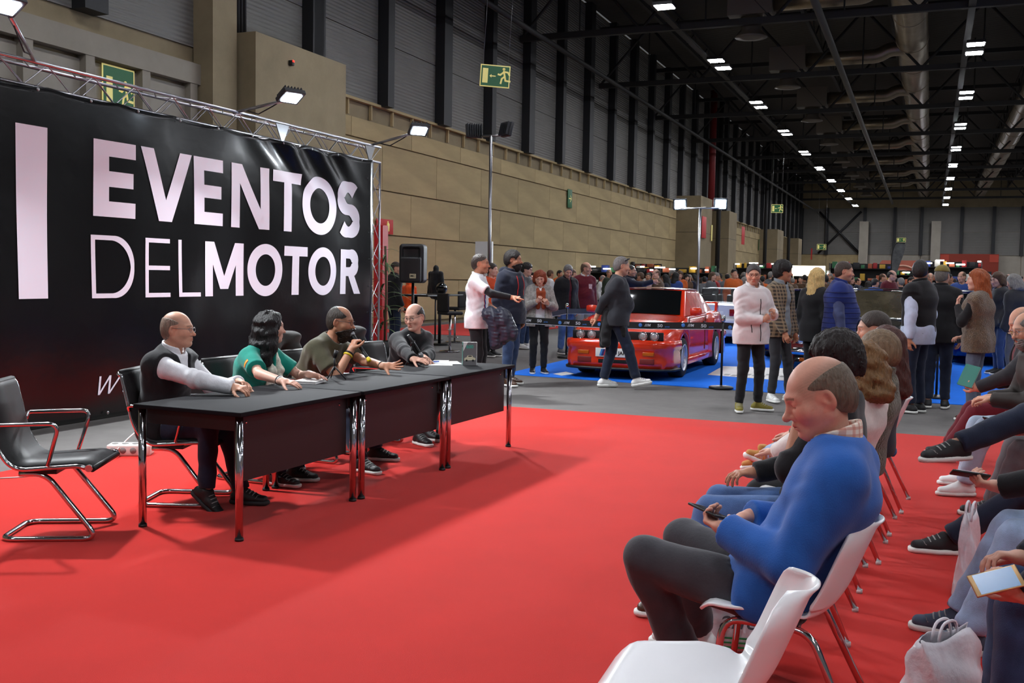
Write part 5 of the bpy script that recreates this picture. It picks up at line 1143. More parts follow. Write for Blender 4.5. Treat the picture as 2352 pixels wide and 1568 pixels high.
decal(j['sdf']['jacket'], 'badge', j['C']+j['fw']*.16+j['lat']*.07+j['u1']*.02, j['lat'], (0, 0, 1), .06, .06, mat('badge_white', (220, 222, 226), .8), j['root'], 4, 4)
j = person('man in a pale checked shirt above the roof of the red car', at_h(1489, 627, 1.70), -75, 1.70, look=(0, -8, 0), skin=SK, vox=.016, hv=.008, hd=dict(style='short', th=.008, hair=(90, 80, 72), stubble=.3), tops=[dict(n='checked_shirt', c=plaid('pink_check', (226, 206, 200), (160, 70, 66), 12), t=.022, hem=.12, collar=.04)], pants=dict(c=c_jean), shoes=dict(c=c_shoeb))
j = person('man in a black jacket seen from behind near the plant and the banner', at_h(905, 602, 1.76), 60, 1.76, look=(-40, -8, 0), skin=SK, vox=.017, hv=.009, hd=dict(style='short', th=.005, hair=(50, 40, 34), shave=.6), tops=[dict(n='jacket', c=c_black, t=.032, hem=.14, collar=.05)], pants=dict(c=c_jeand), shoes=dict(c=c_shoeb))
# ================================================================ cars
m_tyre = mat('tyre_rubber', (18, 18, 19), .8, bump=(60, .3, .003)); m_rim = mat('rim_alloy', (205, 205, 210), .3, .55); m_under = mat('underbody', (10, 10, 11), .9)
m_lens = mat('headlamp_glass', (225, 228, 230), .08, metal=.6); m_amber = mat('amber_lens', (190, 92, 18), .25); m_redl = mat('tail_lens', (150, 16, 18), .25); m_redglow = mat('tail_lamp_lit', (255, 60, 30), .3, emit=9., ecol=(255, 40, 18))
m_glass = mat('car_glass', (14, 17, 18), .05, spec=.8, coat=.6)
def car(label, loc, hd, paint, L=4.35, Wd=1.68, Hc=1.37, wb=2.565, fo=.80, wr=.305, roof=True, flare=.03, round_=0., rear='box', spoiler=False, chrome=False, lit=False, hood=.92, plate=None, glass=None):
    m_glass = glass or MATS['car_glass']
    e = empty('car', (loc[0], loc[1], .009), R(hd)); m = paint; hw = Wd/2-flare
    fx, rx = fo, fo+wb; AR = wr+.055
    def zh(s):                                  # top of the lower body
        P = [(0, .66), (.10, .70), (.25, .745), (.7, hood-.07), (1.22, hood), (3.3, hood+.03), (3.6, hood+.035), (L-.15, hood+.01), (L, hood-.03)]
        for (a, b), (c, d) in zip(P, P[1:]):
            if a <= s <= c: return b+(d-b)*(s-a)/(c-a)
        return P[-1][1]
    def wd(s):
        t = max(0, 1-s/.5)**2*.07+max(0, (s-L+.5)/.5)**2*.06; fl = sum(flare*max(0, 1-(abs(s-c)/(AR+.12))**6) for c in (fx, rx)); return hw-t+fl
    def zb(s):
        z = .20
        for c in (fx, rx):
            if abs(s-c) < AR: z = max(z, wr+math.sqrt(AR*AR-(s-c)**2))
        return z
    st = sorted(set([0, .05, .12, .2, .3]+[round(.4+.1*i, 3) for i in range(int((L-.6)/.1)+1)]+[L-.2, L-.1, L-.04, L]+[c+AR*math.sin(R(a)) for c in (fx, rx) for a in range(-90, 91, 15)]+[c+sg*(AR+.002) for c in (fx, rx) for sg in (-1, 1)]))
    st = [s for s in st if 0 <= s <= L]; V = []; F = []; n = 9
    for s in st:
        w, b, t = wd(s), zb(s), zh(s); sh = t-.045; g = lambda f: b+(sh-b)*f
        half = [(w-.05, b), (w-.005, g(.08)), (w, g(.45)), (w-.004, g(.72)), (w-.02, g(.97)), (w-.05, t-.012), (w-.14, t+.004), (w*.5, t+.02), (0, t+.028)]
        for y, z in half: V.append((L/2-s, y, z))
        for y, z in reversed(half[:-1]): V.append((L/2-s, -y, z))
    k = 2*n-1
    for i in range(len(st)-1):
        for q in range(k-1): a = i*k+q; F.append((a, a+k, a+k+1, a+1))
    F.append(tuple(range(k))); F.append(tuple(reversed([(len(st)-1)*k+q for q in range(k)])))
    o = MB().add(V, F, True).build('car_body', m, e); o.data.polygons[-1].use_smooth = False; o.data.polygons[-2].use_smooth = False
    bv = o.modifiers.new('b', 'BEVEL'); bv.width = .012; bv.segments = 2; bv.limit_method = 'ANGLE'; bv.angle_limit = R(40)
    MB().box((0, 0, .42), (L-.5, Wd-.30, .42)).build('underbody', m_under, e)
    # bumpers swept round the ends
    def bumper(name, sgn, prof, mm, back=.5):
        w = hw+.012; path = arc([(L/2-back, -w, 0), (L/2-.06, -w+.02, 0), (L/2+.05, -w+.22, 0), (L/2+.075, 0, 0), (L/2+.05, w-.22, 0), (L/2-.06, w-.02, 0), (L/2-back, w, 0)], .16, 5)
        V = []; F = []; np_ = len(prof)
        for i, p in enumerate(path):
            a = path[max(0, i-1)]; b = path[min(len(path)-1, i+1)]; t = (b-a).normalized(); nr = Vector((t.y, -t.x, 0))
            for off, z in prof: q = p+nr*off; V.append((sgn*q.x, q.y*sgn, z))
        for i in range(len(path)-1):
            for q in range(np_-1): a = i*np_+q; F.append((a, a+np_, a+np_+1, a+1))
        return MB().add(V, F, True).build(name, mm, e)
    bm_ = CHROME if chrome else m
    if chrome:
        bumper('front_bumper', 1, [(-.06, .42), (.03, .43), (.05, .47), (.03, .52), (-.06, .54)], CHROME); bumper('rear_bumper', -1, [(-.06, .42), (.03, .43), (.05, .47), (.03, .52), (-.06, .54)], CHROME)
        bumper('front_valance', 1, [(-.10, .2), (-.01, .22), (.0, .42), (-.06, .44)], m); bumper('rear_valance', -1, [(-.10, .2), (-.01, .22), (.0, .42), (-.06, .44)], m)
    else:
        pf = [(-.12, .17), (.035, .18), (.045, .28), (.03, .44), (.055, .46), (.06, .53), (.05, .585), (-.08, .60)]
        bumper('front_bumper', 1, pf, m); bumper('rear_bumper', -1, pf, m); bumper('front_lip', 1, [(-.1, .135), (.06, .14), (.065, .175), (-.1, .185)], BLACKP, .42)
    # front: grille band, kidney grille, four round lamps
    xf = L/2
    MB().bbox((xf+.004, 0, .655), (.05, 1.40 if not chrome else 1.3, .125), .01).build('grille_band', BLACKP, e)
    for sy in (-1, 1):
        for q, yy in enumerate((.57, .395)):
            MB().lathe([(.066, -.01), (.07, .03), (.06, .034), (.058, .02)], (xf+.01, sy*yy, .655), 20, Matrix.Rotation(R(90), 3, 'Y')).build('headlamp_rim', CHROME, e)
            MB().lathe([(.058, .022), (.04, .032), (0, .036)], (xf+.01, sy*yy, .655), 20, Matrix.Rotation(R(90), 3, 'Y')).build('headlamp', m_lens, e)
        MB().tube(arc([(xf+.035, sy*.02, .60), (xf+.035, sy*.10, .60), (xf+.035, sy*.105, .72), (xf+.035, sy*.02, .72), (xf+.035, sy*.02, .60)], .02, 3), .009, 6).build('kidney_grille', CHROME, e)
        MB().bbox((xf+(.075 if not chrome else .02), sy*.50, .395 if not chrome else .36), (.07, .17, .055), .006).build('indicator', m_amber, e)
        if not chrome: MB().bbox((xf+.072, sy*.48, .285), (.07, .22, .085), .01).build('fog_recess', m_redl if 0 else mat('recess_'+m.name, (120, 30, 28) if 'red' in m.name else (16, 16, 18), .5), e)
        if chrome: MB().bbox((xf-.02, sy*(hw-.06), .56), (.1, .05, .06), .008).build('side_indicator', m_amber, e)
    if not chrome: MB().bbox((xf+.095, 0, .27), (.05, .52, .055), .008).build('lower_intake', m_under, e)
    # roundel on the bonnet edge
    MB().lathe([(.036, 0), (.036, .006), (0, .008)], (xf-.03, 0, zh(.06)+.03), 16, Matrix.Rotation(R(60), 3, 'Y')).build('roundel', mat('roundel', (200, 205, 215), .3), e)
    # cabin
    zt = Hc; b0 = (L/2-1.26, hw-.075, hood+.0); b1 = (L/2-3.62, hw-.09, hood+.03); t0 = (L/2-1.98, hw-.235, zt-.035); t1 = (L/2-2.98, hw-.235, zt-.045)
    def inset(p, u0, u1, v0, v1, off):
        # p: four corners (bottom0, bottom1, top1, top0); bilinear sub-rectangle pushed outwards
        P = [Vector(x) for x in p]; B = lambda u, v: (P[0]*(1-u)+P[1]*u)*(1-v)+(P[3]*(1-u)+P[2]*u)*v
        nn = (P[1]-P[0]).cross(P[3]-P[0]).normalized()*off
        return [B(u0, v0)+nn, B(u1, v0)+nn, B(u1, v1)+nn, B(u0, v1)+nn]
    def panel(name, p, mm, nu=6, nv=4, bul=.012, par=e):
        P = [Vector(x) for x in p]; nn = (P[1]-P[0]).cross(P[3]-P[0]).normalized(); V = []; F = []
        for i in range(nu+1):
            for j_ in range(nv+1):
                u, v = i/nu, j_/nv; V.append((P[0]*(1-u)+P[1]*u)*(1-v)+(P[3]*(1-u)+P[2]*u)*v+nn*bul*4*(u*(1-u)+v*(1-v))*.5)
        for i in range(nu):
            for j_ in range(nv): a = i*(nv+1)+j_; F.append((a, a+nv+1, a+nv+2, a+1))
        return mesh_obj(name, V, F, mm, par, True)
    if roof:
        C_ = lambda c, sy: (c[0], sy*c[1], c[2])
        V = []; F = []
        ring = [C_(b0, 1), C_(b1, 1), C_(b1, -1), C_(b0, -1)]; top = [C_(t0, 1), C_(t1, 1), C_(t1, -1), C_(t0, -1)]
        V = ring+top; F = [(0, 1, 5, 4), (1, 2, 6, 5), (2, 3, 7, 6), (3, 0, 4, 7), (4, 5, 6, 7)]
        cab = MB().add(V, F).build('cabin', m, e); bv = cab.modifiers.new('b', 'BEVEL'); bv.width = .05; bv.segments = 4; cab.data.polygons.foreach_set('use_smooth', [True]*5)
        panel('roof_skin', inset([top[3], top[0], top[1], top[2]], .0, 1., .0, 1., -.0), m, 8, 8, .035)
        ws = [C_(b0, -1), C_(b0, 1), C_(t0, 1), C_(t0, -1)]; panel('windscreen', inset(ws, .05, .95, .03, .93, .012), m_glass, 8, 5, .03)
        rg = [C_(b1, 1), C_(b1, -1), C_(t1, -1), C_(t1, 1)]; panel('rear_window', inset(rg, .07, .93, .06, .9, .012), m_glass, 8, 5, .02)
        for sy in (-1, 1):
            sd = [C_(b0, 1), C_(b1, 1), C_(t1, 1), C_(t0, 1)]; q = [(-1 if sy < 0 else 1)] 
            quad = [C_(b1, 1), C_(b0, 1), C_(t0, 1), C_(t1, 1)] if sy > 0 else [C_(b0, -1), C_(b1, -1), C_(t1, -1), C_(t0, -1)]
            if sy > 0: panel('side_window', inset(quad, .505, .93, .06, .9, .008), m_glass, 4, 3, .012); panel('side_window', inset(quad, .14, .475, .06, .9, .008), m_glass, 4, 3, .012)
            else: panel('side_window', inset(quad, .07, .495, .06, .9, .008), m_glass, 4, 3, .012); panel('side_window', inset(quad, .525, .86, .06, .9, .008), m_glass, 4, 3, .012)
            if chrome:
                a = inset(quad, .07, .93, .05, .92, .014) if sy < 0 else inset(quad, .07, .93, .05, .92, .014); MB().tube(a, .008, 6, closed=True).build('window_trim', CHROME, e)
        if chrome: MB().tube(inset(ws, .05, .95, .03, .93, .016), .02, 6, closed=True).build('screen_trim', CHROME, e); MB().tube(inset(rg, .07, .93, .06, .9, .016), .010, 6, closed=True).build('screen_trim', CHROME, e)
    else:
        fr = [(b0[0], -b0[1], b0[2]), (t0[0], -t0[1]-.03, t0[2]-.04), (t0[0], t0[1]+.03, t0[2]-.04), (b0[0], b0[1], b0[2])]
        MB().tube(arc(fr, .1, 5), .022, 8).build('screen_frame', m, e); panel('windscreen', inset([fr[0], fr[3], fr[2], fr[1]], .04, .96, .04, .95, 0), mat('clear_screen', (70, 80, 86), .05, alpha=.45), 6, 4, .03)
        MB().box((L/2-2.4, 0, hood-.02), (1.8, 1.2, .1)).build('cabin_opening', m_under, e)
        for sy in (-1, 1):
            for xs in (2.1, 2.9): MB().bbox((L/2-xs-.3, sy*.36, hood+.06), (.14, .46, .34), .05).build('seat_back', BLACKP, e); MB().bbox((L/2-xs-.33, sy*.36, hood+.30), (.09, .26, .17), .04).build('headrest', BLACKP, e)
    # mirrors, handles, door seams
    for sy in (-1, 1):
        MB().bbox((L/2-1.42, sy*(hw+.07), hood+.08), (.10, .19, .12), .045).build('mirror', m, e)
        MB().bbox((L/2-1.50, sy*(hw+.02), hood+.03), (.06, .10, .05), .015).build('mirror_foot', m, e)
        for sx in (1.30, 2.52): MB().box((L/2-sx, sy*(wd(sx)+.0), .62), (.008, .012, .56)).build('door_seam', m_under, e)
        MB().bbox((L/2-2.38, sy*(wd(2.4)+.01), .80), (.12, .02, .03), .006).build('door_handle', BLACKP if not chrome else CHROME, e)
        if not chrome: MB().bbox((L/2-(fx+rx)/2, sy*(hw+.012), .225), (wb-2*AR+.1, .05, .11), .02).build('side_skirt', m, e)
    # rear lamps, plate, spoiler
    for sy in (-1, 1):
        o = MB().bbox((-L/2-.004, sy*.58, .74), (.04, .34, .16), .01).build('tail_lamp', m_redl, e)
        if lit: [MB().bbox((-L/2-.03, sy*.58, .70+.08*q), (.02, .24, .03), .008).build('lit_strip', m_redglow, o) for q in (0, 1)]
    MB().bbox((-L/2-.01, 0, .70), (.02, .52, .12), .004).build('number_plate', PAPER, e)
    if plate: text_mesh('plate_text', plate, .085, BLACKP, e, frame((-L/2-.022, 0, .70), (0, -1, 0), (0, 0, 1)), bold=.003)
    if spoiler:
        MB().bbox((-L/2+.16, 0, hood+.17), (.2, 1.36, .03), .012).build('rear_spoiler', m, e)
        for sy in (-1, 1): MB().bbox((-L/2+.18, sy*.66, hood+.09), (.17, .04, .18), .012).build('spoiler_post', m, e)
    # wheels
    if car.w is None:
        t = MB().lathe([(.20, -.11), (.27, -.112), (.297, -.095), (.305, -.05), (.305, .05), (.297, .095), (.27, .112), (.20, .11)], n=28, M=Matrix.Rotation(R(90), 3, 'X'), caps=False).lathe([(.205, 0), (.0, .004)], n=28, M=Matrix.Rotation(R(90), 3, 'X'), caps=False).build('tyre', m_tyre); me_t = t.data; bpy.data.objects.remove(t)
        r_ = MB().lathe([(.205, .105), (.208, .115), (.195, .114), (.182, .09), (.178, .02)], n=28, M=Matrix.Rotation(R(-90), 3, 'X'), caps=False).lathe([(.055, .02), (.055, .085), (.03, .095), (0, .097)], n=20, M=Matrix.Rotation(R(-90), 3, 'X'), caps=False)
        for q in range(12):
            a = 2*math.pi*q/12; M = Matrix.Rotation(a, 3, 'Y'); r_.box(tuple(M @ Vector((.12, .078, 0))), (.15, .022, .022), M=M)
        t = r_.build('rim', m_rim); car.w = (me_t, t.data); bpy.data.objects.remove(t)
    for c in (fx, rx):
        for sy in (-1, 1):
            w = bpy.data.objects.new('wheel', car.w[0]); link(w, e); w.location = (L/2-c, sy*(hw+flare-.115), wr); w.scale = (wr/.305,)*3
            if sy < 0: w.rotation_euler = (0, 0, math.pi)
            r_ = bpy.data.objects.new('rim', car.w[1]); link(r_, w)
    tag(e, label, 'car'); return e
car.w = None
p_red = mat('car_red_paint', (238, 56, 18), .22, coat=1., spec=.5); p_black = mat('car_black_paint', (10, 12, 18), .15, coat=1.); p_blue = mat('car_blue_paint', (16, 24, 128), .2, coat=1.); p_white = mat('car_white_paint', (222, 224, 226), .25, coat=.8)
cr = car('bright red two-door sports saloon with wide arches and rear spoiler', (-4.30, 16.93), -90, p_red, flare=.045, spoiler=True)
# show plate of the red car
MB().bbox((2.30, -.02, .40), (.012, .56, .13), .003).build('show_plate', PAPER, cr)
for i, c in enumerate(((60, 130, 200), (30, 40, 110), (200, 30, 40))): MB().prism([(2.308, -.24+.032*i, .35), (2.308, -.21+.032*i, .35), (2.308, -.18+.032*i, .45), (2.308, -.21+.032*i, .45)], (0, 0, 0), (.003, 0, 0)).build('plate_stripe', mat('stripe%d' % i, c, .5), cr)
text_mesh('plate_text', 'M  50 JAHRE', .075, BLACKP, cr, frame((2.309, .06, .395), (0, 1, 0), (0, 0, 1)), bold=.002)
car('black classic saloon with chrome bumpers and chrome window trim', (-.90, 17.6), -97, p_black, L=4.25, Wd=1.64, Hc=1.42, flare=.01, chrome=True, hood=.93, glass=mat('glass_painted_reflection', (74, 68, 54), .08, spec=.7, coat=.6, noise=(2.5, .5)))  # glass colour and mottle paint in the brownish reflection and the view through
car('deep blue coupe parked behind the black saloon', (-2.35, 22.4), -84, p_blue, L=4.4, Hc=1.36)
car('white open convertible seen from the rear, a light plate on its tail', gz(1672, 778, 0)[:2], 90, p_white, roof=False, plate='EDITEC')
car('dark blue car with a glowing red tail lamp at the right', (.95, 23.0), 96, mat('car_navy_paint', (14, 20, 92), .2, coat=1.), L=4.4, Hc=1.40, lit=True)
# ================================================================ barrier posts and printed tape
def post(x, y, label):
    e = empty('barrier_post', (x, y, .009)); MB().lathe([(.0, .0), (.17, .0), (.17, .02), (.15, .03), (.03, .045), (.0, .05)], n=24).build('post_base', BLACKM, e); MB().tube([(0, 0, .04), (0, 0, .95)], .016, 10).build('post_pole', BLACKM, e); MB().lathe([(.03, .93), (.034, .95), (.034, 1.0), (.02, 1.02), (0, 1.025)], n=14).build('post_head', CHROME, e)
    tag(e, label, 'barrier post', 'barrier posts'); return e
PB = [(gz(1300, 822)[:2], 'black barrier post left of the red car'), (gz(1656, 893)[:2], 'black barrier post in front of the red car beside the pale jacket'), (gz(2150, 915)[:2], 'black barrier post before the blue car at right'), ((-6.5, 14.7), 'black barrier post behind the hoodie wearer')]
for p_, l_ in PB: post(p_[0], p_[1], l_)
m_tape = mat('black_tape', (14, 14, 16), .5); m_tapew = mat('tape_print', (190, 194, 204), .6); m_tapeb = mat('tape_blue', (60, 120, 200), .6)
def tape(a, b, label, za=.93, zb_=.93, words=True):
    a = Vector((*a, za)); b = Vector((*b, zb_)); d = (b-a); Ln = d.length; d.normalize(); e = empty('barrier_tape', a); up = Vector((0, 0, 1)); nr = d.cross(up).normalized()
    V = []; F = []; N = 24
    for i in range(N+1):
        t = i/N; p = d*(Ln*t)-up*(.05*math.sin(math.pi*t))
        for z in (0, -.10): V.append(p+up*z)
    for i in range(N): F.append((2*i, 2*i+1, 2*i+3, 2*i+2))
    o = mesh_obj('tape_band', V, F, m_tape, e); sm = o.modifiers.new('s', 'SOLIDIFY'); sm.thickness = .003
    MB().tube([d*(Ln*i/N)-up*(.05*math.sin(math.pi*i/N)+.098)+nr*.004 for i in range(N+1)], .004, 4).build('white_edge', m_tapew, e)
    if words:
        k = int(Ln/.62)
        for i in range(k):
            t = (i+.5)/k; p = d*(Ln*t)-up*(.05*math.sin(math.pi*t)+.05)+nr*.006; fr = frame(p, d, up)
            text_mesh('tape_text', '50', .062, m_tapew, e, fr @ Matrix.Translation((.05, 0, 0)), bold=.0015, sx=1.3, extrude=.0005); text_mesh('tape_text', 'JAHRE', .025, m_tapeb, e, fr @ Matrix.Translation((.16, -.012, 0)), extrude=.0005)
            text_mesh('tape_text', '///M', .055, m_tapew, e, fr @ Matrix.Translation((-.14, 0, 0)), bold=.001, shear=.2, extrude=.0005); MB().lathe([(0, .001), (.026, .001), (.028, 0)], tuple(fr @ Vector((-.25, 0, 0))), 14, fr.to_3x3()).build('tape_roundel', m_tapeb, e)
    tag(e, label, 'barrier tape', 'barrier tapes')
q = [Vector(p_[0][:2]) for p_ in PB]
tape(PB[3][0], PB[1][0][:2], 'black printed barrier tape running across the front of the red car'); tape(PB[1][0][:2], PB[2][0][:2], 'black printed barrier tape running from the centre post to the right'); tape(PB[3][0], PB[0][0][:2], 'black barrier tape along the left side of the red car', words=False); tape(PB[0][0][:2], (-6.0, 24.0), 'dark barrier tape going back along the blue carpet edge', words=False)
# sheets lying on the blue carpet
def sheet(name, pts, label, cat, m=PAPER, t=.002):
    P = [Vector((p.x, p.y, .0105)) for p in pts]; o = MB().prism(P, (0, 0, 0), (0, 0, t)).build(name, m); tag(o, label, cat); return o
sheet('paper_sheet', [gz(*p) for p in ((1270, 860), (1300, 855), (1320, 860), (1290, 864))], 'small white sheet on the blue carpet left of the red car', 'paper')
bs = sheet('info_board', [gz(*p) for p in ((1625, 862), (1660, 842), (1832, 848), (1808, 876))], 'large white printed sheet on the blue carpet between the cars', 'printed sheet', mat('printed_sheet', (214, 214, 210), .7, noise=(3, .12)))
for i in range(9): c = gz(1670+16*i, 862+2*(i % 3)); MB().box((c.x, c.y, .0132), (.09, .22+.05*(i % 2), .001)).build('print_block', mat('print_grey', (150, 152, 150), .8), bs)
sheet('paper_sheet', [gz(*p) for p in ((1803, 898), (1838, 897), (1838, 903), (1815, 904))], 'white sheet with red print at the near edge of the blue carpet', 'paper')
# ================================================================ things on the tables
TZ = .7355
mic = empty('microphone', (0, 0, 0)); hw_ = JM['arms'][0]; w0, f_, n_ = hw_[2], hw_[3], hw_[4]
gp = Vector(JM['root'].matrix_basis @ Vector(w0+f_*.075+nrm(n_)*.028)); tip = gx(808, 768, -4.24); dr = (tip-gp).normalized()
mic.location = gp; q = dr.to_track_quat('Z', 'Y'); mic.rotation_mode = 'QUATERNION'; mic.rotation_quaternion = q
MB().lathe([(0, -.20), (.012, -.20), (.013, -.14), (.014, -.05), (.019, .04), (.021, .07), (.016, .075)], n=14).build('mic_handle', BLACKP, mic)
MB().lathe([(.016, .07), (.025, .078), (.0265, .095), (.024, .118), (.014, .13), (0, .132)], n=16).build('mic_grille', mat('mic_mesh', (140, 142, 145), .4, .7, bump=(300, .6, .003)), mic); MB().lathe([(.0145, -.205), (.0155, -.2), (.0155, -.175), (.0145, -.17)], n=14).build('yellow_ring', mat('yellow_band', (226, 196, 30), .5), mic)
tag(mic, 'wireless microphone with yellow ring held by the bearded speaker', 'microphone')
def tripod(px, py, label, mic_=False):
    p = gz(px, py, TZ); e = empty('table_tripod', p)
    for a in (20, 140, 260): MB().tube([(0, 0, .10), (.085*math.cos(R(a)), .085*math.sin(R(a)), .004)], [.006, .004], 6).build('leg', BLACKP, e)
    MB().tube([(0, 0, .07), (0, 0, .17)], .007, 8).build('stem', BLACKP, e); MB().tube([(0, 0, .165), (.012, .01, .215)], [.014, .017], 10).build('mic_clip', BLACKP, e)
    if mic_:
        MB().tube([(-.02, -.03, .26), (.012, .01, .19), (.045, .05, .11)], [.012, .014, .017], 10).build('mic_handle', BLACKP, e); MB().lathe([(.0, .03), (.016, .026), (.024, .008), (.022, -.012), (.012, -.022)], (.055, .062, .085), 14, Vector((.4, .45, -.8)).to_track_quat('Z', 'Y').to_matrix()).build('mic_grille', MATS['mic_mesh'], e)
    tag(e, label, 'tripod'); return e
tripod(768, 872, 'small black table tripod with an empty microphone clip'); tripod(945, 838, 'small black table tripod holding a silver headed microphone', True)
def book(name, c, dims, rz, label, m_cov, tilt=None):
    e = empty(name, c, rz); MB().box((0, 0, dims[2]/2), (dims[0]-.006, dims[1]-.006, dims[2]-.006)).build('pages', PAPER, e); MB().box((0, 0, .0015), dims[:2]+(.003,)).build('cover', m_cov, e); MB().box((0, 0, dims[2]-.0015), dims[:2]+(.003,)).build('cover', m_cov, e); tag(e, label, 'book'); return e
p = gz(712, 878, TZ); bk = book('book', p, (.17, .22, .018), R(12), 'white paperback lying in front of the woman in green', WHITE)
p = gz(1012, 836, TZ); e = empty('paper_stack', p, R(25))
for i, (dx, dy, a) in enumerate(((0, 0, 0), (.06, .12, 8), (-.05, .2, -6))): MB().box((dx, dy, .0015+.0022*i), (.21, .30, .002), R(a)).build('sheet', PAPER, e)
tag(e, 'loose white papers on the far table before the man in black', 'papers')
p = gz(992, 833, .745); pn = MB().tube([(-.05, -.03, .004), (.05, .04, .012)], .005, 8).build('pen', mat('blue_pen', (40, 80, 190), .4)); pn.location = p; tag(pn, 'blue pen at the fingers of the man in black', 'pen')
# standing book: grey cover, cream little car, teal "600"
p = gz(1078, 838, TZ); e = empty('display_book', p, R(30)); wB, hB, tB = .115, .20, .05
m_bc = mat('book_grey', (112, 110, 112), .35); MB().box((0, 0, hB/2), (wB, tB-.006, hB-.004)).build('pages', PAPER, e)
MB().box((0, -tB/2, hB/2), (wB+.006, .004, hB)).build('front_cover', m_bc, e); MB().box((0, tB/2, hB/2), (wB+.006, .004, hB)).build('back_cover', WHITE, e); MB().box((-wB/2-.002, 0, hB/2), (.004, tB, hB)).build('spine', mat('book_teal', (30, 120, 104), .4), e)
m_teal = mat('teal_print', (60, 170, 150), .4); fr = frame((0, -tB/2-.0025, hB*.80), (1, 0, 0), (0, 0, 1))
text_mesh('title', '600', .042, m_teal, e, fr, bold=.0012, extrude=.0004); text_mesh('spine_title', '600', .03, BLACKP, e, frame((-wB/2-.0045, 0, hB*.82), (0, -1, 0), (0, 0, 1)), extrude=.0004)
MB().prism([(-wB/2, -tB/2-.0022, hB*.60), (-wB/2, -tB/2-.0022, hB), (-.018, -tB/2-.0022, hB)], (0, 0, 0), (0, -.0006, 0)).build('white_corner', WHITE, e)
m_cream = mat('cream_print', (214, 206, 176), .4); cp_ = [(-.048, .03), (.05, .034), (.05, .052), (.03, .058), (.02, .075), (-.018, .075), (-.028, .058), (-.047, .05)]
MB().prism([(x_, -tB/2-.0024, z_+.012) for x_, z_ in cp_], (0, 0, 0), (0, -.0006, 0)).build('printed_car', m_cream, e)
for x_ in (-.028, .028): MB().lathe([(0, .0008), (.009, .0008), (.009, 0)], (x_, -tB/2-.003, .042), 12, Matrix.Rotation(R(90), 3, 'X')).build('printed_wheel', BLACKP, e)
MB().box((.002, -tB/2-.0034, .079), (.03, .0005, .009)).build('printed_window', BLACKP, e); MB().box((wB/2+.003, 0, hB/2), (.005, tB+.004, hB)).build('page_edge', PAPER, e)
tag(e, 'small display book standing upright on the far table, grey cover with a cream car', 'book')
# jackets over the chair backs behind the speakers
def draped(c, rz, label, m):
    s = SDF(); s.seg((-.05, -.16, .02), (-.05, .16, .02), .05, None, 0); s.seg((-.02, -.16, .0), (-.0, -.14, -.30), .055, .05, .04, lat=(0, 1, 0), w0=1.8); s.seg((-.02, .16, .0), (-.0, .14, -.30), .055, .05, .04, lat=(0, 1, 0), w0=1.8); s.seg((-.1, 0, 0), (-.13, 0, -.35), .05, .04, .05, lat=(0, 1, 0), w0=4.2); s.noise(.007, 22, 4); x, f = s.mesh(.014)
    o = np_mesh('draped_jacket', x, f, m); o.location = c; o.rotation_euler = (0, 0, rz); tag(o, label, 'jacket'); return o
draped((-4.93, 7.12, .95), 0, 'dark grey jacket hung over the chair of the microphone speaker', cloth('dark_wool', (54, 52, 50))); draped((-4.97, 8.22, .95), R(-8), 'dark jacket hung over the chair of the man in black', cloth('dark_wool2', (44, 44, 44)))
# ================================================================ phones, bags
def phone(p, d, up, label, body, screen):
    e = empty('smartphone', p); M = frame((0, 0, 0), d, up).to_3x3(); b = MB().bbox((0, 0, 0), (.072, .145, .009), .003); b.v = [tuple(M @ Vector(v)) for v in b.v]; b.build('phone_body', body, e); s = MB().box((0, 0, .005), (.064, .118, .001)); s.v = [tuple(M @ Vector(v)) for v in s.v]; s.build('screen', screen, e)
    tag(e, label, 'phone'); return e
scr = mat('screen_pale', (200, 205, 215), .2, emit=.7); scrb = mat('screen_blue', (70, 110, 150), .2, emit=.5)
def palm(J, i, a=.075, b=.03): s0, e0, w0, f_, n_, th, ps = J['arms'][i]; n_ = nrm(n_-f_*float(n_@f_)); J['root'].rotation_mode = 'XYZ'; M = J['root'].matrix_basis; return Vector(M @ Vector(w0+f_*a+n_*b)), (M.to_3x3() @ Vector(f_)).normalized(), (M.to_3x3() @ Vector(n_)).normalized(), (M.to_3x3() @ Vector(th)).normalized()
c, f_, n_, t_ = palm(JB, 1); phone(c+f_*.035, t_, f_, 'dark smartphone in the hands of the man in the blue jumper', BLACKP, mat('screen_dark', (30, 34, 40), .1))
c, f_, n_, t_ = palm(JP, 1); n0 = Vector((.05, -.72, .69)).normalized(); l0 = Vector((.9, .35, .25)); l0 = (l0-n0*l0.dot(n0)).normalized(); phone(gy(2288, 1334, 3.30), l0.cross(n0), l0, 'gold smartphone with a blue screen at the right edge', mat('gold_case', (206, 170, 120), .3, .5), scrb)
c, f_, n_, t_ = palm(JQ, 1); phone(c+f_*.045, t_, f_, 'black smartphone with a white screen above the pale jeans', BLACKP, scr)
c, f_, n_, t_ = palm(JC, 1); phone(c+f_*.045, t_, f_, 'dark smartphone held by the person in the checked shirt', BLACKP, mat('screen_dark', (30, 34, 40), .1))
c, f_, n_, t_ = palm(JR, 1); bk = book('book', c, (.13, .19, .02), 0, 'teal and white book held by the man in maroon', mat('book_teal', (30, 120, 104), .4)); bk.rotation_euler = (R(65), R(10), R(-30)); bk.location = c+Vector((0, 0, .06))
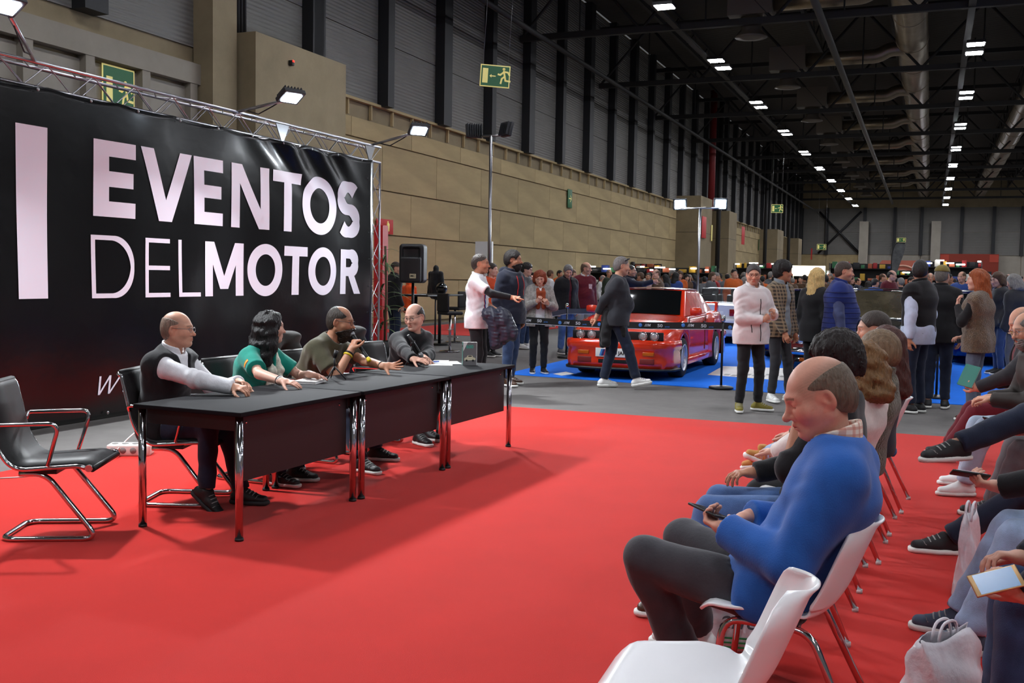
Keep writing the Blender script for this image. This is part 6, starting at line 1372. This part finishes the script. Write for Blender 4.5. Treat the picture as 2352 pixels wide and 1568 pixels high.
def bag(c, w, h, d, rz, label, parts=None, lean=0.):
    e = empty('plastic_bag', (*c, .010), rz); m = mat('bag_plastic', (228, 226, 232), .32, noise=(9, .06), bump=(14, .5, .02)); V = []; F = []; nu, nv = 26, 10
    for j_ in range(nv+1):
        v = j_/nv
        for i in range(nu):
            a = 2*math.pi*i/nu; sq = max(abs(math.cos(a)), abs(math.sin(a))); rx = w/2*(1-.10*v)*math.cos(a)/sq**.85; ry = d/2*(1-.75*v*v)*math.sin(a)/sq**.85
            V.append((rx+.008*math.sin(5*a+7*v), ry+.01*math.sin(3*a+9*v)+lean*v, h*v+.012*math.sin(4*a)*v))
    for j_ in range(nv):
        for i in range(nu): F.append((j_*nu+i, j_*nu+(i+1) % nu, (j_+1)*nu+(i+1) % nu, (j_+1)*nu+i))
    F.append(tuple(reversed(range(nu)))); o = MB().add(V, F, True).build('bag_body', m, e); sm = o.modifiers.new('s', 'SOLIDIFY'); sm.thickness = .002
    for sy in (-1, 1): MB().tube(arc([(-.07, sy*.012+lean, h-.03), (-.05, sy*.014+lean, h+.05), (.05, sy*.014+lean, h+.05), (.07, sy*.012+lean, h-.03)], .04, 4), .006, 6).build('handle', m, e)
    tag(e, label, 'bag'); return e
b1 = bag((-.70, 4.16), .30, .36, .12, R(14), 'white plastic bag with green and grey lettering beside the legs of the man in blue')
fr = lambda x, z: frame((x, -.076+.10*max(0, (z-.1))*.55, z), (1, 0, 0), (0, .12, 1))
text_mesh('lettering', 'OV', .12, mat('bag_green', (28, 130, 72), .5), b1, fr(.0, .235), bold=.008, sx=.9, extrude=.0008, shear=.2); text_mesh('lettering', 'and', .11, mat('bag_grey', (70, 74, 80), .5), b1, fr(.02, .135), extrude=.0008, shear=.35)
for i in range(3): MB().box((.04, -.068-.002*i, .06-.018*i), (.15, .002, .007)).build('printed_line', MATS['bag_green'], b1)
bag((.10, 4.02), .36, .22, .18, R(60), 'white plastic bag at the bottom right on the red carpet'); bag((.22, 5.28), .22, .42, .10, R(80), 'tall white plastic bag beside the pale jeans')
# white power strip box with cable, by the carpet edge
e = empty('power_box', (*gz(300, 1046)[:2], .009), R(28)); MB().bbox((0, 0, .045), (.34, .16, .09), .012).build('box_body', mat('offwhite_plastic', (206, 202, 196), .5), e)
for i in range(4): MB().lathe([(.0, .004), (.024, .004), (.028, 0)], (-.12+.08*i, 0, .09), 14).build('socket', mat('socket_grey', (120, 118, 116), .6), e); MB().lathe([(.0, .004), (.022, .004), (.026, 0)], (-.12+.08*i, -.08, .045), 12, Matrix.Rotation(R(90), 3, 'X')).build('side_socket', mat('socket_grey', (120, 118, 116), .6), e)
tag(e, 'off white power distribution box on the floor behind the tables', 'power box')
cb = MB().tube(arc([tuple(gz(0, 1098, .012)), tuple(gz(60, 1095, .012)), tuple(gz(150, 1075, .012)), tuple(gz(262, 1052, .03))], .3, 6), .006, 6).build('cable', mat('pale_cable', (190, 186, 180), .6)); tag(cb, 'pale cable running from the left edge to the power box', 'cable')
cb = MB().tube(arc([tuple(gz(262, 1040, .06)), tuple(gz(300, 1000, .12)), (-7.2, 8.2, .02), (-7.55, 8.6, .02)], .4, 6), .006, 6).build('cable', mat('pale_cable', (190, 186, 180), .6)); tag(cb, 'pale cable arching from the power box to the banner', 'cable')
# ================================================================ loudspeaker, light posts, signs
p = gy(948, 700, 14.6); e = empty('loudspeaker', (p.x, p.y, 0)); zc = gy(948, 605, 14.6).z
MB().tube([(0, 0, .55), (0, 0, zc-.25)], .022, 10).build('stand_pole', BLACKM, e)
for a in (30, 150, 270): MB().tube([(0, 0, .75), (.45*math.cos(R(a)), .45*math.sin(R(a)), .012)], .014, 8).build('stand_leg', BLACKM, e)
bx = SDF(); bx.box((0, 0, zc), (.20, .17, .31), .06); bx.box((0, -.16, zc+.13), (.14, .03, .12), .03, .01, 's'); bx.box((0, -.20, zc-.10), (.17, .045, .20), .03); x_, f_ = bx.mesh(.012); o = np_mesh('cabinet', x_, f_, BLACKP, e)
MB().box((.05, -.247, zc-.20), (.10, .004, .07)).build('badge', mat('badge_pale', (190, 184, 150), .5), e); text_mesh('badge_text', 'MC', .05, BLACKP, e, frame((.05, -.2495, zc-.20), (1, 0, 0), (0, 0, 1)), bold=.002)
e.rotation_euler = (0, 0, R(15)); tag(e, 'black loudspeaker on a tripod stand right of the banner', 'loudspeaker')
def lamp_post(px, py_top, Y, label, lit, spread_):
    t = gy(px, py_top, Y); e = empty('light_post', (t.x, t.y, 0)); H = t.z
    MB().tube([(0, 0, .02), (0, 0, H)], .035, 10).build('mast', STEEL, e); MB().box((0, 0, .012), (.5, .5, .024)).build('base_plate', BLACKM, e); MB().tube([(-spread_, 0, H), (spread_, 0, H)], .025, 8).build('cross_arm', STEEL, e)
    for sx in (-1, 1):
        d = Vector((-t.x+sx*2, -t.y, 0)).normalized() if lit else Vector((sx*.6, .8, -.25)).normalized()
        if lit: d = (d+Vector((0, 0, -.25))).normalized()
        M = d.to_track_quat('-Z', 'Y').to_matrix(); c = Vector((sx*spread_, 0, H+.10))
        b = MB().bbox((0, 0, .05), (.36, .30, .08), .012); b.v = [tuple(M @ Vector(v)+c-Vector(b and (0, 0, 0))) for v in b.v]; b.build('lamp_case', m_heat, e)
        fn = MB(); [fn.box((-.15+.05*i, 0, .12), (.01, .28, .07)) for i in range(7)]; fn.v = [tuple(M @ Vector(v)+c) for v in fn.v]; fn.build('cooling_fins', m_heat, e)
        g = MB().box((0, 0, .005), (.26, .22, .012)); g.v = [tuple(M @ Vector(v)+c) for v in g.v]; g.build('lamp_glass', mat('post_glow', (230, 242, 255), .4, emit=POST_EMIT, ecol=(214, 236, 255)) if lit else GLASSD, e)
        if lit:
            l = bpy.data.lights.new('post_beam', 'AREA'); l.shape = 'RECTANGLE'; l.size = .3; l.size_y = .24; l.energy = 150; l.color = (.9, .96, 1.); lo = bpy.data.objects.new('post_beam', l); link(lo, e); lo.location = c+d*.03; lo.rotation_euler = d.to_track_quat('-Z', 'Y').to_euler()
    tag(e, label, 'light post')
lamp_post(1128, 312, 20.5, 'tall steel mast with two switched off floodlights', False, .42); lamp_post(1608, 478, 27.0, 'steel mast with two dazzling lit floodlights behind the red car', True, .54)
wp = MB().box((0, 0, 1.15), (.42, .06, 2.3)).build('white_panel', WHITE); wp.location = (*gy(1110, 700, 21.5)[:2], 0); tag(wp, 'narrow white panel standing behind the mast and the pointing man', 'panel')
m_sg = mat('sign_green', (18, 98, 52), .5); m_sy = mat('sign_cream', (226, 214, 130), .5, emit=.25); m_sr = mat('sign_red', (196, 30, 34), .5)
def runner(par, m, s, ox, oz, fl=1):
    """running figure pictogram in a frame x right, z up, facing -y"""
    P = lambda x_, z_: (ox+fl*x_*s, -.012, oz+z_*s); r_ = .055*s
    MB().lathe([(0, .002), (.07*s, .002), (.07*s, 0)], P(.02, .36), 14, Matrix.Rotation(R(90), 3, 'X')).build('figure_head', m, par)
    for n_, pts in (('figure_torso', [(.02, .25), (.08, .02)]), ('figure_leg', [(.08, .02), (-.06, -.10), (-.10, -.32)]), ('figure_leg', [(.08, .02), (.12, -.18), (.34, -.20)]), ('figure_arm', [(.03, .24), (.22, .22), (.30, .10)]), ('figure_arm', [(.02, .22), (-.14, .08), (-.24, .10)])):
        b = MB(); PP = [Vector(P(*q_)) for q_ in pts]
        for a_, b_ in zip(PP, PP[1:]): d_ = (b_-a_).normalized(); nn = Vector((-d_.z, 0, d_.x))*r_*.75; b.prism([a_-nn-d_*r_*.5, b_-nn+d_*r_*.5, b_+nn+d_*r_*.5, a_+nn-d_*r_*.5], (0, 0, 0), (0, -.002, 0))
        b.build(n_, m, par)
def exit_sign(c, w, h, rz, label, door=True, roll=0., fl=1, hang=0):
    e = empty('exit_sign', c, rz); e.rotation_euler = (0, roll, rz); MB().bbox((0, 0, 0), (w, .02, h), .004).build('sign_plate', m_sy, e); MB().box((0, -.0102, 0), (w*.93, .002, h*.9)).build('sign_field', m_sg, e); k = h*.95
    runner(e, m_sy, k, fl*w*.27, 0, fl)
    if door: MB().box((-fl*w*.33, -.012, 0), (w*.18, .003, h*.66)).build('door_mark', m_sy, e)
    a = -fl*w*.12; MB().box((a+fl*w*.06, -.012, 0), (w*.16, .003, h*.045)).build('arrow_shaft', m_sy, e); MB().prism([(a-fl*w*.07, -.011, 0), (a+fl*.0, -.011, h*.08), (a+fl*.0, -.011, -h*.08)], (0, 0, 0), (0, -.003, 0)).build('arrow_head', m_sy, e)
    if hang: [MB().tube([(sx*w*.42, 0, h/2), (sx*w*.42, 0, h/2+hang)], .006, 5).build('hanger', STEEL, e) for sx in (-1, 1)]
    tag(e, label, 'exit sign', 'emergency exit signs'); return e
p = gy(1137, 175, 26.15); exit_sign(p, .82, .60, R(28), 'large green running man exit sign hanging before the upper wall', roll=R(3), hang=9.98-p.z)
p = gy(1785, 479, 65.55); exit_sign(p, .72, .52, R(20), 'green exit sign hanging far along the left wall', hang=9.98-p.z)
p = gy(1887, 567, 95.1); exit_sign(p, .8, .5, R(10), 'small green exit sign near the far corner', hang=10.0-p.z)
p = gy(2070, 551, 114.8); exit_sign(p, .9, .45, 0, 'pale green exit sign hanging over the far stalls', hang=10.0-p.z)
def wall_sign(px, py, w, h, m, label, kind, X=WX+.03):
    p = gx(px, py, X); e = empty(kind, p, R(90)); MB().bbox((0, 0, 0), (w, .015, h), .003).build('sign_plate', m, e); tag(e, label, 'sign'); return e
s_ = wall_sign(272, 212, .84, .95, m_sy, 'green running man exit sign on the gate wall behind the truss', 'exit_sign'); MB().box((0, -.009, 0), (.78, .004, .89)).build('sign_field', m_sg, s_); runner(s_, m_sy, .6, .16, -.02); MB().box((-.24, -.012, -.05), (.16, .003, .62)).build('door_mark', m_sy, s_)
s_ = wall_sign(1309, 456, .56, .78, m_sg, 'green arrow sign on the concrete wall', 'arrow_sign'); MB().box((-.02, -.009, 0), (.26, .003, .04)).build('arrow_shaft', m_sy, s_); MB().prism([(.2, -.008, 0), (.06, -.008, .14), (.02, -.008, .14), (.14, -.008, 0), (.02, -.008, -.14), (.06, -.008, -.14)], (0, 0, 0), (0, -.003, 0)).build('arrow_head', m_sy, s_)
s_ = wall_sign(884, 520, .95, .42, m_sr, 'red fire extinguisher sign behind the truss post', 'fire_sign'); MB().lathe([(.05, -.13), (.05, .08), (.02, .12), (.02, .16)], (.15, -.012, 0), 10).build('extinguisher_mark', m_sy, s_)
for (px, py, lab) in ((1617, 522, 'red sign on the pilaster behind the lit mast'), (1707, 541, 'red square sign on the second pilaster'), (1864, 583, 'red square sign far down the left wall')): wall_sign(px, py, 1.3, 1.3, m_sr, lab, 'fire_sign', WX+1.55)
for (px, py, lab) in ((1635, 535, 'narrow yellow sign on the pilaster'), (1743, 562, 'narrow green sign on the far concrete wall')): wall_sign(px, py, .3, 1.0, m_sy if 'yellow' in lab else m_sg, lab, 'wall_sign', WX+(1.52 if 'yellow' in lab else .03))
cam_ = gx(668, 145, WX+.88); e = empty('alarm_lamp', cam_); MB().bbox((0, 0, 0), (.14, .1, .12), .02).build('housing', BLACKP, e); MB().lathe([(0, .05), (.03, .03), (.035, 0)], (.06, 0, .02), 10).build('lens', mat('red_led', (255, 40, 30), .3, emit=3.), e); tag(e, 'small alarm box with a red light on the concrete block', 'alarm lamp')
# red fire column and plant behind the truss
o = MB().box((0, 0, 1.2), (.18, .2, 2.4)).build('fire_cabinet', m_sr); o.location = (*gy(874, 700, 16.5)[:2], 0); tag(o, 'tall red fire post behind the truss post', 'fire post')
pl = empty('potted_plant', (*gy(884, 700, 15.6)[:2], 0)); MB().lathe([(.0, 0), (.16, 0), (.2, .35), (.18, .36), (.17, .3), (0, .3)], n=18).build('pot', BLACKP, pl); m_leaf = mat('leaf_green', (70, 92, 50), .6, noise=(8, .25), rand=.2)
lf0 = None
for i in range(46):
    a = random.uniform(0, 360); zz = .5+1.5*random.random(); 
    if lf0 is None:
        V = []; F = []
        for k in range(9): t = k/8; w = .022*math.sin(math.pi*min(1, t*1.02+.02)); V += [(.42*t, -w, .12*t-.30*t*t), (.42*t, 0, .12*t-.30*t*t+.006), (.42*t, w, .12*t-.30*t*t)]
        for k in range(8): F += [(3*k, 3*k+3, 3*k+4, 3*k+1), (3*k+1, 3*k+4, 3*k+5, 3*k+2)]
        lf0 = mesh_obj('leaf', V, F, m_leaf, pl, True); o = lf0
    else: o = inst(lf0, 'leaf', pl)
    o.location = (0, 0, zz); o.rotation_euler = (0, R(random.uniform(-30, 10)), R(a)); o.scale = (random.uniform(.7, 1.15),)*3
MB().tube([(0, 0, .3), (.02, .01, 1.2), (0, 0, 2.0)], .02, 6).build('stem', mat('stem_brown', (84, 68, 46), .8), pl); tag(pl, 'tall green leafy pot plant behind the truss post', 'plant')
# ================================================================ bar corner by the wall
def bar_stool(x, y, rz, label):
    e = empty('bar_stool', (x, y, .01), rz); MB().lathe([(0, 0), (.21, 0), (.2, .015), (.03, .03), (0, .03)], n=20).build('base', CHROME, e); MB().tube([(0, 0, .02), (0, 0, .72)], .025, 10).build('column', CHROME, e); MB().tube([(.16*math.cos(a), .16*math.sin(a), .28) for a in np.linspace(-1.3, 1.3, 9)], .01, 6).build('footrest', CHROME, e)
    MB().bbox((0, 0, .76), (.38, .38, .07), .03).build('seat', BLACKP, e); MB().bbox((-.17, 0, .97), (.05, .38, .36), .02).build('backrest', BLACKP, e); tag(e, label, 'bar stool', 'bar stools by the wall'); return e
def bar_table(x, y, label, w=.7):
    e = empty('bar_table', (x, y, .01)); MB().lathe([(0, 0), (.25, 0), (.24, .015), (.035, .03), (0, .03)], n=20).build('base', BLACKM, e); MB().tube([(0, 0, .02), (0, 0, 1.06)], .035, 10).build('column', BLACKM, e); MB().bbox((0, 0, 1.08), (w, .7, .035), .01).build('table_top', BLACKM, e); tag(e, label, 'bar table'); return e
YB_ = 19.6
def by(px): v = gy(px, 720, YB_); return v.x, v.y
def by2(px, Y): v = gy(px, 720, Y); return v.x, v.y
bar_table(*by2(955, 18.9), 'black bar table with leaflets behind the loudspeaker', .9); bar_table(*by2(1010, 20.0), 'black bar table carrying the black helmet', .8)
bar_stool(*by2(1034, 18.3), R(60), 'black bar stool in front of the bar tables'); bar_stool(*by2(905, 19.4), R(-20), 'black bar stool left of the loudspeaker'); bar_stool(*by2(1045, 21.0), R(180), 'black bar stool right of the helmet table')
h = SDF(); h.el((0, 0, .13), (.12, .14, .13), 0); h.box((0, -.14, .12), (.09, .06, .045), .02, .01, 's'); h.keep((0, 0, -1), (0, 0, .02)); x_, f_ = h.mesh(.012); hx, hy = by2(1014, 19.9); o = np_mesh('helmet', x_, f_, mat('gloss_black', (8, 8, 10), .06, coat=1.)); o.location = (hx, hy, 1.108-.01); tag(o, 'glossy black motorcycle helmet on the bar table', 'helmet')
o = MB().box((0, 0, .0), (.3, .22, .006)).build('leaflet', PAPER); hx, hy = by2(958, 18.9); o.location = (hx, hy, 1.112); tag(o, 'white leaflet on the bar table', 'leaflet')
def mannequin(px, Y, label, top, base=1.0):
    x_, y_ = by2(px, Y); e = empty('mannequin', (x_, y_, .01), R(-20)); s = SDF(); s.seg((0, 0, base), (0, 0, base+.22), .13, .12, .05, lat=(1, 0, 0), w0=1.35); s.seg((0, 0, base+.22), (0, 0, base+.46), .125, .10, .05, lat=(1, 0, 0), w0=1.45, w1=1.7)
    for sx in (-1, 1): s.seg((sx*.17, 0, base+.47), (sx*.24, .02, base+.02), .06, .05, .04)
    s.seg((0, 0, base+.5), (0, 0, base+.60), .06, .07, .03); s.noise(.004, 20, 3); X, F = s.mesh(.016, newton=0); np_mesh('display_jacket', X, F, top, e); MB().tube([(0, 0, .02), (0, 0, base)], .02, 8).build('stand_pole', BLACKM, e); MB().lathe([(0, 0), (.2, 0), (.19, .015), (0, .02)], n=18).build('stand_base', BLACKM, e); tag(e, label, 'mannequin'); return e
mannequin(1000, 21.4, 'headless mannequin wearing a black zipped jacket by the wall', c_black, 1.06); mannequin(938, 21.0, 'mannequin stand with an orange vest behind the loudspeaker', cloth('hivis_orange', (230, 84, 30)), .72)
# ================================================================ distant stalls
m_lit = mat('lit_sign', (255, 246, 224), .5, emit=2.6, ecol=(255, 240, 206)); m_strip = mat('strip_light', (255, 252, 245), .5, emit=7.)
p = gy(1857, 622, 58.); e = empty('lit_sign_box', (p.x, p.y, 0)); MB().bbox((0, 0, p.z), (1.75, .25, .56), .03).build('sign_panel', m_lit, e)
for sx in (-1, 1): MB().tube([(sx*.8, 0, 0), (sx*.8, 0, p.z-.27)], .03, 6).build('sign_leg', STEEL, e)
tag(e, 'glowing white sign box above a far stall', 'lit sign')
GC = [mat('goods_%d' % i, c, .5) for i, c in enumerate(((150, 30, 34), (206, 204, 198), (40, 60, 130), (30, 30, 34), (190, 150, 50), (90, 94, 96), (50, 110, 70), (170, 90, 60)))]
gbox = [None]*len(GC)
def stall(px, Y, w, h, label, lights=True, dens=7, canopy=None):
    p = gy(px, 640, Y); e = empty('market_stall', (p.x, p.y, 0))
    for sx in (-1, 1):
        for sy in (-1, 1): MB().tube([(sx*w/2, sy*.35, 0), (sx*w/2, sy*.35, h)], .025, 5).build('stall_post', BLACKM, e)
    for k in range(4): MB().box((0, .1, .35+k*(h-.5)/3.2), (w, .6, .03)).build('shelf', BLACKM, e)
    MB().box((0, .4, h/2), (w, .03, h)).build('back_panel', m_col, e)
    for k in range(4):
        x_ = -w/2+.1
        while x_ < w/2-.1:
            c = random.randrange(len(GC)); ww = random.uniform(.12, .34); hh = random.uniform(.12, .36); z = .37+k*(h-.5)/3.2+hh/2
            if gbox[c] is None: gbox[c] = MB().bbox((0, 0, 0), (1, 1, 1), .06).build('boxed_goods', GC[c], e); o = gbox[c]
            else: o = inst(gbox[c], 'boxed_goods', e)
            o.location = (x_+ww/2, 0, z); o.scale = (ww*.92, .3, hh); x_ += ww+random.uniform(.02, .16)
    if lights:
        [MB().box((-w*.4+w*.2*q+random.uniform(-.15, .15), -.3, h-.05+random.uniform(-.1, .1)), (random.uniform(.12, .5), .08, .06)).build('stall_lamp', m_strip, e) for q in range(5)]
    if canopy: MB().prism([(-w/2-.1, -.7, h), (-w/2-.1, .5, h), (-w/2-.1, -.1, h+.5)], (0, 0, 0), (w+.2, 0, 0)).build('canopy', canopy, e)
    tag(e, label, 'market stall', 'far market stalls')
stall(1425, 44, 3.4, 2.0, 'lit stall behind the strolling man'); stall(1550, 46, 3.8, 2.05, 'long lit stall beyond the roof of the red car'); stall(1480, 52, 1.6, 2.3, 'stall with bright goods between the two lit stalls', False)
stall(1752, 60, 3.2, 2.5, 'stall of boxed goods behind the pale jacket man'); stall(1845, 62, 3.6, 2.1, 'stall under the glowing sign box'); stall(1975, 56, 3.0, 2.5, 'stall of dark crates behind the blue vest man', False); stall(2075, 58, 3.6, 2.2, 'lit stall of goods before the pink tent'); stall(2185, 54, 2.6, 2.6, 'stall of model boxes right of the capped man'); stall(2330, 60, 4.0, 1.9, 'low dark stall at the right edge', False)
# pink gable tent
p = gy(2072, 640, 76.); e = empty('market_tent', (p.x, p.y, 0)); m_tent = mat('salmon_canvas', (186, 104, 86), .8); zt = gy(2072, 598, 76.).z
MB().prism([(-2.5, 0, zt-1.55), (-1.35, 0, zt), (1.35, 0, zt), (2.5, 0, zt-1.55)], (0, 0, 0), (0, 3, 0)).build('tent_roof', m_tent, e); MB().prism([(-2.3, 0, .0), (2.3, 0, 0), (2.3, 0, zt-1.55), (-2.3, 0, zt-1.55)], (0, 2.8, 0), (0, 2.9, 0)).build('tent_back', m_tent, e)
for sx in (-1, 1): MB().tube([(sx*2.3, .1, 0), (sx*2.3, .1, zt-1.5)], .05, 6).build('tent_pole', STEEL, e)
MB().tube([(1.15*math.cos(R(a)), -.03, zt-1.5+1.15*math.sin(R(a))) for a in range(20, 161, 10)], .07, 6).build('arched_emblem', mat('emblem_cream', (220, 170, 150), .7), e); MB().tube([(.85*math.cos(R(a)), -.03, zt-1.5+.85*math.sin(R(a))) for a in range(10, 171, 10)], .03, 6).build('arched_emblem', MATS['emblem_cream'], e)
tag(e, 'salmon pink gable tent with an arched emblem', 'tent')
# feather flag
p = gy(2046, 640, 50.); e = empty('feather_flag', (p.x, p.y, 0)); zt = gy(2058, 556, 50.).z; MB().tube(arc([(0, 0, 0), (0, 0, zt-.5), (.15, 0, zt), (.55, 0, zt-.05)], .5, 6), .025, 6).build('flag_pole', BLACKM, e)
fp = [(.02, 1.4), (.02, zt-.5), (.16, zt-.06), (.42, zt+.0), (.58, zt-.12), (.52, zt-.5), (.30, zt-1.2), (.12, 1.5)]; o = MB().prism([(x_, 0, z_) for x_, z_ in fp], (0, -.005, 0), (0, .005, 0)).build('flag_cloth', mat('flag_grey', (84, 86, 88), .6, noise=(4, .5)), e); tag(e, 'dark feather flag on a curved pole', 'flag')
# red shop front on the far wall with a dark sign
p0 = gy(2157, 640, YF-1.); p1 = gy(2292, 640, YF-1.); zt = gy(2220, 583, YF-1.).z; w = p1.x-p0.x; e = empty('shop_front', ((p0.x+p1.x)/2, YF-1., 0)); m_shop = mat('rust_panel', (136, 40, 16), .6); MB().box((0, .3, zt/2), (w, .6, zt)).build('shop_wall', m_shop, e)
for sx in (-1, 1): MB().box((sx*w*.42, -.02, zt-.5), (.9, .04, .8)).build('small_sign', mat('shop_sign', (176, 60, 40), .6), e)
MB().box((w*.16, -.03, zt*.52), (w*.46, .06, .85)).build('sign_board', BLACKM, e); MB().box((w*.32, -.08, zt*.52), (.5, .02, .1)).build('sign_arrow', m_tapew, e); MB().prism([(w*.32+.45, -.07, zt*.52), (w*.32+.15, -.07, zt*.52+.22), (w*.32+.15, -.07, zt*.52-.22)], (0, 0, 0), (0, -.02, 0)).build('sign_arrow', m_tapew, e)
for i in range(4): MB().box((w*(.0+.045*i), -.08, zt*.52), (.2, .02, .4)).build('sign_mark', m_tapew, e)
tag(e, 'rust red shop front with a dark arrow sign on the far wall', 'shop front')
pt = MB().box((0, 0, 1.1), (9, .08, 2.2)).build('partition', m_col); pt.location = (gy(2330, 640, 90.).x, 90., 0); tag(pt, 'dark low partition wall at the far right', 'partition')
for i in range(6): MB().box((-4.5+1.8*i, -.06, 1.1), (.06, .06, 2.2)).build('partition_post', STEEL, pt)
# ================================================================ the crowd: a few built figures, copied with their own clothes
TOPS = [('black', (24, 24, 27)), ('navy', (28, 32, 50)), ('grey', (90, 92, 96)), ('dark green', (44, 54, 42)), ('brown', (84, 62, 44)), ('red', (150, 30, 34)), ('white', (210, 210, 212)), ('blue', (46, 70, 130)), ('beige', (176, 160, 132)), ('maroon', (92, 26, 36)), ('charcoal', (48, 48, 52)), ('orange', (200, 96, 40))]
LEGS = [('jeans', (56, 74, 108)), ('dark trousers', (26, 26, 30)), ('grey trousers', (92, 92, 96))]; HAIRS = [('dark', (34, 28, 26)), ('brown', (84, 60, 42)), ('grey', (130, 126, 122)), ('black', (20, 18, 18))]
mt = {n: cloth('crowd_top_'+n.replace(' ', '_'), c) for n, c in TOPS}; ml = {n: cloth('crowd_legs_'+n.replace(' ', '_'), c) for n, c in LEGS}; mh = {n: hair_mat(c) for n, c in HAIRS}
def proto(k):
    fem = k in (2, 5); st = [dict(style='short', th=.01), dict(style='bald', th=.006), dict(style='bob', down=-.2, vol=.012), dict(style='short', th=.014), dict(style='recede', th=.008), dict(style='bob', down=-.12, vol=.014)][k]; st = dict(st); st['hair'] = (34, 28, 26)
    lh = [None, dict(p=(-.1, .3, 1.1), f=(.5, .6, .2), n=(0, 0, -1)), None, dict(p=(-.12, .22, 1.35), f=(.1, .3, 1), n=(0, -1, 0)), dict(p=(-.05, -.2, .95), f=(.6, 0, -.5), n=(0, -1, 0), pole=(-1, -1, 0)), None][k]
    return person('x', (0, 0), 90, 1.75, look=((0, 0, 0), (25, -12, 0), (-20, -8, 0), (15, 0, 0), (-25, -5, 0), (10, -15, 0))[k], lean=(0, 3, 2, 0, 2, 4)[k], lh=lh, skin=(SK, SKP, SKP, SKD, SK, SKP)[k], hd=st, vox=.028, hv=.0125, hands=False, fem=1 if fem else 0, fat=(1.05, 1.15, 1., 1.08, 1.2, 1.05)[k],
                  belly=.04 if k in (1, 4) else 0, tops=[dict(n='jacket', c=c_black, t=.032, hem=.14, wr=.004)], pants=dict(c=c_jean), shoes=dict(c=c_shoeb))['root']
PR = [proto(k) for k in range(6)]; PU = [False]*6
for o_ in PR: o_['category'] = ''
def setm(o, m): o.material_slots[0].link = 'OBJECT'; o.material_slots[0].material = m
SEEN = {}; CARS = [(o.location.x, o.location.y, 1.5, 2.8) for o in bpy.data.objects if o.get('category') == 'car']; SPOT = [(o.location.x, o.location.y) for o in bpy.data.objects if o.get('category') == 'person' and o.location.y > 10]
STL = [(o.location.x, o.location.y, 2.4, .9) for o in bpy.data.objects if o.get('category') in ('market stall',)]; CARS += STL
def visitor(px, Y, where, H=None, k=None, face=None, top=None, hair=None):
    k = random.randrange(6) if k is None else k; H = H or random.uniform(1.6, 1.84)*(.96 if k in (2, 5) else 1)
    for t_ in range(40):
        v = gy(px, 650, Y)
        if all(math.hypot(v.x-q[0], Y-q[1]) > .62 for q in SPOT) and not any(abs(v.x-cx) < hx and abs(Y-cy) < hy for cx, cy, hx, hy in CARS): break
        Y += .35; px += random.uniform(-3, 3)
    SPOT.append((v.x, Y)); r = PR[k]
    if PU[k]: r = copy_tree(PR[k])
    PU[k] = True
    r.location = (v.x, Y, .009); a = random.uniform(0, 360) if face is None else face; r.rotation_euler = (0, 0, R(a-90)); s = H/1.75; r.scale = (s, s, s)
    tn = top or random.choice(TOPS[:5]+TOPS)[0]; ln = random.choice(LEGS)[0]; hn = hair or random.choice(HAIRS)[0]
    for c in r.children:
        if c.name.startswith('jacket'): setm(c, mt[tn])
        elif c.name.startswith('trousers'): setm(c, ml[ln])
        elif c.name.startswith('hair'): setm(c, mh[hn])
    sx = 'woman' if k in (2, 5) else 'man'; hz = {0: 'short %s hair', 1: 'thinning %s hair', 2: 'long %s hair', 3: 'thick %s hair', 4: 'receding %s hair', 5: 'chin length %s hair'}[k] % hn
    base = '%s in %s jacket, %s, %s' % (sx, tn, hz, where); n = SEEN.get(base, 0); SEEN[base] = n+1
    if n: base = ('second ', 'third ', 'fourth ')[min(n-1, 2)]+base
    tag(r, base, 'person', 'visitors in the far crowd')
for px, Y, w_ in ((1262, 29, 'behind the rust scarf woman'), (1284, 33, 'left of the red car'), (1312, 27, 'left of the red car'), (1360, 30, 'left of the red car'), (1380, 34, 'left of the red car'), (1218, 31, 'beyond the hoodie wearer'), (1150, 33, 'beyond the pointing man'), (1195, 26, 'beyond the hoodie wearer')): visitor(px, Y, w_)
for i in range(30): visitor(1400+i*10.5+random.uniform(-5, 5), random.choice((27.5, 29, 31, 33, 35, 38, 40.5)), 'beyond the red car' if i < 18 else 'around the white convertible')
visitor(1640, 27.5, 'beside the white convertible', 1.72, 0, top='red'); visitor(1683, 30, 'behind the white convertible', 1.70, 1, top='beige'); visitor(1330+215, 28, 'above the roof of the red car', 1.78, 3, top='charcoal')
for i in range(24): visitor(1715+i*12+random.uniform(-6, 6), random.choice((29, 31, 33, 36, 39, 42, 45)), 'before the lit sign stall' if i < 12 else 'before the pink tent')
for i in range(22): visitor(2010+i*16.5+random.uniform(-6, 6), random.choice((26.5, 28, 30, 33, 36, 40)), 'before the pink tent' if i < 9 else 'in the right hand crowd')
for i in range(9): visitor(2268+i*12, random.choice((17.5, 19, 22, 24.5)) if i > 2 else 24.5, 'near the right edge', top=random.choice(('black', 'navy', 'charcoal', 'grey')))
for k in range(6):
    if not PU[k]:
        for c in list(PR[k].children): bpy.data.objects.remove(c)
        bpy.data.objects.remove(PR[k])
